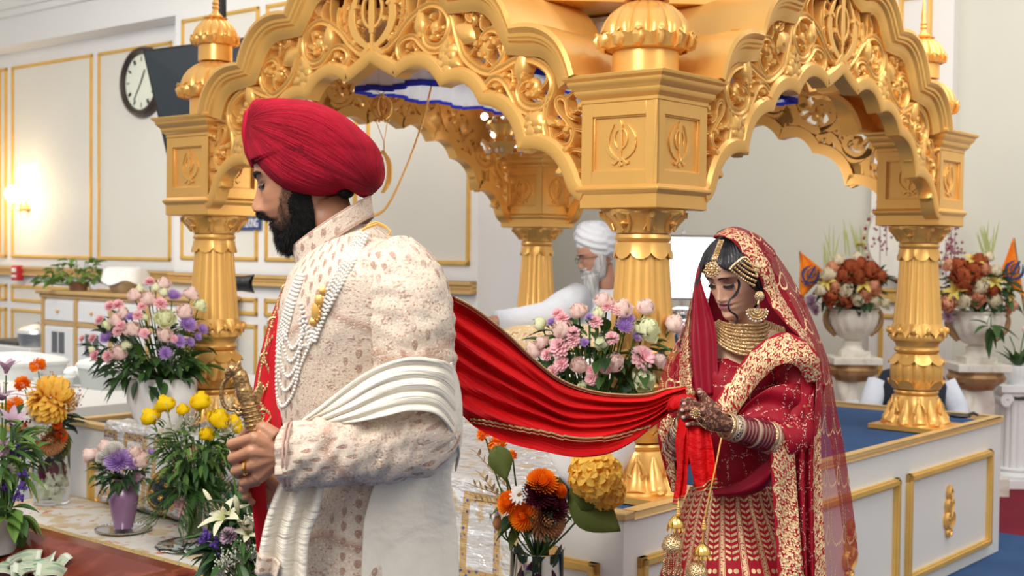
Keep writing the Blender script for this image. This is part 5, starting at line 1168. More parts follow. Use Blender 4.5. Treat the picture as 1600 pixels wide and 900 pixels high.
# ================================================================== the groom
GS=FPX/2.75; GD=2.75
groom=thing('person','man in cream embroidered coat and red turban, head bowed, holding a golden sword hilt','person',P(570,900,GD)-V3(0,0,.9))
phi=math.radians(13); GO=P(498,389,GD)
def loc(px,py,D=GD):           # picture outline point to the head's own side view (forward, up)
    d=P(px,py,D)-GO; fx=-d.x; return (fx*math.cos(phi)-d.z*math.sin(phi), fx*math.sin(phi)+d.z*math.cos(phi))
GH=basis(GO,(-math.cos(phi),-.10,-math.sin(phi)),(-math.sin(phi),0,math.cos(phi)))
pp=[loc(*q) for q in((470,392),(458,388),(447,384),(438,374),(433,365),(430,359),(425.5,354.5),(423.5,350.5),(424.5,346.5),(417.5,343.5),(413.5,338),(409.5,333.5),(411,322),(411,310),(408,298),(405.5,289),(401.5,280),(399,268),(397.5,255),(400,240),(412,220),(435,203),(470,195))]
pp=sorted([(a,b_) for a,b_ in pp],key=lambda q:q[1]); pp=[q for i,q in enumerate(pp) if i==0 or q[1]-pp[i-1][1]>.0005]
# height map between the generic landmarks and this face
zl=[loc(447,386)[1],loc(423,346.7)[1],loc(408,333)[1],loc(395,323)[1],loc(405.5,289)[1],loc(401.5,279)[1]]
print('groom landmarks',[round(z,4) for z in zl],[tuple(round(v_,3) for v_ in q) for q in pp])
zt=[0,.052,.0655,.078,.114,.132]
ktop=(.243-.132); sc_=(zl[5]-zl[0])/.132
def zmap(z):                     # generic -> this face
    if z<0: return zl[0]+z
    if z>.132: return zl[5]+(z-.132)*sc_
    return float(np.interp(z,zt,zl))
gen=headfn([( (np.interp(zmap(z),[q[1] for q in pp],[q[0] for q in pp]))/1.0,z) for z in np.linspace(-.01,.243,90)],[(z,n_*.92,s_*1.1) for z,n_,s_ in NOSE],1.0,1.06)
def gh(th,z,off=0):
    p=gen(th,z,off); return Vector((p.x,p.y,zmap(z)+(p.z-z)))
def gbeard(t,x,y,z): pass
def beardline(th):               # upper edge of the beard in generic z, th = 0 front
    a=abs(th); return float(np.interp(a,[0,.22,.30,.5,.75,1.0,1.25,1.5,1.75,1.9,3.2],[.040,.040,.066,.052,.048,.066,.105,.13,.14,.0,-.1]))
skg=Mt('skin_groom',(.41,.185,.098),.45,0,Subsurface_Weight=.10,Subsurface_Scale=.008); x,y,z=skg.coord()
skg.mix(skg.noise(30,detail=3).ss(.4,.7)*.22,(.30,.14,.085)); fr_=y.gt(.04)
zz=zmap(.052); skg.mix((1-hyp(x*40,(z-zz)*95)).ss(0,.3)*fr_*.85,(.33,.10,.09))
u2_=z-(zmap(.040)); 
# stubble fading up the cheek
cheek=((y-.085)*-1.0).ss(-.0,.10); line=z-(.045+(cheek*.075)); stub=(line*-1).ss(-.018,.012)*(y.gt(-.012))*((y-.02).ss(-.035,-.01)); stub=stub*z.gt(-.03); skg.mix(stub*(skg.noise(140,detail=2)*.5+.55),(.035,.022,.018))
must=(1-hyp(x*26,(z-zmap(.0635))*105)).ss(0,.35)*fr_; skg.mix(must*.9,(.02,.014,.012))
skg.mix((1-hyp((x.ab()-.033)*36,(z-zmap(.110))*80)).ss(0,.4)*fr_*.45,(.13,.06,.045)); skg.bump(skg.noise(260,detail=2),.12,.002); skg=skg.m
gb=G(); headmesh(gh,gb,z0=-.008,nz=130,nt=140)
GI=GH.inverted()
def tub(g,pts,rs,M,flat=1,seg=20): g.tube([M@Vector(p) for p in pts],rs,seg,flat=flat)
tub(gb,[P(500,318,GD),P(512,350,GD),P(524,385,GD),P(533,430,GD),P(540,480,GD)],[.062,.060,.062,.075,.09],GI)
tub(gb,[P(540,440,2.75),P(545,600,2.75),P(550,760,2.75),P(560,980,2.75)],[.10,.12,.12,.12],GI)     # trunk under the coat
tub(gb,[P(615,455,2.60),P(650,670,2.56),P(550,700,2.50),P(450,710,2.47)],[.05,.045,.04,.030],GI)       # near arm
tub(gb,[P(500,460,2.92),P(480,640,2.95),P(430,720,2.80),P(402,765,2.62)],[.05,.045,.04,.028],GI)
# near hand round the hilt
hd=G(); HD=2.47
def q_(x,y,dd=0): return P(x,y,HD+dd)
hand(hd,q_(440,710,.0),[q_(397,684,-.012),q_(392,706,-.016),q_(393,728,-.014),q_(400,748,-.006)],
 [[q_(362,694,.000),q_(366,700,.035),q_(392,698,.045)],[q_(364,716,.000),q_(368,722,.036),q_(394,718,.046)],[q_(368,736,.002),q_(372,741,.036),q_(396,738,.046)],[q_(380,754,.004),q_(384,758,.034),q_(402,754,.042)]],
 [q_(432,684,.0),q_(410,668,.006),q_(388,672,.030),q_(378,684,.045)],rw=.032,rk=.0125,pr=.0145)
hand(hd,P(440,772,2.62),[P(404,746,2.59),P(400,758,2.585),P(402,770,2.59),P(408,781,2.60)],[[P(384,748,2.55),P(380,752,2.52)],[P(382,762,2.55),P(380,764,2.52)],[P(386,774,2.55),P(384,776,2.525)],[P(394,784,2.56),P(393,784,2.54)]],[P(430,758,2.60),P(410,742,2.58),P(396,740,2.555)],rw=.03)
hf=fuse(hd,.0022,7); gb.merge(hf,GI)
ear(gb,(.074,-.012,zmap(.105)),1); ear(gb,(-.074,-.012,zmap(.105)),-1)
body=gb.build('body',skg,groom,ang=180); body.matrix_basis=GH
# beard shell, moustache, brow, lashes
hairm=Mt('hair_black',(.012,.010,.009),.55); hairm.bump(hairm.noise(120,detail=3),.6,.004); hairm=hairm.m
def boff(th,z):
    a=abs((th+PI)%(2*PI)-PI); L=beardline(a); d=(L-.006-z)/.030
    if a<.22 and z>.040: d=-1
    k_=max(-1,min(1,d)); base=.010 if a>.9 else .010
    low=max(0,min(1,(.05-z)/.05)); front=max(0,1-a/1.3)
    return (-.006 if k_<=.0 else -.006+k_*(.007+.016*low*(.45+.55*front)))+.0012*math.sin(th*60+z*900)
g=G(); headmesh(gh,g,z0=-.009,z1=.15,nz=90,nt=150,off=boff)
def bp(r_):
    while True:
        th=r_.uniform(-1.75,1.75); z=r_.uniform(-.008,.14); o=boff(th,z)
        if z<beardline(abs(th))+.004 and not(abs(th)<.24 and z>.042): return th,z,max(o,.0)
hair_strands(g,gh,bp,9000,.006,.008,.0004,3); o=g.build('beard',hairm,groom,ang=180); o.matrix_basis=GH
g=G()
def mp(r_):
    th=r_.gauss(0,.22); th=max(-.5,min(.5,th)); z=.0655-abs(th)*.022+r_.uniform(-.004,.0015); return th,z,.0008
hair_strands(g,gh,mp,2600,.0042,.005,.0004,4); o=g.build('moustache',hairm,groom); o.matrix_basis=GH
g=G()
for s_ in(-1,1): brow(g,gh,s_,.1335,.0062,.0028,.006,.08,.66)
o=g.build('eyebrows',hairm,groom); o.matrix_basis=GH
g=G(); g.ell(P(540,300,2.73),(.018,.05,.014),16,10); g.build('nape_hair',hairm,groom)
g=G()
for s_ in(-1,1): lashes(g,gh,s_,.1105,ln=.008)
o=g.build('eyelashes',hairm,groom); o.matrix_basis=GH
# turban
outl=[(386,184),(384,211),(391,243),(398,258),(402,252),(413,268),(435,289),(460,303),(495,309.5),(527,306),(552,300),(562,308),(580,303),(596,286),(600,264),(591,232),(570,207),(534,178),(495,161),(449,155.5),(406,156),(392,166)]
tcx,tcy=487,232; oc=cat(outl,8,closed=True); ang=[(math.atan2(-(p[1]-tcy),p[0]-tcx),math.hypot(p[0]-tcx,p[1]-tcy)) for p in oc]; ang.sort(); aa=[a[0] for a in ang]; rr_=[a[1] for a in ang]
aa=[aa[-1]-2*PI]+aa+[aa[0]+2*PI]; rr_=[rr_[-1]]+rr_+[rr_[0]]
A_=np.array([392.,196.]); B_=np.array([590.,300.])
g=G(); NA,NB=260,110; rings=[]; uvs=[]
for i in range(NB+1):
    be=-PI/2+PI*i/NB; row=[]; ur=[]
    for j in range(NA):
        al=-PI+2*PI*j/NA; R_=np.interp(al,aa,rr_); low=max(0,math.sin(-al-.1)); ex=2.5+1.9*low; n_=2/ex
        cb=abs(math.cos(be))**n_; sb=math.copysign(abs(math.sin(be))**n_,math.sin(be))
        off=R_*cb; px=tcx+off*math.cos(al); py=tcy-off*math.sin(al)
        v1=A_-np.array([px,py]); v2=B_-np.array([px,py]); sg=math.atan2(v1[0]*v2[1]-v1[1]*v2[0],v1@v2); tau=math.log((np.hypot(*v1)+25)/(np.hypot(*v2)+25))
        fold=math.sin(sg*14+.8*wv(tau*1.2,1))*.5+wv(sg*16+3*i/NB,int(2)) *.7
        wd=.118*(1-.10*max(0,(px-tcx)/120)**2)*(1-.22*max(0,(tcx-px-30)/80)); lat=wd*sb*(1+.016*fold*abs(sb))
        k=1+.012*fold*(1 if off>5 else 0)
        px=tcx+(px-tcx)*k; py=tcy+(py-tcy)*k
        p=P(px,py,GD); p.y+= -lat*-1*-1; row.append(p); ur.append((sg,tau))
    ur.append(ur[0]); rings.append(row); uvs.append(ur)
g.loft(rings,True,True,uvs=uvs)
t=Mt('turban_red',(.40,.002,.020),.85,0); x,y,z=t.coord('UV'); n1_=t.noise(1.0,t.comb(x*13,y*.8,z),detail=5,rough=.62); n2_=t.noise(1.0,t.comb(x*38,y*1.6,0),detail=3); t.mix(n1_.ss(.30,.55)*-1+1,(.27,.002,.014)); t.bump(n1_*.75+n2_*.35,1.0,.022); turbm=t.m
tb=g.build('turban',turbm,groom,ang=180)
# front crest of the turban (the layers crossing over the forehead)
g=G(); rings=[]
for i in range(24):
    f=i/23; a=P(*[np.interp(f,[0,.25,.5,.75,1],q) for q in((404,388,384.5,389,398),(160,178,208,240,262))],GD); w_=.012+.020*math.sin(PI*min(1,f*.8+.15)); rings.append([a+V3(.018*math.cos(u_)+.010,w_*1.6*math.sin(u_),.0) for u_ in np.linspace(0,2*PI,17)[:-1]])
g.loft(rings,uvs=[[(.3*j/16+1,i/24) for j in range(17)] for i in range(24)]); g.build('turban_crest',turbm,groom,ang=180)
g=G(); g.tube([P(398.5,247,2.70),P(400,251,2.69)],.003,6); 
g.build('inner_band',mat('band_white',(.8,.8,.8),.7),groom)

# ---- sherwani
st0=mat('trouser_cream',(.72,.66,.54),.7); goldth0=mat('shoe_gold',(.5,.36,.18),.6)
TY=[350,372,400,430,470,520,580,640,700,760,830,900,980,1240]
TL=[520,498,470,450,437,432,430,431,434,430,420,412,405,395]; TR=[590,616,655,682,696,701,702,700,700,704,711,717,723,735]; TH=[.03,.09,.155,.19,.20,.20,.19,.18,.175,.18,.19,.20,.21,.22]
TD=2.74
def tsec(py): return (lerp(TY,TL,py),lerp(TY,TR,py),lerp(TY,TH,py))
def tsurf(px,py,off=0.0):        # nearest surface of the coat along the line of sight, roughly
    l,r,h=tsec(py); c=(l+r)/2; hw=(r-l)/2; k=max(-.999,min(.999,(px-c)/hw)); return P(px,py,TD-h*(1-abs(k)**2.3)**(1/2.3)-off)
em=Mt('sherwani_cloth',(.68,.58,.46),.6,0); x,y,z=em.coord('UV')
# UV in metres along the cloth: x around, y down
def embroider(t,x,y,cuff=False):
    rose=(.34,.15,.10); 
    cx=(x*46).fr()-.5; cy=(y*31+((x*46).fl()*.5).fr()).fr()-.5                       # columns of small buds
    bud=(1-hyp(cx*3.6,cy*2.6+cx.ab()*1.2)).ss(.05,.45)*(t.noise(500,detail=2).ss(.32,.55)); 
    zone=(t.noise(6.5,detail=1).ss(.42,.50))
    v_=t.voro(36,rand=.8); ring=((v_-.26).ab()*-9+1).mx((v_-.08).ab()*-12+1).mx(0); nz_=t.noise(170,detail=3)
    floral=(ring*nz_.ss(.38,.6)+ nz_.ss(.56,.66)*.55).mn(1)
    zig=(((x*9).pp(1)*.055+y).pp(.12)*-60+1.1).mx(0).mn(1)*.8
    m=(bud*(1-zone)+floral*zone*.8).mn(1); m=m.mx(zig*nz_.ss(.35,.5))
    t.mix(m*.95,rose); t.mix(t.noise(210,detail=3).ss(.42,.60)*.5,(.54,.37,.28)); t.mix(t.noise(12,detail=2).ss(.45,.62)*.2,(.60,.44,.36))
    dots=t.voro(110,rand=1).lt(.20)*t.noise(26).gt(.47); t.mix(dots*.85,(.48,.22,.12))
    sp=t.voro(120,rand=1).lt(.11); t.mix(sp*.9,(1,.98,.94)); t.bump(m+t.noise(350)*.35,.55,.004)
    return m
embroider(em,x,y); em=em.m
g=G(); rings=[]; uvs=[]
for i in range(140):
    py=350+(1240-350)*i/139; l,r,h=tsec(py); c=(l+r)/2; hw=(r-l)/2; row=[]; ur=[]
    for j in range(121):
        a=2*PI*j/120; ca,sa=math.cos(a),math.sin(a); n_=2/2.3; px=c+hw*math.copysign(abs(ca)**n_,ca); dd=-h*math.copysign(abs(sa)**n_,sa)
        wr=.0035*noise.noise(Vector((px*.012,py*.03,sa*2)))+.003*noise.noise(Vector((px*.04+py*.03,py*.015,3)))
        if j<120: row.append(P(px,py,TD+dd*(1+wr*4)))
        ur.append((a*.17,py/GS))
    rings.append(row); uvs.append(ur)
g.loft(rings,uvs=uvs); g.build('sherwani_coat',em,groom,ang=180)
def sleeve(name,cen,rad,nr,wr=.004,seed=0,flat=.92,matl=None):
    C_=cat([tuple(p)+(r,) for p,r in zip(cen,rad)],nr); n=len(C_); pts=[Vector(c[:3]) for c in C_]; L_=0; rings=[]; uvs=[]; N=None
    for i in range(n):
        t_=(pts[min(i+1,n-1)]-pts[max(i-1,0)]).normalized()
        if N is None: N=V3(0,-1,0)
        N=(N-t_*N.dot(t_)).normalized(); B=t_.cross(N)
        if i: L_+=(pts[i]-pts[i-1]).length
        row=[];ur=[]
        for j in range(73):
            a=2*PI*j/72; w_=wr*(noise.noise(Vector((L_*34+math.sin(a)*1.6,math.cos(a)*1.2+math.sin(a)*2,seed)))+.5*noise.noise(Vector((L_*70+math.sin(a)*3,math.cos(a)*3,seed+5))))*2
            rr=C_[i][3]+w_
            if j<72: row.append(pts[i]+N*math.cos(a)*rr*flat+B*math.sin(a)*rr)
            ur.append((a*.075,L_))
        rings.append(row); uvs.append(ur)
    g=G(); g.loft(rings,uvs=uvs); return g.build(name,matl or em,groom,ang=180)
sleeve('sleeve',[P(600,408,2.66),P(620,440,2.63),P(637,490,2.60),P(645,560,2.58),P(650,630,2.57),P(655,672,2.55)],[.072,.092,.096,.088,.082,.080],14,.004,1)
sleeve('sleeve',[P(672,655,2.57),P(660,676,2.54),P(620,690,2.52),P(560,700,2.50),P(505,706,2.485),P(455,712,2.475),P(446,713,2.474)],[.050,.078,.080,.072,.066,.064,.0635],14,.005,2)
sleeve('sleeve',[P(520,420,2.88),P(480,520,2.93),P(455,640,2.92),P(440,720,2.80),P(425,765,2.68)],[.07,.08,.07,.06,.055],10,.004,3)
# trousers and shoes below the frame
for y_ in(-.09,.10):
    g=G(); g.tube([P(560,1180,TD)+V3(0,y_,0),V3(P(560,1180,TD).x,TD+y_,.45),V3(P(560,1180,TD).x+.02,TD+y_,.08)],[.10,.065,.05],24); g.build('trousers',st0,groom)
    g=G(); c_=V3(P(560,1180,TD).x-.04,TD+y_,.045); g.ell(c_,(.13,.048,.045),20,12); g.ell(c_+V3(-.10,0,-.01),(.05,.035,.03),14,8); g.build('shoe',goldth0,groom)
# cuff rim
g=G()
for (x_,r_) in((449,.0655),(455,.066)): g.tube([P(x_,713,2.474)+V3(.001,math.cos(a)*r_*.93,math.sin(a)*r_) for a in np.linspace(0,2*PI,49)],.0022,6)
g.build('cuff_trim',mat('trim_rose',(.52,.33,.26),.6,bump=.5,bs=300),groom)
# collar
g=G(); rings=[]; uvs=[]; cC=P(520,372,2.74)
for i in range(7):
    f=i/6; row=[];ur=[]
    for j in range(81):
        a=.22+(2*PI-.30)*j/80; ca,sa=math.cos(a),math.sin(a)
        c=P(524-6*f,378-30*f,2.745); p=c+Vector((-ca*.080*(1+.03*f),-sa*.082*-1*(1-.02*f),-ca*.056))+V3(0,0,.006*math.sin(a)*0)
        row.append(p); ur.append((a*.07,f*.05))
    rings.append(row); uvs.append(ur)
g.loft(rings,False,False,uvs=uvs); g.build('collar',em,groom,ang=180,solid=.004)
g=G(); rr=rings[-1]; g.tube(rr,.0026,6); g.tube(rings[0],.0026,6); g.build('collar_piping',MATS['trim_rose'],groom)
# inner shirt collar
g=G(); rings2=[]
for i in range(4):
    f=i/3; rings2.append([P(522-6*f,376-22*f,2.745)+Vector((-math.cos(a)*.066,math.sin(a)*.068,-math.cos(a)*.048)) for a in np.linspace(0,2*PI,41)[:-1]])
g.loft(rings2,True,False); g.build('shirt_collar',mat('shirt_grey',(.62,.60,.55),.7),groom,solid=.003)
# pearl strands
pearl=Mt('pearl',(.76,.72,.64),.18,0,Sheen_Weight=.3).m
neck=thing('pearl_necklace','long pearl necklace of five strands with gold clasp on the cream coat','necklace',P(500,480,2.6))
no=neck.location
strands=[]
for k in range(5):
    yb=(637,612,590,566,546)[k]; xb=(437,441,445,449,452)[k]
    up=[(470+k*2,424),(456+k*3,450),(444+k*3,490),(434+k*3,530),(432+k*3.0,yb-34),(xb,yb-6),(xb+9,yb-4),(xb+22,yb-26-2*k),(470,yb-66-2*k),(483+k*1.5,540-2*k),(489+k*2.6,515),(495+k*3.2,494),(508+k*4.4,460),(530+k*4.6,418),(548+k*4.6,385),(560+k*4.2,362)]
    g=G(); pts=[tsurf(x_,y_,.004) if y_>395 else None for x_,y_ in up]
    pts=[p if p is not None else P(up[i][0],up[i][1],lerp([360,400],[2.645,2.60],up[i][1])) for i,p in enumerate(pts)]
    cp=cat([tuple(p) for p in pts],30); acc=0; last=Vector(cp[0]); step=.0078
    for c_ in cp[1:]:
        v_=Vector(c_); d=(v_-last).length
        if d>=step: g.ell(v_-no,.0037,8,6); last=v_
    g.build('pearl_strand',pearl,neck)
g=G()
for (x_,y_,rx,rz) in((495,487,.010,.020),(499,470,.009,.012),(490,503,.008,.008),(504,455,.007,.008)): 
    c_=tsurf(x_,y_,.010)-no; g.ell(c_,(rx,.006,rz),14,10,fn=lambda p,t,ph:p*(1+.12*math.cos(6*t)))
for k in range(9): c_=tsurf(495+5*math.cos(k*.7),487+13*math.sin(k*.7),.014)-no; g.ell(c_,.0026,6,5)
g.build('gold_clasp',gold,neck)
g=G(); g.tube([P(*q)-no for q in((574,352,2.66),(588,347,2.66),(600,352,2.66),(611,362,2.655),(606,368,2.655))],.0024,6); g.tube([P(*q)-no for q in((560,364,2.645),(572,356,2.655),(590,350,2.66),(604,356,2.66))],.003,6); g.build('gold_cord',gold,neck)
# ring on the hand
tag(G().tube([P(383,731,2.458)+V3(.003*math.cos(a)*.5+.0,.0125*math.cos(a),.0125*math.sin(a)) for a in np.linspace(0,2*PI,33)],.003,8).build('finger_ring',mat('ring_gold',(.85,.55,.15),.2,1.0)),'plain gold ring on the finger gripping the sword hilt','ring')
# ---- sword
bz=Mt('bronze',(.42,.25,.10),.38,.75); bz.mix(bz.noise(40,detail=4).ss(.45,.65)*.7,(.16,.09,.04)); bz.bump(bz.voro(160),.5,.003); bz=bz.m
sword=thing('sword','ceremonial sword with bronze animal-headed hilt and red scabbard held in the hand','sword',P(392,690,2.49)); so=sword.location
def s3(x_,y_,D=2.49): return P(x_,y_,D)-so
g=G(); g.tube([s3(*q) for q in((404,700),(399,670),(392,645),(386,622))],[.0165,.0175,.017,.0145],20); 
for k in range(9): f=k/8; g.tube([s3(404-14*f,690-55*f)+V3(.0185*math.cos(a),.0185*math.sin(a),.004*math.cos(a)) for a in np.linspace(0,2*PI,25)],.0018,5)
g.build('grip',bz,sword)
g=G(); g.tube(cat([tuple(s3(*q)) for q in((386,625),(380,605),(376,590),(370,580),(362,578),(357,584),(357,590))],5),[.0165]*5+[.0145]*8+[.012]*8+[.010]*5+[.007]*5,14); g.ell(s3(371,578),(.011,.012,.010),12,8); g.tube([s3(372,572),s3(375,565),s3(376,570)],[.006,.003,.001],8); g.tube([s3(360,585),s3(356,588),s3(352,586)],[.007,.005,.002],8)
g.build('animal_head',bz,sword)
g=G(); g.tube(cat([tuple(s3(*q)) for q in((357,590),(349,600),(346,618),(350,633),(360,640),(376,639),(388,632))],6),.0042,8); g.tube([s3(376,640),s3(366,634),s3(360,642)],[.008,.006,.003],8); g.build('knuckle_guard',bz,sword)
g=G(); g.tube([s3(388,636),s3(398,625),s3(405,610),s3(408,597)],[.014,.013,.009,.003],12,flat=.6); g.tube([s3(385,640),s3(372,645),s3(366,640)],[.013,.009,.003],12,flat=.6); g.build('cross_guard',bz,sword)
redv=Mt('velvet_red',(.46,.003,.010),.75,0); redv.bump(redv.noise(60,detail=3),.25,.004); redv=redv.m
g=G(); g.tube([s3(402,700,2.53),s3(403,760,2.56),s3(412,860,2.60),s3(430,1000,2.62)],[.016,.017,.016,.012],14,flat=.5); g.build('scabbard',redv,sword)
# ---- sash and stole
sash=Mt('sash_red',(.66,.003,.004),.6,0); sash.b.inputs['Transmission Weight'].default_value=0; x,y,z=sash.coord('UV'); sn=sash.noise(1,sash.comb(x*2.5,y*9,0),detail=4); sash.mix(sn.ss(.40,.62)*.6,(.46,.0,.004)); sash.bump(sn*1.3+sash.noise(1,sash.comb(x*6,y*34,0),detail=3)*.4,.8,.02); sash=sash.m
tr_=Mt('sash_red_sheer',(.80,.006,.006),.55); 
goldth=Mt('gold_thread',(.62,.42,.20),.35,.8); goldth.bump(goldth.noise(500),.6,.003); goldth=goldth.m
def sheet(top,bot,nu,nv,foldfn,k=10):
    T=cat(top,k); Bm=cat(bot,k); n=nu; rings=[]; uvs=[]
    for i in range(n):
        f=i/(n-1); a=T[int(round(f*(len(T)-1)))]; 
        a=np.array([np.interp(f*(len(T)-1),range(len(T)),[q[c] for q in T]) for c in range(3)]); b_=np.array([np.interp(f*(len(Bm)-1),range(len(Bm)),[q[c] for q in Bm]) for c in range(3)])
        row=[];ur=[]
        for j in range(nv):
            v_=j/(nv-1); q=a+(b_-a)*v_; row.append(P(q[0],q[1],q[2])+foldfn(f,v_)); ur.append((f,v_))
        rings.append(row); uvs.append(ur)
    return rings,uvs
def sashfold(f,v_):
    amp=.026*(1-.35*f)+.005; s_=v_*5.2+.8*noise.noise(Vector((f*2.2,v_*2,1)))+1.2*f*v_; d=math.sin(s_*2*PI)*.55+.9*noise.noise(Vector((f*1.8,v_*7,4)))+.4*noise.noise(Vector((f*5,v_*16,9)))
    return V3(0,amp*d,.004*noise.noise(Vector((f*4,v_*5,2))))
top=[(640,425,2.96),(697,456,2.95),(740,480,2.97),(790,519,3.02),(830,557,3.07),(870,589,3.12),(912,606,3.17),(960,615,3.22),(1010,617,3.27),(1042,609,3.31),(1072,604,3.33)]
bot=[(640,600,2.96),(716,646,2.93),(745,668,2.95),(795,690,2.98),(850,704,3.03),(900,713,3.08),(950,708,3.14),(990,691,3.20),(1022,668,3.25),(1048,645,3.29),(1072,622,3.32)]
sg_o=thing('red_sash','long bright red cloth with gold edging stretching from the man to the woman','sash',P(900,650,3.1)); so2=sg_o.location
R_,U_=sheet(top,bot,150,64,sashfold); g=G(); g.loft([[p-so2 for p in r] for r in R_],False,False,uvs=U_); g.build('long_drape',sash,sg_o,ang=180)
g=G(); g.tube([r[0]-so2-V3(0,.003,0) for r in R_[20:145]],.0030,6); g.tube([r[1]-so2-V3(0,.004,.004) for r in R_[20:145]],.0016,6)
low=[R_[i][int(63-15*math.sin((i-25)/110*PI)*.9-2)] for i in range(25,118)]; g.tube([p-so2-V3(0,.006,0) for p in low],.0030,6); g.tube([p-so2-V3(0,.006,.008) for p in low],.0018,6); g.build('gold_edging',goldth,sg_o)
# part over the far shoulder and chest
top=[(560,385,2.93),(520,392,2.92),(488,402,2.90),(466,412,2.89)]; 
cl=[(466,410,2.90),(444,446,2.90),(424,494,2.90),(408,548,2.89),(397,600,2.87),(396,640,2.83),(410,664,2.78),(424,700,2.72)]
crr=[(520,400,2.76),(478,440,2.74),(450,490,2.72),(442,545,2.70),(440,600,2.70),(440,640,2.68),(440,670,2.66),(440,710,2.66)]
R_,U_=sheet(cl,crr,70,26,lambda f,v_:V3(0,.008*math.sin(v_*9+f*3),.0)); g=G(); g.loft([[p-so2 for p in r] for r in R_],False,False,uvs=U_); g.build('chest_drape',redv,sg_o,ang=180,solid=.003)
g=G()
for j,amp in((5,0),(11,1)):
    pts=[r[j]-so2-V3(0,.006,0) for r in R_[4:62]]; 
    for i,p in enumerate(pts):
        if amp: p=p+V3(.010*math.sin(i*.42),0,0)
        for q in range(2): g.ell(p+V3(.0,-.002,q*.003),.0034,6,4)
for c_ in range(5):
    i0=12+c_*10; b_=R_[i0][8]-so2-V3(0,.007,0)
    g.tube([b_+V3(.016*(1-u_/9)*math.cos(u_),0,.016*(1-u_/9)*math.sin(u_)) for u_ in np.linspace(0,8,22)],.0034,5)
g.build('gold_embroidery',goldth,sg_o)
# cream stole
st=Mt('stole_cream',(.78,.71,.59),.75,0); x,y,z=st.coord('UV'); n_=st.noise(1,st.comb(x*2,y*14,0),detail=4); st.bump(n_+st.noise(1,st.comb(x*5,y*40,0),detail=2)*.3,.6,.016); st.mix(st.voro(45,rand=1).lt(.05)*.6,(.6,.4,.2)); st=st.m
stole=thing('cream_stole','long cream stole draped over the bent arm and hanging below it','stole',P(620,640,2.45)); so3=stole.location
def stf(f,v_): return V3(0,-.010*abs(math.sin(v_*4*PI+.6*math.sin(f*5)+f*2))-.006*noise.noise(Vector((f*4,v_*6,0))),.003*noise.noise(Vector((f*6,v_*9,5))))
top=[(468,660,2.53),(500,636,2.50),(540,604,2.485),(590,572,2.475),(640,558,2.475),(685,561,2.49),(706,572,2.53),(716,592,2.58),(718,610,2.64)]
bot=[(476,664,2.53),(520,662,2.48),(555,659,2.455),(600,650,2.44),(640,641,2.445),(680,645,2.46),(706,672,2.50),(718,705,2.56),(712,735,2.62)]
R_,U_=sheet(top,bot,70,44,stf); g=G(); g.loft([[p-so3 for p in r] for r in R_],False,False,uvs=U_); g.build('arm_wrap',st,stole,ang=180,solid=.003)
top=[(706,566,2.52),(719,610,2.54),(722,655,2.55),(720,695,2.56),(705,740,2.57),(712,800,2.58),(716,860,2.59),(720,980,2.60)]
bot=[(650,600,2.48),(690,650,2.49),(702,680,2.49),(690,712,2.50),(600,740,2.535),(572,800,2.53),(566,860,2.53),(562,980,2.53)]
R_,U_=sheet(top,bot,90,40,lambda f,v_:V3(0,-.006*math.sin(v_*10+2*f)*f,0)); g=G(); g.loft([[p-so3 for p in r] for r in R_],False,False,uvs=[[(v_,u_*.4) for u_,v_ in r] for r in U_]); g.build('back_panel',st,stole,ang=180,solid=.003)
top=[(438,752,2.50),(420,800,2.485),(408,850,2.475),(400,895,2.47)]; bot=[(508,752,2.50),(498,800,2.49),(482,850,2.48),(478,980,2.47)]
R_,U_=sheet(top,bot,50,40,lambda f,v_:V3(.0,-.012*math.sin(v_*15+.5*math.sin(4*f)),.0)); g=G(); g.loft([[p-so3 for p in r] for r in R_],False,False,uvs=[[(v_*.6,u_) for u_,v_ in r] for r in U_]); g.build('front_end',st,stole,ang=180,solid=.003)
g=G(); R2,U2=sheet([(404,862,2.472),(399,894,2.468)],[(440,878,2.462),(432,903,2.458)],6,20,lambda f,v_:V3(0,-.004-.012*math.sin(v_*7),0)); g.loft([[p-so3 for p in r] for r in R2],False,False,uvs=[[(a*.05,b_*.1) for a,b_ in r] for r in U2]); g.build('embroidered_hem',em,stole,solid=.003)

def worldkids(t_):
    inv=t_.matrix_basis.inverted()
    for ch in t_.children: ch.matrix_parent_inverse=inv
worldkids(groom)
# ================================================================== the bride
BD=3.46
bride=thing('person','woman in red and gold bridal dress and veil, hands holding the red cloth','person',P(1170,900,BD)-V3(0,0,.75))
bf=Vector((-.66,-.65,-.40)).normalized(); bu=Vector((-.24,-.24,.94))
BM=basis(V3(0,0,0),bf,bu); xb=BM.to_3x3()@V3(1,0,0); fb=BM.to_3x3()@V3(0,1,0); ub=BM.to_3x3()@V3(0,0,1)
BO=P(1121,447,3.40)-fb*.094*.97-ub*.114*.97; BM=basis(BO,bf,bu,.97); BI=BM.inverted()
PF=[(.058,-.01),(.072,0),(.083,.008),(.087,.018),(.084,.032),(.089,.043),(.0875,.052),(.090,.058),(.088,.068),(.087,.08),(.087,.10),(.088,.114),(.093,.130),(.096,.145),(.096,.165),(.088,.185),(.070,.205),(.045,.222),(.02,.235),(.003,.243)]
fh0=headfn(PF,NOSEF,1.0,.94,.6,True)
def fh(th,z,off=0):
    p=fh0(th,z,off)
    if p.z>.155: p.z=.155+(p.z-.155)*.76
    return p
skb=skinmat('skin_bride',(.68,.40,.26),(.27,.05,.09),blush=(.68,.30,.22),lid=(.28,.10,.07))
gb=G(); headmesh(fh,gb,z0=-.008,nz=130,nt=140)
tub(gb,[P(1160,476,3.50),P(1164,500,3.52),P(1165,530,3.53),P(1168,560,3.53)],[.048,.045,.052,.085],BI)
tub(gb,[P(1166,545,3.52),P(1163,580,3.50),P(1160,660,3.50),P(1155,760,3.50)],[.105,.115,.105,.11],BI,flat=.9)
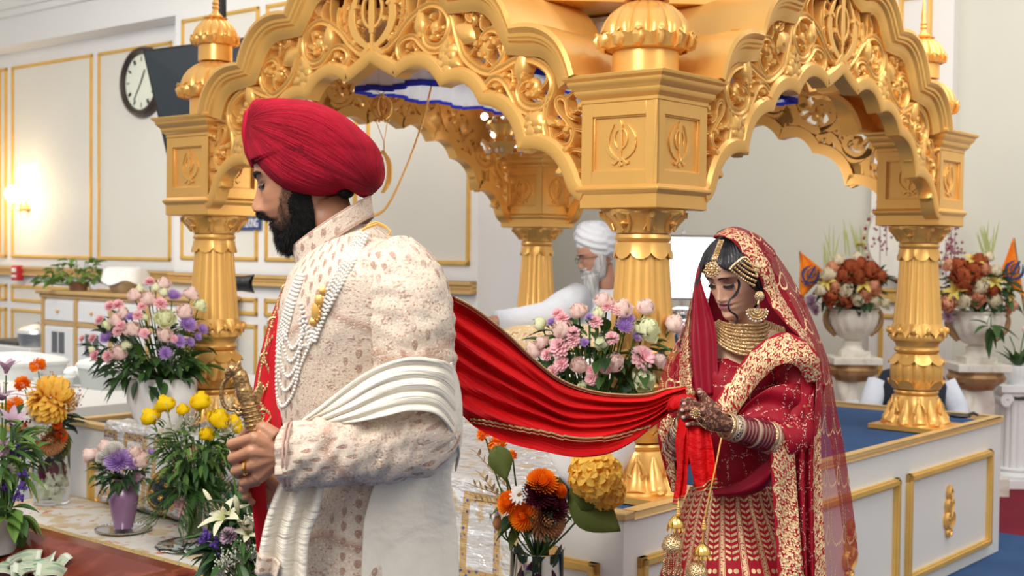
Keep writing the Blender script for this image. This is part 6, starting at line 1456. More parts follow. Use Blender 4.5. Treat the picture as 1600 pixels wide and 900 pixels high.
tub(gb,[P(1090,552,3.62),P(1140,540,3.55),P(1190,540,3.46),P(1240,556,3.40)],[.04,.055,.055,.045],BI)
tub(gb,[P(1248,560,3.40),P(1246,620,3.37),P(1238,684,3.33),P(1200,682,3.28),P(1136,666,3.22)],[.045,.042,.040,.033,.024],BI)
tub(gb,[P(1085,560,3.62),P(1066,640,3.60),P(1056,716,3.50),P(1062,690,3.38),P(1070,658,3.28)],[.045,.04,.036,.028,.024],BI)
hd=G(); HB=3.17
def qb(x,y,dd=0): return P(x,y,HB+dd)
hand(hd,qb(1136,664,.03),[qb(1098,634,.0),qb(1096,644,-.008),qb(1097,654,-.006),qb(1102,664,.002)],
 [[qb(1080,629,.004),qb(1069,631,.018),qb(1068,637,.034)],[qb(1077,638,-.002),qb(1066,641,.014),qb(1066,646,.03)],[qb(1078,649,.0),qb(1068,652,.014),qb(1069,656,.028)],[qb(1084,661,.004),qb(1074,663,.014),qb(1074,666,.026)]],
 [qb(1122,646,.01),qb(1106,630,.016),qb(1098,618,.022),qb(1093,612,.026)],rw=.026,rk=.0088,pr=.0118)
hand(hd,P(1070,668,3.28),[P(1066,640,3.235),P(1072,638,3.24),P(1078,640,3.25),P(1083,645,3.26)],[[P(1068,626,3.22),P(1078,624,3.21)],[P(1074,625,3.225),P(1084,626,3.215)],[P(1080,628,3.23),P(1089,632,3.22)],[P(1086,636,3.24),P(1092,642,3.23)]],[P(1076,658,3.25),P(1082,650,3.225),P(1088,644,3.21)],rw=.025,rk=.0088,pr=.011)
hf=fuse(hd,.0019,5); hg=G(); hg.merge(hf); gb.merge(hf,BI,1)
henna=Mt('henna_skin',(.38,.17,.10),.5); x,y,z=henna.coord(); hv=henna.voro(75,feature='DISTANCE_TO_EDGE'); henna.mix((hv.lt(.07)).mx(henna.noise(110,detail=3).gt(.50))*.85,(.055,.018,.014)); wh=P(1084,640,3.2); henna=henna.m
body=gb.build('body',[skb,henna],bride,ang=180); body.matrix_basis=BM
g=G()
for (x_,y_,d_) in((1069,631,3.175),(1066,641,3.172),(1068,652,3.172),(1074,663,3.174),(1093,613,3.182)): g.ell(P(x_,y_,d_),(.0052,.003,.0042),10,8)
g.build('fingernails',mat('nail_pink',(.66,.38,.34),.25),bride)
g=G()
for s_ in(-1,1): brow(g,fh,s_,.1335,.0036,.0022,.005,.10,.52)
o=g.build('eyebrows',hairm,bride); o.matrix_basis=BM
g=G()
for s_ in(-1,1): lashes(g,fh,s_,.1105,ln=.0085,w_=.0022,off=.0012)
o=g.build('eyelashes',hairm,bride); o.matrix_basis=BM
def hline(a): return float(np.interp(a,[0,.12,.35,.6,.85,1.05,1.25,1.5,2,3.2],[.192,.186,.166,.150,.138,.125,.085,.055,.02,.01]))
def hoff(th,z):
    a=abs((th+PI)%(2*PI)-PI); d=(z-hline(a))/.012; k=max(-1,min(1,d)); part=.006*math.exp(-((th if th<PI else th-2*PI)/.05)**2)
    return (-.005 if k<=0 else -.005+k*.0165)+.0014*math.sin(a*46+z*40)-part+(.012 if a>1.9 and z<.12 else 0)
g=G(); headmesh(fh,g,z0=-.005,z1=.2425,nz=100,nt=180,off=hoff)
def lockp(pts,r): g.tube([P(*q) for q in cat(pts,6)],r,6)
hb=Mt('hair_bride',(.009,.008,.009),.38); x,y,z=hb.coord(); hb.bump(hb.noise(1,hb.comb(x*60,y*60,z*25),detail=3),.7,.003); hb=hb.m
o=g.build('hair',hb,bride,ang=180); o.matrix_basis=BM
g=G(); r_=random.Random(2)
for k in range(9):
    j=lambda s_=1.5:r_.uniform(-s_,s_)
    lockp([(1150+j(),430+j(),3.40),(1155+j(),446+j(),3.365),(1149+j(),460+j(),3.34),(1139+j(),471+j(),3.335),(1140+j(),484+j(),3.335),(1151+j(),494+j(),3.35),(1150+j(),506+j(),3.35)],[.0014]*34+[.0008]*3)
    lockp([(1104+j(),395+j(),3.40),(1096+j(),415+j(),3.40),(1094+j(),430+j(),3.40),(1087+j(2),446+j(2),3.40)],.0010)
g.build('loose_locks',hb,bride)
# ---- clothes
def lace(name,width=.058,sheer=False,seed=0,alpha=1,plain=False):
    """red cloth whose edge (UV x measured in metres from the hem) is worked in gold"""
    t=Mt(name,(.33,.003,.014),.6); x,y,z=t.coord('UV'); gcol=(.72,.50,.26)
    n=t.noise(230,detail=2); sc=((y*18)*PI).sin().ab()*.009
    inb=(x+(sc*-1)).gt(.001)*x.lt(width); l1=(x-.024).ab().lt(.0014); vor=t.voro(105,rand=.5); ringp=((vor-.30).ab().lt(.13)).mx(vor.lt(.10)); zz=((x*70+y*0).pp(1)*.02+y).pp(.018).lt(.0045)
    edge=(x-width+.004).ab().lt(.004)*((y*120).sin().gt(-.2))
    m=inb*(t.voro(150,rand=.8).lt(.42))*(1-l1)*n.gt(.36); m=m.mx(inb*ringp).mx(inb*zz).mn(1)
    body_=1-inb
    if not plain:
        u_=(x*9).fr()-.5; v_=((y*7)+((x*9).fl()*.5)).fr()-.5; arc=(hyp(u_,v_+.2)-.42).ab().lt(.022)*((y*700).sin().gt(-.4)); arc=arc.mx((hyp(u_-.3,v_-.25)-.14).ab().lt(.02)); m=m.mx(arc*body_)
        fl=(t.voro(38,rand=.9).lt(.16))*(t.noise(60).gt(.55)); m=m.mx(fl*body_*.6)
    t.mix(m,gcol); sp=t.voro(150,rand=1).lt(.20)*inb; t.mix(sp*.95,(1,.92,.74)); t.mix(t.noise(90,detail=1).ss(.5,.62)*inb*.35,(.36,.20,.09)); t.set('Metallic',m*.45); t.set('Roughness',m*-.25+.6); t.bump(vor*inb*.6+n*.6,.7,.004)
    if sheer: 
        al=(m.mx(inb)*(1-alpha)+alpha).mn(1); t.set('Alpha',al)
    return t.m
lacem=lace('bridal_lace_cloth'); laces=lace('bridal_veil_sheer',sheer=True,alpha=.62); lacew=lace('bridal_border',width=.20,plain=True)
dkred=Mt('bridal_red_cloth',(.30,.002,.014),.55); x,y,z=dkred.coord(); 
v_=dkred.voro(17,rand=.7,feature='DISTANCE_TO_EDGE'); ln_=v_.lt(.045)*dkred.voro(230).lt(.35); dkred.mix(ln_*.9,(.75,.60,.45)); fl=dkred.voro(55,rand=.9).lt(.2)*dkred.noise(60).gt(.52); dkred.mix(fl*.55,(.5,.22,.12)); dkred.bump(dkred.noise(300),.3,.002); dkred=dkred.m
plainred=Mt('bridal_plain_red',(.25,.001,.014),.5); plainred.bump(plainred.noise(14,detail=2),.3,.01); plainred=plainred.m
def bsheet(name,top,bot,nu,nv,fold,matl,k=10,solid=.0015,flip=False):   # UV in metres across (x) and along (y)
    R_,U_=sheet(top,bot,nu,nv,fold,k); uv=[]; L_=0
    for i,r in enumerate(R_):
        if i: L_+=(r[0]-R_[i-1][0]).length
        acc=[0]
        for j in range(1,len(r)): acc.append(acc[-1]+(r[j]-r[j-1]).length)
        if flip: acc=[acc[-1]-a for a in acc]
        uv.append([(a,L_) for a in acc])
    g=G(); g.loft(R_,False,False,uvs=uv); return g.build(name,matl,bride,ang=180,solid=solid)
def ringloft(name,secs,D,matl,nr=50,n_=2.2,fold=None,per=None):
    if name=='skirt': nr=110   # secs: (y,xl,xr,h)
    g=G(); rings=[]; uvs=[]; ys=[s[0] for s in secs]
    for i in range(nr):
        py=ys[0]+(ys[-1]-ys[0])*i/(nr-1); l=lerp(ys,[s[1] for s in secs],py); r=lerp(ys,[s[2] for s in secs],py); h=lerp(ys,[s[3] for s in secs],py); c=(l+r)/2; hw=(r-l)/2; row=[]; ur=[]
        for j in range(145):
            a=2*PI*j/144; f=1+(fold(a,i/(nr-1)) if fold else 0); px=c+hw*f*math.copysign(abs(math.cos(a))**(2/n_),math.cos(a)); dd=-h*f*math.copysign(abs(math.sin(a))**(2/n_),math.sin(a))
            if j<144: row.append(P(px,py,D+dd))
            ur.append((j/144,i/(nr-1)))
        rings.append(row); uvs.append(ur)
    g.loft(rings,uvs=uvs); return g.build(name,matl,bride,ang=180)
ringloft('blouse',[(560,1082,1246,.075),(585,1088,1240,.115),(620,1092,1226,.13),(660,1092,1214,.125),(720,1086,1212,.125),(780,1080,1215,.13)],3.50,dkred)
# the blouse neckline: shoulder pieces
sk=Mt('skirt_panels',(.33,.003,.014),.6); x,y,z=sk.coord('UV'); fx_=(x*25).fr(); ctr=(fx_-.5).ab(); gcol=(.60,.41,.22)
che=((ctr*1.6+y*58).fr()-.5).ab().lt(.22)*ctr.lt(.30)*ctr.gt(.03); med=(hyp((ctr-.13)*1.0,((y*26).fr()-.5)*.55)).lt(.105)*y.gt(.215)*y.lt(.33)
band_=ctr.gt(.40)*(sk.noise(240,detail=2).gt(.43)); border=(ctr-.36).ab().lt(.012)
che=che*(y.lt(.215)).mx(y.gt(.33)); m=che.mx(med).mx(band_).mx(border); sk.mix(m*.95,gcol); sp=sk.voro(210,rand=1).lt(.16)*m; sk.mix(sp*.8,(1,.9,.7)); sk.set('Metallic',m*.45); sk.set('Roughness',m*-.25+.6); sk.bump(m+sk.noise(300)*.3,.6,.003)
ringloft('skirt',[(760,1078,1214,.135),(790,1066,1226,.16),(850,1046,1256,.22),(900,1030,1282,.27),(990,1004,1322,.33),(1290,940,1400,.44)],3.50,sk.m,fold=lambda a,f:.035*f*math.sin(a*17))
def bsleeve(name,cen,rad,matl,wr=.003):
    g=G(); C_=cat([tuple(p)+(r,) for p,r in zip(cen,rad)],10); pts=[Vector(c[:3]) for c in C_]; g.tube(pts,[c[3]*(1+.05*noise.noise(Vector((i*.25,0,0)))) for i,c in enumerate(C_)],40); return g.build(name,matl,bride,ang=180)
bsleeve('sleeve',[P(1225,556,3.42),P(1246,572,3.40),P(1250,620,3.37),P(1242,676,3.33),P(1215,690,3.29)],[.052,.062,.058,.052,.046],dkred)
bsleeve('sleeve',[P(1105,556,3.60),P(1082,575,3.62),P(1066,640,3.60),P(1058,700,3.50),P(1058,712,3.44)],[.05,.056,.05,.044,.04],dkred)
# diagonal border across chest and shoulder
nofold=lambda f,v_:V3(0,.004*math.sin(v_*6+f*9),0)
bsheet('shoulder_border',[(1286,590,3.33),(1279,556,3.31),(1256,532,3.31),(1226,519,3.33),(1198,530,3.33),(1172,550,3.34),(1150,578,3.35),(1126,612,3.34),(1112,642,3.33),(1116,676,3.33)],[(1262,600,3.31),(1248,576,3.29),(1232,568,3.285),(1214,572,3.295),(1200,584,3.30),(1184,600,3.31),(1168,622,3.315),(1152,646,3.315),(1142,666,3.32),(1140,690,3.33)],90,30,lambda f,v_:V3(0,-.012*math.sin(v_*PI),0),lacew)
bsheet('upper_drape',[(1290,600,3.36),(1262,600,3.33),(1232,600,3.30),(1200,606,3.31),(1170,628,3.315),(1146,660,3.32)],[(1276,700,3.36),(1256,690,3.33),(1226,670,3.29),(1200,668,3.30),(1176,672,3.31),(1150,680,3.33)],50,30,lambda f,v_:V3(0,.008*math.sin(v_*9+f*7),0),dkred)
bsheet('waist_drape',[(1212,690,3.31),(1200,716,3.30),(1182,732,3.31),(1162,748,3.32),(1136,760,3.33),(1112,764,3.35)],[(1212,740,3.31),(1204,752,3.30),(1190,766,3.31),(1168,774,3.32),(1140,776,3.33),(1112,774,3.35)],50,16,lambda f,v_:V3(0,-.03*math.sin(v_*PI),0),plainred)
# inner hanging border from the forearm and the cloth beside it
bsheet('hanging_border',[(1197,660,3.27),(1203,700,3.26),(1206,760,3.25),(1211,830,3.23),(1216,900,3.20),(1222,985,3.18)],[(1240,664,3.28),(1243,720,3.27),(1246,780,3.26),(1250,840,3.24),(1256,900,3.21),(1264,985,3.19)],80,14,nofold,lacew)
bsheet('side_drape',[(1238,664,3.29),(1243,740,3.28),(1248,820,3.26),(1254,900,3.23),(1262,985,3.21)],[(1276,600,3.32),(1276,740,3.31),(1277,820,3.29),(1278,900,3.26),(1284,985,3.24)],70,20,lambda f,v_:V3(0,.014*math.sin(v_*14+f*3),0),dkred)
# the veil: one sheet over the head, down the near side, with border on its inner edge
edge=[(1112,370,3.42),(1128,369,3.385),(1146,378,3.375),(1162,398,3.365),(1176,420,3.36),(1188,436,3.36),(1194,456,3.365),(1203,476,3.36),(1219,496,3.345),(1238,517,3.33),(1258,534,3.32),(1270,560,3.31),(1274,600,3.31),(1272,660,3.30),(1270,740,3.28),(1271,820,3.26),(1273,900,3.23),(1276,985,3.21)]
sil=[(1122,361,3.50),(1136,358,3.56),(1150,362,3.56),(1166,364,3.56),(1180,370,3.56),(1195,379,3.56),(1210,394,3.56),(1224,412,3.56),(1238,433,3.55),(1252,458,3.55),(1266,488,3.54),(1278,516,3.53),(1288,542,3.52),(1298,572,3.51),(1308,635,3.49),(1319,690,3.47),(1331,770,3.45),(1342,860,3.42),(1352,985,3.40)]
def veilsheet():
    E_=cat(edge,6); S_=cat(sil,6); n=min(len(E_),len(S_)); rings=[]; uvs=[]; L_=0
    for i in range(n):
        e_=P(*E_[i]); s_=P(*S_[i]); f=i/(n-1); bulge=float(np.interp(f,[0,.2,.45,.6,1],[.040,.055,.035,.012,.012])); back=V3(-.01-.10*max(0,.4-f)*min(1,f*4),float(np.interp(f,[0,.12,.3,.6,1],[.03,.10,.16,.14,.12])),-.02 if f<.15 else 0); row=[]
        nrm=V3(.5,-.7,.3 if f<.3 else 0).normalized()
        for j in range(26):
            v_=j/25
            if v_<.75: u_=v_/.75; p=e_.lerp(s_,u_)+nrm*bulge*math.sin(PI*u_)+V3(0,.006*math.sin(u_*16+f*8)*min(1,f*3),0)
            else: u_=(v_-.75)/.25; p=s_+back*math.sin(u_*PI/2)
            row.append(p)
        if i: L_+=(row[0]-rings[-1][0]).length
        acc=[0]
        for j in range(1,26): acc.append(acc[-1]+(row[j]-row[j-1]).length)
        rings.append(row); uvs.append([(a,L_) for a in acc])
    return rings,uvs
R_,U_=veilsheet(); g=G(); g.loft(R_,False,False,uvs=U_); g.build('veil',laces,bride,ang=180)
# the back of the veil closing behind the head
g=G(); bk=[r[-1] for r in R_]; rings=[]
for i in range(0,70):
    p=bk[i]; f=i/69; q=P(1124-34*f,368+206*f,3.60); rings.append([p.lerp(q,u_/8)+V3(0,.04*math.sin(PI*u_/8)*min(1,f*4),0) for u_ in range(9)])
g.loft(rings,False,False); g.build('veil_back',plainred,bride,ang=180)
bsheet('far_veil',[(1102,402,3.47),(1096,416,3.46),(1094,434,3.46),(1102,462,3.44),(1112,490,3.43),(1119,520,3.42),(1121,560,3.41),(1123,616,3.39)],[(1098,400,3.5),(1092,414,3.5),(1087,432,3.51),(1083,460,3.50),(1080,500,3.48),(1079,530,3.46),(1081,570,3.44),(1086,616,3.42)],60,14,lambda f,v_:V3(0,.006*math.sin(v_*12),0),plainred)
bsheet('far_veil_sheer',[(1084,455,3.5),(1082,490,3.49),(1082,530,3.47),(1084,580,3.46),(1086,630,3.44),(1070,690,3.44),(1064,760,3.42)],[(1078,475,3.5),(1064,520,3.51),(1046,556,3.52),(1033,590,3.52),(1024,630,3.51),(1030,700,3.48),(1050,765,3.44)],60,24,lambda f,v_:V3(0,.010*math.sin(v_*12+f*5),0),laces,solid=0)
bsheet('far_border',[(1030,640,3.42),(1028,680,3.41),(1036,720,3.40),(1049,768,3.38)],[(1052,650,3.40),(1050,690,3.39),(1054,730,3.38),(1060,770,3.37)],40,10,nofold,lacew)
worldkids(bride)
# ---- jewellery
jg=Mt('jewel_gold',(.72,.50,.25),.25,.85); jg.mix(jg.voro(260,rand=1).lt(.22)*.8,(1,.93,.8)); jg.mix(jg.voro(140,rand=1).lt(.12)*.8,(.5,.12,.08)); jg.bump(jg.voro(300),.6,.002); jg=jg.m
nk=thing('bridal_necklace','wide gold choker necklace of many beaded rows round the neck of the woman','necklace',P(1165,535,3.40)); no=nk.location
for k in range(9):
    f=k/8; g=G(); C0=P(1160+7*f,499+13*f,3.485-.0*f); hx=.062+.038*f; hy=.070+.045*f; dz=-.012-.062*f
    for j in range(64+k*6):
        a=-PI*.02+PI*1.04*j/(63+k*6); p=C0+V3(math.cos(a)*hx,-math.sin(a)*hy,dz*math.sin(a)*.9-.004*abs(math.cos(a))-(0 if f>0 else 0)); g.ell(p-no,.0042 if k in(0,3,8) else .0034,6,5,None)
    g.build('bead_row',jg,nk)
g=G()
rg=[]
for k in range(12):
    f=k/11; C0=P(1160+7*f,499+13*f,3.487); hx=.060+.038*f; hy=.068+.045*f; dz=-.012-.062*f; rg.append([C0+V3(math.cos(a)*hx,-math.sin(a)*hy,dz*math.sin(a)*.9-.004*abs(math.cos(a)))-no for a in np.linspace(-.1,PI+.1,50)])
g.loft(rg,False,False); g.build('mesh_plate',jg,nk)
def onhead(th,z,off): return BM@fh(th,z,off)
er=thing('earring','large gold chandelier earring with pearl fringe on the near ear','earring',P(1187,463,3.36)); eo=er.location
g=G(); g.ell((0,0,0),(.012,.006,.013),16,8,fn=lambda p,t,ph:p*(1+.08*math.cos(8*t))); g.tube([P(1186,468,3.36)-eo,P(1184,476,3.355)-eo],.003,6); g.build('stud',jg,er)
g=G(); c_=P(1183,490,3.35)-eo
for rr_,n_ in((.007,8),(.014,14),(.021,20)):
    for k in range(n_+1): a=PI*1.08*k/n_+PI-.1; g.ell(c_+V3(rr_*math.cos(a)*1.1,-.002,rr_*math.sin(a)+.008),.0030,6,5)
g.prism([(c_.x+.024*math.cos(a),c_.z+.022*math.sin(a)+.010) for a in np.linspace(PI-.15,2*PI+.15,20)],c_.y,c_.y+.004); 
for k in range(12): a=PI*k/11+PI; g.ell(c_+V3(.027*math.cos(a),-.001,.026*math.sin(a)+.006),.0034,6,5,mi=k%2)
g.build('crescent_drop',[jg,pearl],er)
tk=thing('forehead_ornament','gold forehead ornament hanging from a beaded strip along the hair parting','jewellery',P(1112,420,3.30)); to=tk.location
g=G()
for i in range(13):
    f=i/12; p=P(1127-11*f,376+30*f,3.37-.045*f)-to
    for s_ in(-1,1): g.ell(p+V3(s_*.005,0,0),.0033,6,5)
    g.ell(p,.0026,6,5)
g.build('hair_strip',jg,tk)
g=G(); 
for rr_,n_ in((0,1),(.008,8),(.015,14)):
    for k in range(n_): a=2*PI*k/n_; g.ell((rr_*math.cos(a),-.002*(1-rr_*40),rr_*math.sin(a)),.0036,8,6)
g.ell((0,.002,0),(.017,.004,.017),20,8); g.ell((0.006,0,.025),(.007,.004,.007),10,6)
for k in range(7): a=PI+PI*(k+.5)/7; g.ell((.020*math.cos(a),0,.020*math.sin(a)-.001),.0034,6,5)
g.build('pendant',jg,tk)
ps=thing('side_head_ornament','fan of beaded gold strings pinned to the hair above the near temple','jewellery',P(1168,424,3.33)); po=ps.location
for k in range(5):
    g=G(); a0,a1=(1141+k*4.5,420-k*4.2),(1178+k*2.2,446-k*7)
    for i in range(12): f=i/11; x_=a0[0]+(a1[0]-a0[0])*f; y_=a0[1]+(a1[1]-a0[1])*f+2.5*math.sin(PI*f); g.ell(P(x_,y_,3.325+.01*f)-po,.0038 if i<11 else .0045,6,5)
    g.build('bead_string',jg,ps)
g=G(); g.tube([P(x_,y_,3.325)-po for x_,y_ in((1140,421),(1150,411),(1160,403),(1166,402))],.004,6); g.tube([P(x_,y_,3.335)-po for x_,y_ in((1166,402),(1176,414),(1183,430))],.003,6); g.build('pin_bar',jg,ps)
# bangles
mb=mat('bangle_maroon',(.14,.003,.02),.3); iv=Mt('bangle_ivory',(.46,.31,.21),.4); iv.mix(iv.voro(260).lt(.3)*.8,(.62,.42,.25)); iv=iv.m; bk_=Mt('bangle_patterned',(.70,.58,.40),.3,.4); bk_.mix(bk_.voro(150,feature='DISTANCE_TO_EDGE').gt(.12)*.9,(.05,.02,.02)); bk_=bk_.m
def bangles(p0,p1,r0,r1,kinds,own,grp):
    d=(p1-p0).normalized(); N=d.orthogonal().normalized(); B=d.cross(N); n=len(kinds)
    for k,kd in enumerate(kinds):
        f=k/(n-1); c=p0.lerp(p1,f); r=r0+(r1-r0)*f; w_={'m':.0026,'i':.0036,'p':.0075,'g':.0042}[kd]; g=G()
        rings=[[N*math.cos(a)*(r+q)+B*math.sin(a)*(r+q)+d*h for a in np.linspace(0,2*PI,41)[:-1]] for q,h in((0,-w_),(.0018,-w_*.8),(.0025,0),(.0018,w_*.8),(0,w_),(-.001,0),(0,-w_))]
        g.loft(rings,True,False); o=g.build('bangle',{'m':mb,'i':iv,'p':bk_,'g':jg}[kd]); o.location=c
        nm={'m':'glossy maroon','i':'slim ivory','p':'wide patterned','g':'jewelled gold'}[kd]
        ordn=['first','second','third','fourth','fifth','sixth','seventh','eighth','ninth','tenth','eleventh','twelfth','thirteenth','fourteenth','fifteenth'][k]
        tag(o,f'{nm} bangle, {ordn} from the hand on the {own}','bangle',grp)
bangles(P(1135,666,3.215),P(1203,684,3.285),.031,.040,'gipimmmmimmmmgi','near forearm','bangles on the near forearm')
bangles(P(1069,664,3.275),P(1058,700,3.38),.029,.034,'gipmmimmi','far forearm','bangles on the far forearm')
# hand jewel with rings and chains
hj=thing('hand_jewel','gold hand ornament with round flower ring and chains on the hennaed hand','jewellery',P(1086,646,3.15)); ho=hj.location
g=G()
for rr_,n_ in((0,1),(.006,7),(.011,11)):
    for k in range(n_): a=2*PI*k/n_; g.ell((rr_*math.cos(a),-.004,rr_*math.sin(a)),.0028,6,5)
g.ell((0,0,0),(.011,.004,.011),16,6); g.build('flower_ring',jg,hj)
g=G()
for pts in(((1086,650,3.152),(1093,662,3.158),(1104,670,3.17),(1118,674,3.185),(1130,668,3.20)),((1090,646,3.152),(1100,656,3.155),(1112,664,3.17),(1128,664,3.19))):
    for p in cat([tuple(P(*q)-ho) for q in pts],7): g.ell(tuple(p),.0022,6,4)
g.build('chain',jg,hj)
# hanging end of the red sash
g=G(); top=[(1062,648,3.24),(1056,690,3.235),(1058,730,3.23),(1056,760,3.225),(1052,788,3.22)]; bot=[(1088,650,3.19),(1078,690,3.19),(1074,730,3.19),(1072,760,3.19),(1068,778,3.19)]
o=[]
for (tp,bt) in((top,bot),([(1074,654,3.20),(1074,690,3.18),(1080,730,3.17),(1090,770,3.165)],[(1106,660,3.19),(1112,690,3.175),(1116,720,3.165),(1119,752,3.16)])):
    R_,U_=sheet(tp,bt,40,20,lambda f,v_:V3(0,.010*math.sin(v_*9+f*2),0)); g.loft([[p-so2 for p in r] for r in R_],False,False,uvs=[[(v_*.3,u_*.3) for u_,v_ in r] for r in U_])
    e2=G(); e2.tube([p-so2-V3(0,.003,0) for p in R_[-1]],.0025,6); e2.tube([p-so2-V3(0,.003,0) for p in R_[-4]],.0022,6); e2.build('gold_edging',goldth,sg_o)
g.build('hanging_end',sash,sg_o,ang=180,solid=.002)
g=G(); g.ell(P(1078,632,3.235)-so2,(.02,.02,.025),12,8); g.tube([P(1050,632,3.30)-so2,P(1066,628,3.26)-so2,P(1078,636,3.24)-so2,P(1082,655,3.22)-so2],[.03,.026,.022,.02],12,flat=.6); g.build('gathered_fold',sash,sg_o)
# hanging gold bells
def kal(label,s0,top,bell,dome,n):
    t_=thing('hanging_bell_ornament',label,'jewellery',P(*top)); o_=t_.location; g=G(); g.tube([P(*q)-o_ for q in s0]+[V3(0,0,0)],.0022,6)
    for k in range(4): g.ell((0,0,-.006*k),.004+.001*k,8,6)
    g.build('cord',gold,t_)
    def bellm(c,r,h,leaves):
        g=G(); g.lathe([(.002,h*.5),(r*.25,h*.45),(r*.7,h*.15),(r*.95,-h*.2),(r,-h*.45),(r*.9,-h*.5)],32,lambda rr,z,t:rr*(1+.04*math.cos(12*t)),c=tuple(c)); 
        for k in range(leaves):
            a=2*PI*k/leaves; p=c+V3(math.cos(a)*r*.95,math.sin(a)*r*.95,-h*.5); leafm(g,p,(math.cos(a)*.3,math.sin(a)*.3,-1),r*.55,r*.4,up=V3(math.cos(a),math.sin(a),0),m=4,droop=0)
        return g.build('bell',jg if leaves==0 else MATS['ring_gold'],t_)
    cb=P(*bell)-o_; cd=P(*dome)-o_; bellm(cb,.021,.030,14); g=G(); g.tube([V3(0,0,0),cb,cd],.0022,6); g.build('link_chain',gold,t_)
    dm=G(); dm.lathe([(.002,.02),(.012,.018),(.022,.006),(.028,-.010),(.027,-.014)],36,c=tuple(cd))
    for k in range(60): a=k*2.4; f=(k+.5)/60; r_=.027*math.sqrt(f); dm.ell(cd+V3(r_*math.cos(a),r_*math.sin(a),.018-.030*f*f),.0024,6,4)
    dm.build('beaded_dome',jg,t_)
    for k in range(n):
        a=2*PI*k/n; g=G(); p=cd+V3(.022*math.cos(a),.022*math.sin(a),-.014)
        for i in range(13): g.ell(p+V3(0,0,-.0055*i),.0021,5,4)
        leafm(g,p+V3(0,0,-.07),(math.cos(a)*.3,math.sin(a)*.3,-1),.018,.010,up=V3(math.cos(a),math.sin(a),0),m=4,droop=0); g.build('tassel',jg,t_)
kal('left cluster of gold bells and tassels hanging from the far wrist',[(1060,700,3.27),(1061,760,3.22)],(1060,792,3.19),(1056,814,3.185),(1051,848,3.18),12)
kal('right cluster of gold bells hanging on a long gold cord from the near wrist',[(1127,684,3.17),(1120,720,3.155),(1107,780,3.15)],(1100,815,3.15),(1097,857,3.15),(1089,890,3.15),12)

# ================================================================== the man reading behind
wt=Mt('white_cotton',(.62,.66,.74),.85); wt.bump(wt.noise(12,detail=3),.5,.02); wt=wt.m
gr=thing('person','elderly man in white turban and glasses seated behind the front column','person',P(925,560,6.7)-V3(0,0,.1))
mf=Vector((-.93,-.30,-.22)).normalized(); MO=P(903,418,6.66); MB=basis(V3(0,0,0),mf,(-.1,0,1)); m3=MB.to_3x3(); MO=MO-(m3@V3(0,.115,.078)); MB=basis(MO,mf,(-.1,0,1),1.0); MI=MB.inverted()
mh=headfn(PROF,NOSE,1.0,1.0); sk2=skinmat('skin_elder',(.42,.22,.15),(.30,.10,.09)); gb=G(); headmesh(mh,gb,nz=70,nt=80)
tub(gb,[P(940,415,6.70),P(945,440,6.72),P(948,465,6.74)],[.058,.056,.075],MI); tub(gb,[P(935,470,6.74),P(935,520,6.76),P(935,600,6.78)],[.13,.15,.17],MI); 
tub(gb,[P(905,475,6.60),P(860,497,6.45),P(790,503,6.30),P(765,503,6.25)],[.05,.045,.035,.028],MI)
hd=G(); hand(hd,P(764,503,6.25),[P(750,500,6.22),P(749,504,6.22),P(749,508,6.23),P(751,512,6.24)],[[P(740,501,6.22),P(734,504,6.22)],[P(739,506,6.22),P(733,509,6.22)],[P(740,511,6.23),P(734,514,6.23)],[P(743,515,6.24),P(738,518,6.24)]],[P(757,497,6.23),P(749,494,6.22)]); gb.merge(fuse(hd,.004,3),MI)
ear(gb,(.074,-.012,.10),1); o=gb.build('body',sk2,gr,ang=180); o.matrix_basis=MB
bw=Mt('beard_grey',(.55,.56,.58),.7); x,y,z=bw.coord(); bw.mix(bw.noise(1,bw.comb(x*70,y*70,z*10),detail=3).ss(.4,.6)*.6,(.22,.22,.23)); bw.bump(bw.noise(1,bw.comb(x*120,y*120,z*15),detail=3),.8,.006); bw=bw.m
g=G()
def mboff(th,z):
    a=abs((th+PI)%(2*PI)-PI); L=beardline(a); 
    if a<.22 and z>.040 and z<.058: return -.006
    if a<.5 and .058<z<.068: return .005
    return -.006 if z>L else .012
headmesh(mh,g,z0=-.008,z1=.15,nz=60,nt=90,off=mboff)
rings=[]
for i in range(16):
    f=i/15; c=V3(0,.055+.02*math.sin(f*PI)-.0*f,.03-.27*f); w_=.066*(1-f)**.45+.006; rings.append([c+V3(w_*math.cos(a)*(1+.05*math.sin(7*a)),w_*.62*math.sin(a),0) for a in np.linspace(0,2*PI,41)[:-1]])
g.loft(rings); o=g.build('beard',bw,gr,ang=180); o.matrix_basis=MB
g=G()
for s_ in(-1,1): brow(g,mh,s_,.1335,.005,.003)
o=g.build('eyebrows',mat('brow_grey',(.10,.09,.09),.7),gr); o.matrix_basis=MB
g=G()
for s_ in(-1,1):
    g.tube([V3(s_*.033+.021*math.cos(a),.102,.112+.015*math.sin(a)) for a in np.linspace(0,2*PI,29)],.0016,6); g.tube([V3(s_*.054,.10,.118),V3(s_*.074,.06,.118),V3(s_*.078,-.01,.112)],.0018,6)
g.tube([V3(-.012,.104,.116),V3(0,.108,.119),V3(.012,.104,.116)],.0015,6); o=g.build('eyeglasses',mat('glasses_metal',(.12,.10,.08),.3,.6),gr); o.matrix_basis=MB
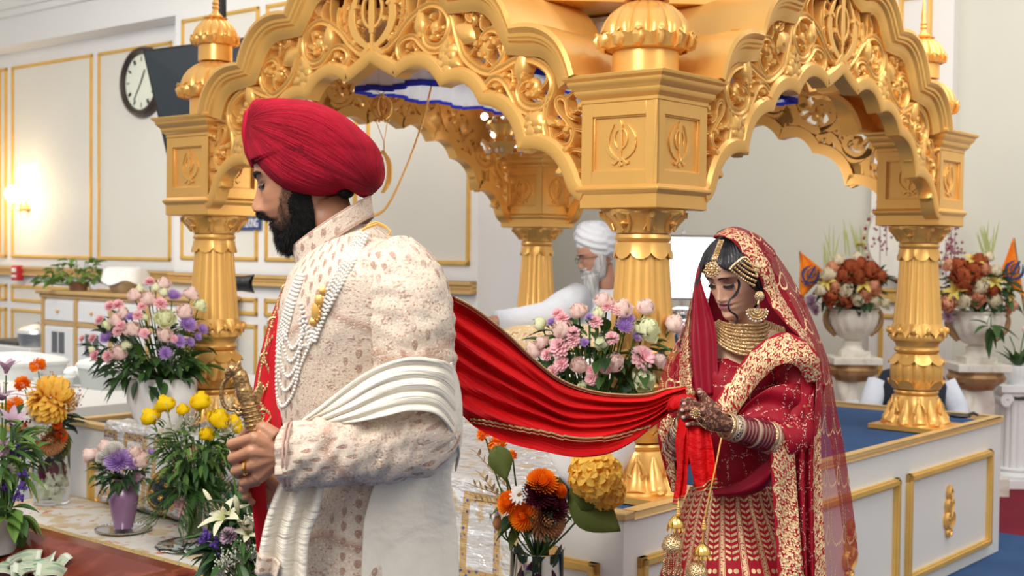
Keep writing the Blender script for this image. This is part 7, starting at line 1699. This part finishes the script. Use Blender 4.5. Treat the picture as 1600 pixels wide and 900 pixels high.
# white turban: two crossing rolls on a dome
g=G(); rings=[];uvs=[]
for i in range(61):
    ph=-PI/2+PI*i/60; row=[];ur=[]
    for j in range(90):
        t_a=2*PI*j/90; p=V3(.112*math.cos(ph)*math.cos(t_a),.128*math.cos(ph)*math.sin(t_a),.112*math.sin(ph)); s_=p.z*1.0+.55*abs(p.x)*(1 if p.y>0 else -.2); k=1+.03*math.sin(s_*150)+.02*noise.noise(p*30)
        row.append(V3(0,-.024,.190)+V3(p.x*k,p.y*k*(1.05 if p.y<0 else .95),p.z*k-p.y*-.22)); ur.append((s_*9,t_a))
    rings.append(row); uvs.append(ur+[ur[0]])
g.loft(rings,uvs=uvs); o=g.build('turban',wt,gr,ang=180); o.matrix_basis=MB
g=G()
def skin_ring(secs,D,nr=30): 
    ys=[s[0] for s in secs]; rings=[]
    for i in range(nr):
        py=ys[0]+(ys[-1]-ys[0])*i/(nr-1); l,r,h=[lerp(ys,[s[q] for s in secs],py) for q in(1,2,3)]; c=(l+r)/2; hw=(r-l)/2
        rings.append([P(c+hw*math.copysign(abs(math.cos(a))**.85,math.cos(a)),py,D-h*math.copysign(abs(math.sin(a))**.85,math.sin(a))) for a in np.linspace(0,2*PI,61)[:-1]])
    return rings
g.loft(skin_ring([(448,925,965,.06),(458,902,985,.11),(475,886,998,.15),(510,878,1002,.18),(560,868,1010,.2),(600,850,1030,.26),(625,840,1045,.28)],6.75)); 
g.tube([P(905,466,6.62),P(880,480,6.52),P(855,494,6.42),P(815,500,6.34),P(775,503,6.28)],[.085,.085,.075,.066,.055],24); g.build('white_shirt',wt,gr,ang=180)
worldkids(gr)
# scripture on its cushions under brocade
t=Mt('brocade_gold',(.70,.52,.28),.5); v_=t.voro(26,rand=.6); t.mix(v_.lt(.28),(.55,.30,.10)); t.mix((v_-.36).ab().lt(.06),(.80,.72,.60)); t.mix(t.voro(44).lt(.18)*.9,(.07,.09,.35)); t.mix(t.voro(60,rand=1).lt(.14)*.9,(.6,.12,.04)); t.bump(v_,.4,.01); bro=t.m
sc=thing('covered_scripture','large book on cushions covered with gold and blue brocade cloth inside the pavilion','book',W(3.72,4.95,.70),RZ)
g=G(); rings=[]
for (sx_,sy_,z_) in((.62,.42,0),(.60,.40,.14),(.58,.38,.17),(.52,.34,.24),(.50,.32,.34),(.45,.28,.41),(.36,.20,.455),(.15,.08,.47),(.01,.01,.472)):
    rings.append([(sx_*math.copysign(abs(math.cos(a))**.45,math.cos(a)),sy_*math.copysign(abs(math.sin(a))**.45,math.sin(a)),z_+.006*math.sin(a*9)) for a in np.linspace(0,2*PI,81)[:-1]])
g.loft(rings); g.build('brocade_cover',bro,sc,ang=180)
# silver cloth over platform edge
t=Mt('silver_cloth',(.74,.73,.72),.22,.35); x,y,z=t.coord('UV')
fx_=(x*4.4).fr()-.5; fy_=y-1.36; fr1=(fx_.ab().lt(.38)*fx_.ab().gt(.24)).mx((fy_.ab().lt(.15))*(fy_.ab().gt(.115))*fx_.ab().lt(.38)); fr1=fr1*fy_.ab().lt(.15)
t.mix(fr1,(.58,.40,.18)); vv=t.voro(55,rand=.7); t.mix(fr1*vv.lt(.33),(.10,.12,.36)); t.mix(fr1*t.voro(80).lt(.2),(.62,.16,.05)); orn=t.noise(13,detail=4).ss(.56,.62)*(1-fr1); t.mix(orn*.8,(.66,.50,.28)); t.bump(t.noise(1,t.comb(x*5,y*16,0),detail=4)*1.2+t.noise(34)*.25,1.0,.035); sv=t.m
cl_=thing('silver_cloth','shiny silver and white brocade cloth hanging over the platform edge behind the orange bouquet','cloth',W(3.885,3.3,.7),RZ)
prof=[(1.02,.40),(.86,.30),(.72,.10),(.55,.035),(.30,.030),(.08,.030),(.01,.034),(-.012,.015),(-.016,-.08),(-.020,-.20),(-.024,-.33)]
pc=cat(prof,4); rings=[];uvs=[]
for i in range(150):
    x_=-1.265+2.53*i/149; row=[];ur=[];acc=0
    for j,(y_,z_) in enumerate(pc):
        if j: acc+=math.hypot(y_-pc[j-1][0],z_-pc[j-1][1])
        kk=max(0,min(1,(x_+.80)/.22,(1.23-x_)/.14)); kk=kk*kk*(3-2*kk)
        if y_>.10: z_=.034+(z_-.034)*kk; y_=.10+(y_-.10)*(.02+.98*kk)
        hang=max(0,-z_); row.append(V3(x_,y_-.016*(.5+.5*math.sin(x_*34+.6*math.sin(x_*9)))*min(1,hang*6),z_+(.008*noise.noise(Vector((x_*6,y_*9,0))) if y_>.02 else 0))); ur.append((x_,acc))
    rings.append(row); uvs.append(ur)
g=G(); g.loft(rings,False,False,uvs=uvs); g.build('cloth_sheet',sv,cl_,ang=180,solid=.004)
# table lamp
em=Mt('lamp_shade_glow',(.95,.95,.95),.7); em.b.inputs['Emission Color'].default_value=(.94,.97,1,1); em.b.inputs['Emission Strength'].default_value=.95
b_=P(1066,465,7.4); t_=thing('floor_lamp','tall lamp with bright white square shade behind the bride and front column','lamp',(b_.x,b_.y,0)); H=b_.z
g=G(); rings=[[(s_*sx_,s_*sy_,H+z_) for sx_,sy_ in((-1,-1),(1,-1),(1,1),(-1,1))] for s_,z_ in((.225,0),(.20,.35),(.197,.35),(.222,.002))]; g.loft(rings,True,False); g.build('lamp_shade',em.m,t_,smooth=False)
g=G(); 
for s_,z_ in((.226,0),(.202,.352)): 
    c4=[V3(s_*a,s_*b__,H+z_) for a,b__ in((-1,-1),(1,-1),(1,1),(-1,1),(-1,-1))]; g.tube(c4,.006,6)
g.ell((0,0,H+.375),(.012,.012,.02),10,8); g.build('shade_rim',mat('rim_grey',(.5,.5,.5),.3,.5),t_)
g=G(); g.lathe([(.15,0),(.15,.03),(.04,.05),(.02,.1),(.02,H-.30),(.05,H-.26),(.06,H-.20),(.05,H-.13),(.03,H-.10),(.09,H-.08),(.09,H-.065),(.02,H-.05),(.015,H+.37),(.004,H+.38)],32); g.build('lamp_stand',MATS['silver'],t_)
# camera lens
ln=thing('camera_lens','black camera lens with petal hood sticking out beside the left golden column','camera',P(372,443,7.6)); bkp=mat('camera_black',(.012,.012,.013),.45)
M=Matrix.Rotation(PI/2,4,'Y')@Matrix.Rotation(0,4,'Z'); g=G(); g.merge(G().lathe([(.01,-.16),(.040,-.16),(.043,-.10),(.040,-.09),(.040,-.02),(.045,-.01),(.045,.03),(.01,.03)],32),M); g.build('barrel',bkp,ln)
g=G(); rings=[]
for r_,z_ in((.045,.028),(.056,.085),(.053,.085),(.042,.03)): rings.append([(r_*math.cos(a),r_*math.sin(a),z_+(.012*math.cos(2*a) if z_>.05 else 0)) for a in np.linspace(0,2*PI,49)[:-1]])
g.merge(G().loft(rings,True,False),M); g.build('lens_hood',bkp,ln); G().box((-.20,0,.0),(.10,.13,.11)).build('camera_body',bkp,ln,smooth=False,bev=.012)
# seated people behind the platform
def seated(label,px,py_top,D,vest,head=True,hs=.9,z=0):
    t_=thing('person',label,'person',(P(px,500,D).x,D,z)); g=G()
    if head:
        hb_=basis(V3(0,0,.66*hs+.0),(-.3,-.9,-.1),(0,0,1),.95); hg_=G(); headmesh(mh,hg_,nz=50,nt=60); g2=G(); g2.merge(hg_,hb_)
        g2.tube([V3(0,.02,.50*hs),V3(0,.02,.74*hs)],[.06,.055],16); g2.tube([V3(0,.02,.1),V3(0,.02,.5*hs)],[.13,.14],16)
        for s_ in(-1,1): g2.tube([V3(s_*.2,.02,.48*hs),V3(s_*.26,-.05,.26),V3(s_*.1,-.22,.2)],[.045,.04,.03],12)
        g2.build('body',sk2,t_,ang=180)
        rings=[[(.115*math.cos(ph)*math.cos(a),-.0+.13*math.cos(ph)*math.sin(a)+.01,.66*hs+.19+.085*math.sin(ph)*(1+.1*math.sin(ph*14+a))) for a in np.linspace(0,2*PI,41)[:-1]] for ph in np.linspace(-1.5,1.5,24)]
        G().loft(rings).build('turban',wt,t_,ang=180)
    rings=[[(w_*math.cos(a),d_*math.sin(a)+y_,z_) for a in np.linspace(0,2*PI,49)[:-1]] for w_,d_,y_,z_ in((.38,.34,-.05,0),(.40,.36,-.05,.06),(.30,.26,-.02,.16),(.19,.14,.02,.24),(.19,.13,.02,.36),(.215,.12,.02,.48*hs),(.17,.10,.02,.56*hs),(.08,.08,.02,.6*hs))]
    G().loft(rings).build('white_clothes',wt,t_,ang=180)
    g=G()
    for s_ in(-1,1): g.tube([V3(s_*.20,.02,.50*hs),V3(s_*.26,-.02,.36),V3(s_*.27,-.06,.24),V3(s_*.12,-.24,.20)],[.065,.068,.062,.05],20)
    g.build('sleeves',wt,t_,ang=180)
    if vest:
        rings=[[(w_*math.cos(a),d_*math.sin(a)+.02,z_) for a in np.linspace(0,2*PI,49)[:-1]] for w_,d_,z_ in((.20,.15,.22),(.20,.145,.36),(.222,.135,.48*hs),(.175,.115,.565*hs),(.09,.09,.59*hs))]
        G().loft(rings).build('dark_vest',mat('vest_navy',(.02,.025,.04),.7),t_,ang=180)
seated('person in dark vest and white sleeves seated on a stool behind the right golden column',1428,600,7.7,True,hs=1.0,z=.27)
st_=thing('stool','low wooden stool under the person in dark vest','stool',(P(1428,500,7.7).x,7.7,0)); g=G(); g.lathe([(0,.225),(.20,.225),(.21,.24),(.20,.262),(0,.268)],32); g.build('seat',brz,st_)
for k in range(4): a=PI/4+k*PI/2; G().tube([(.13*math.cos(a),.13*math.sin(a),.23),(.16*math.cos(a),.16*math.sin(a),0)],.018,8).build('leg',brz,st_)
seated('person in white head covering mostly hidden behind the far platform edge',1340,625,8.6,False,hs=.42)
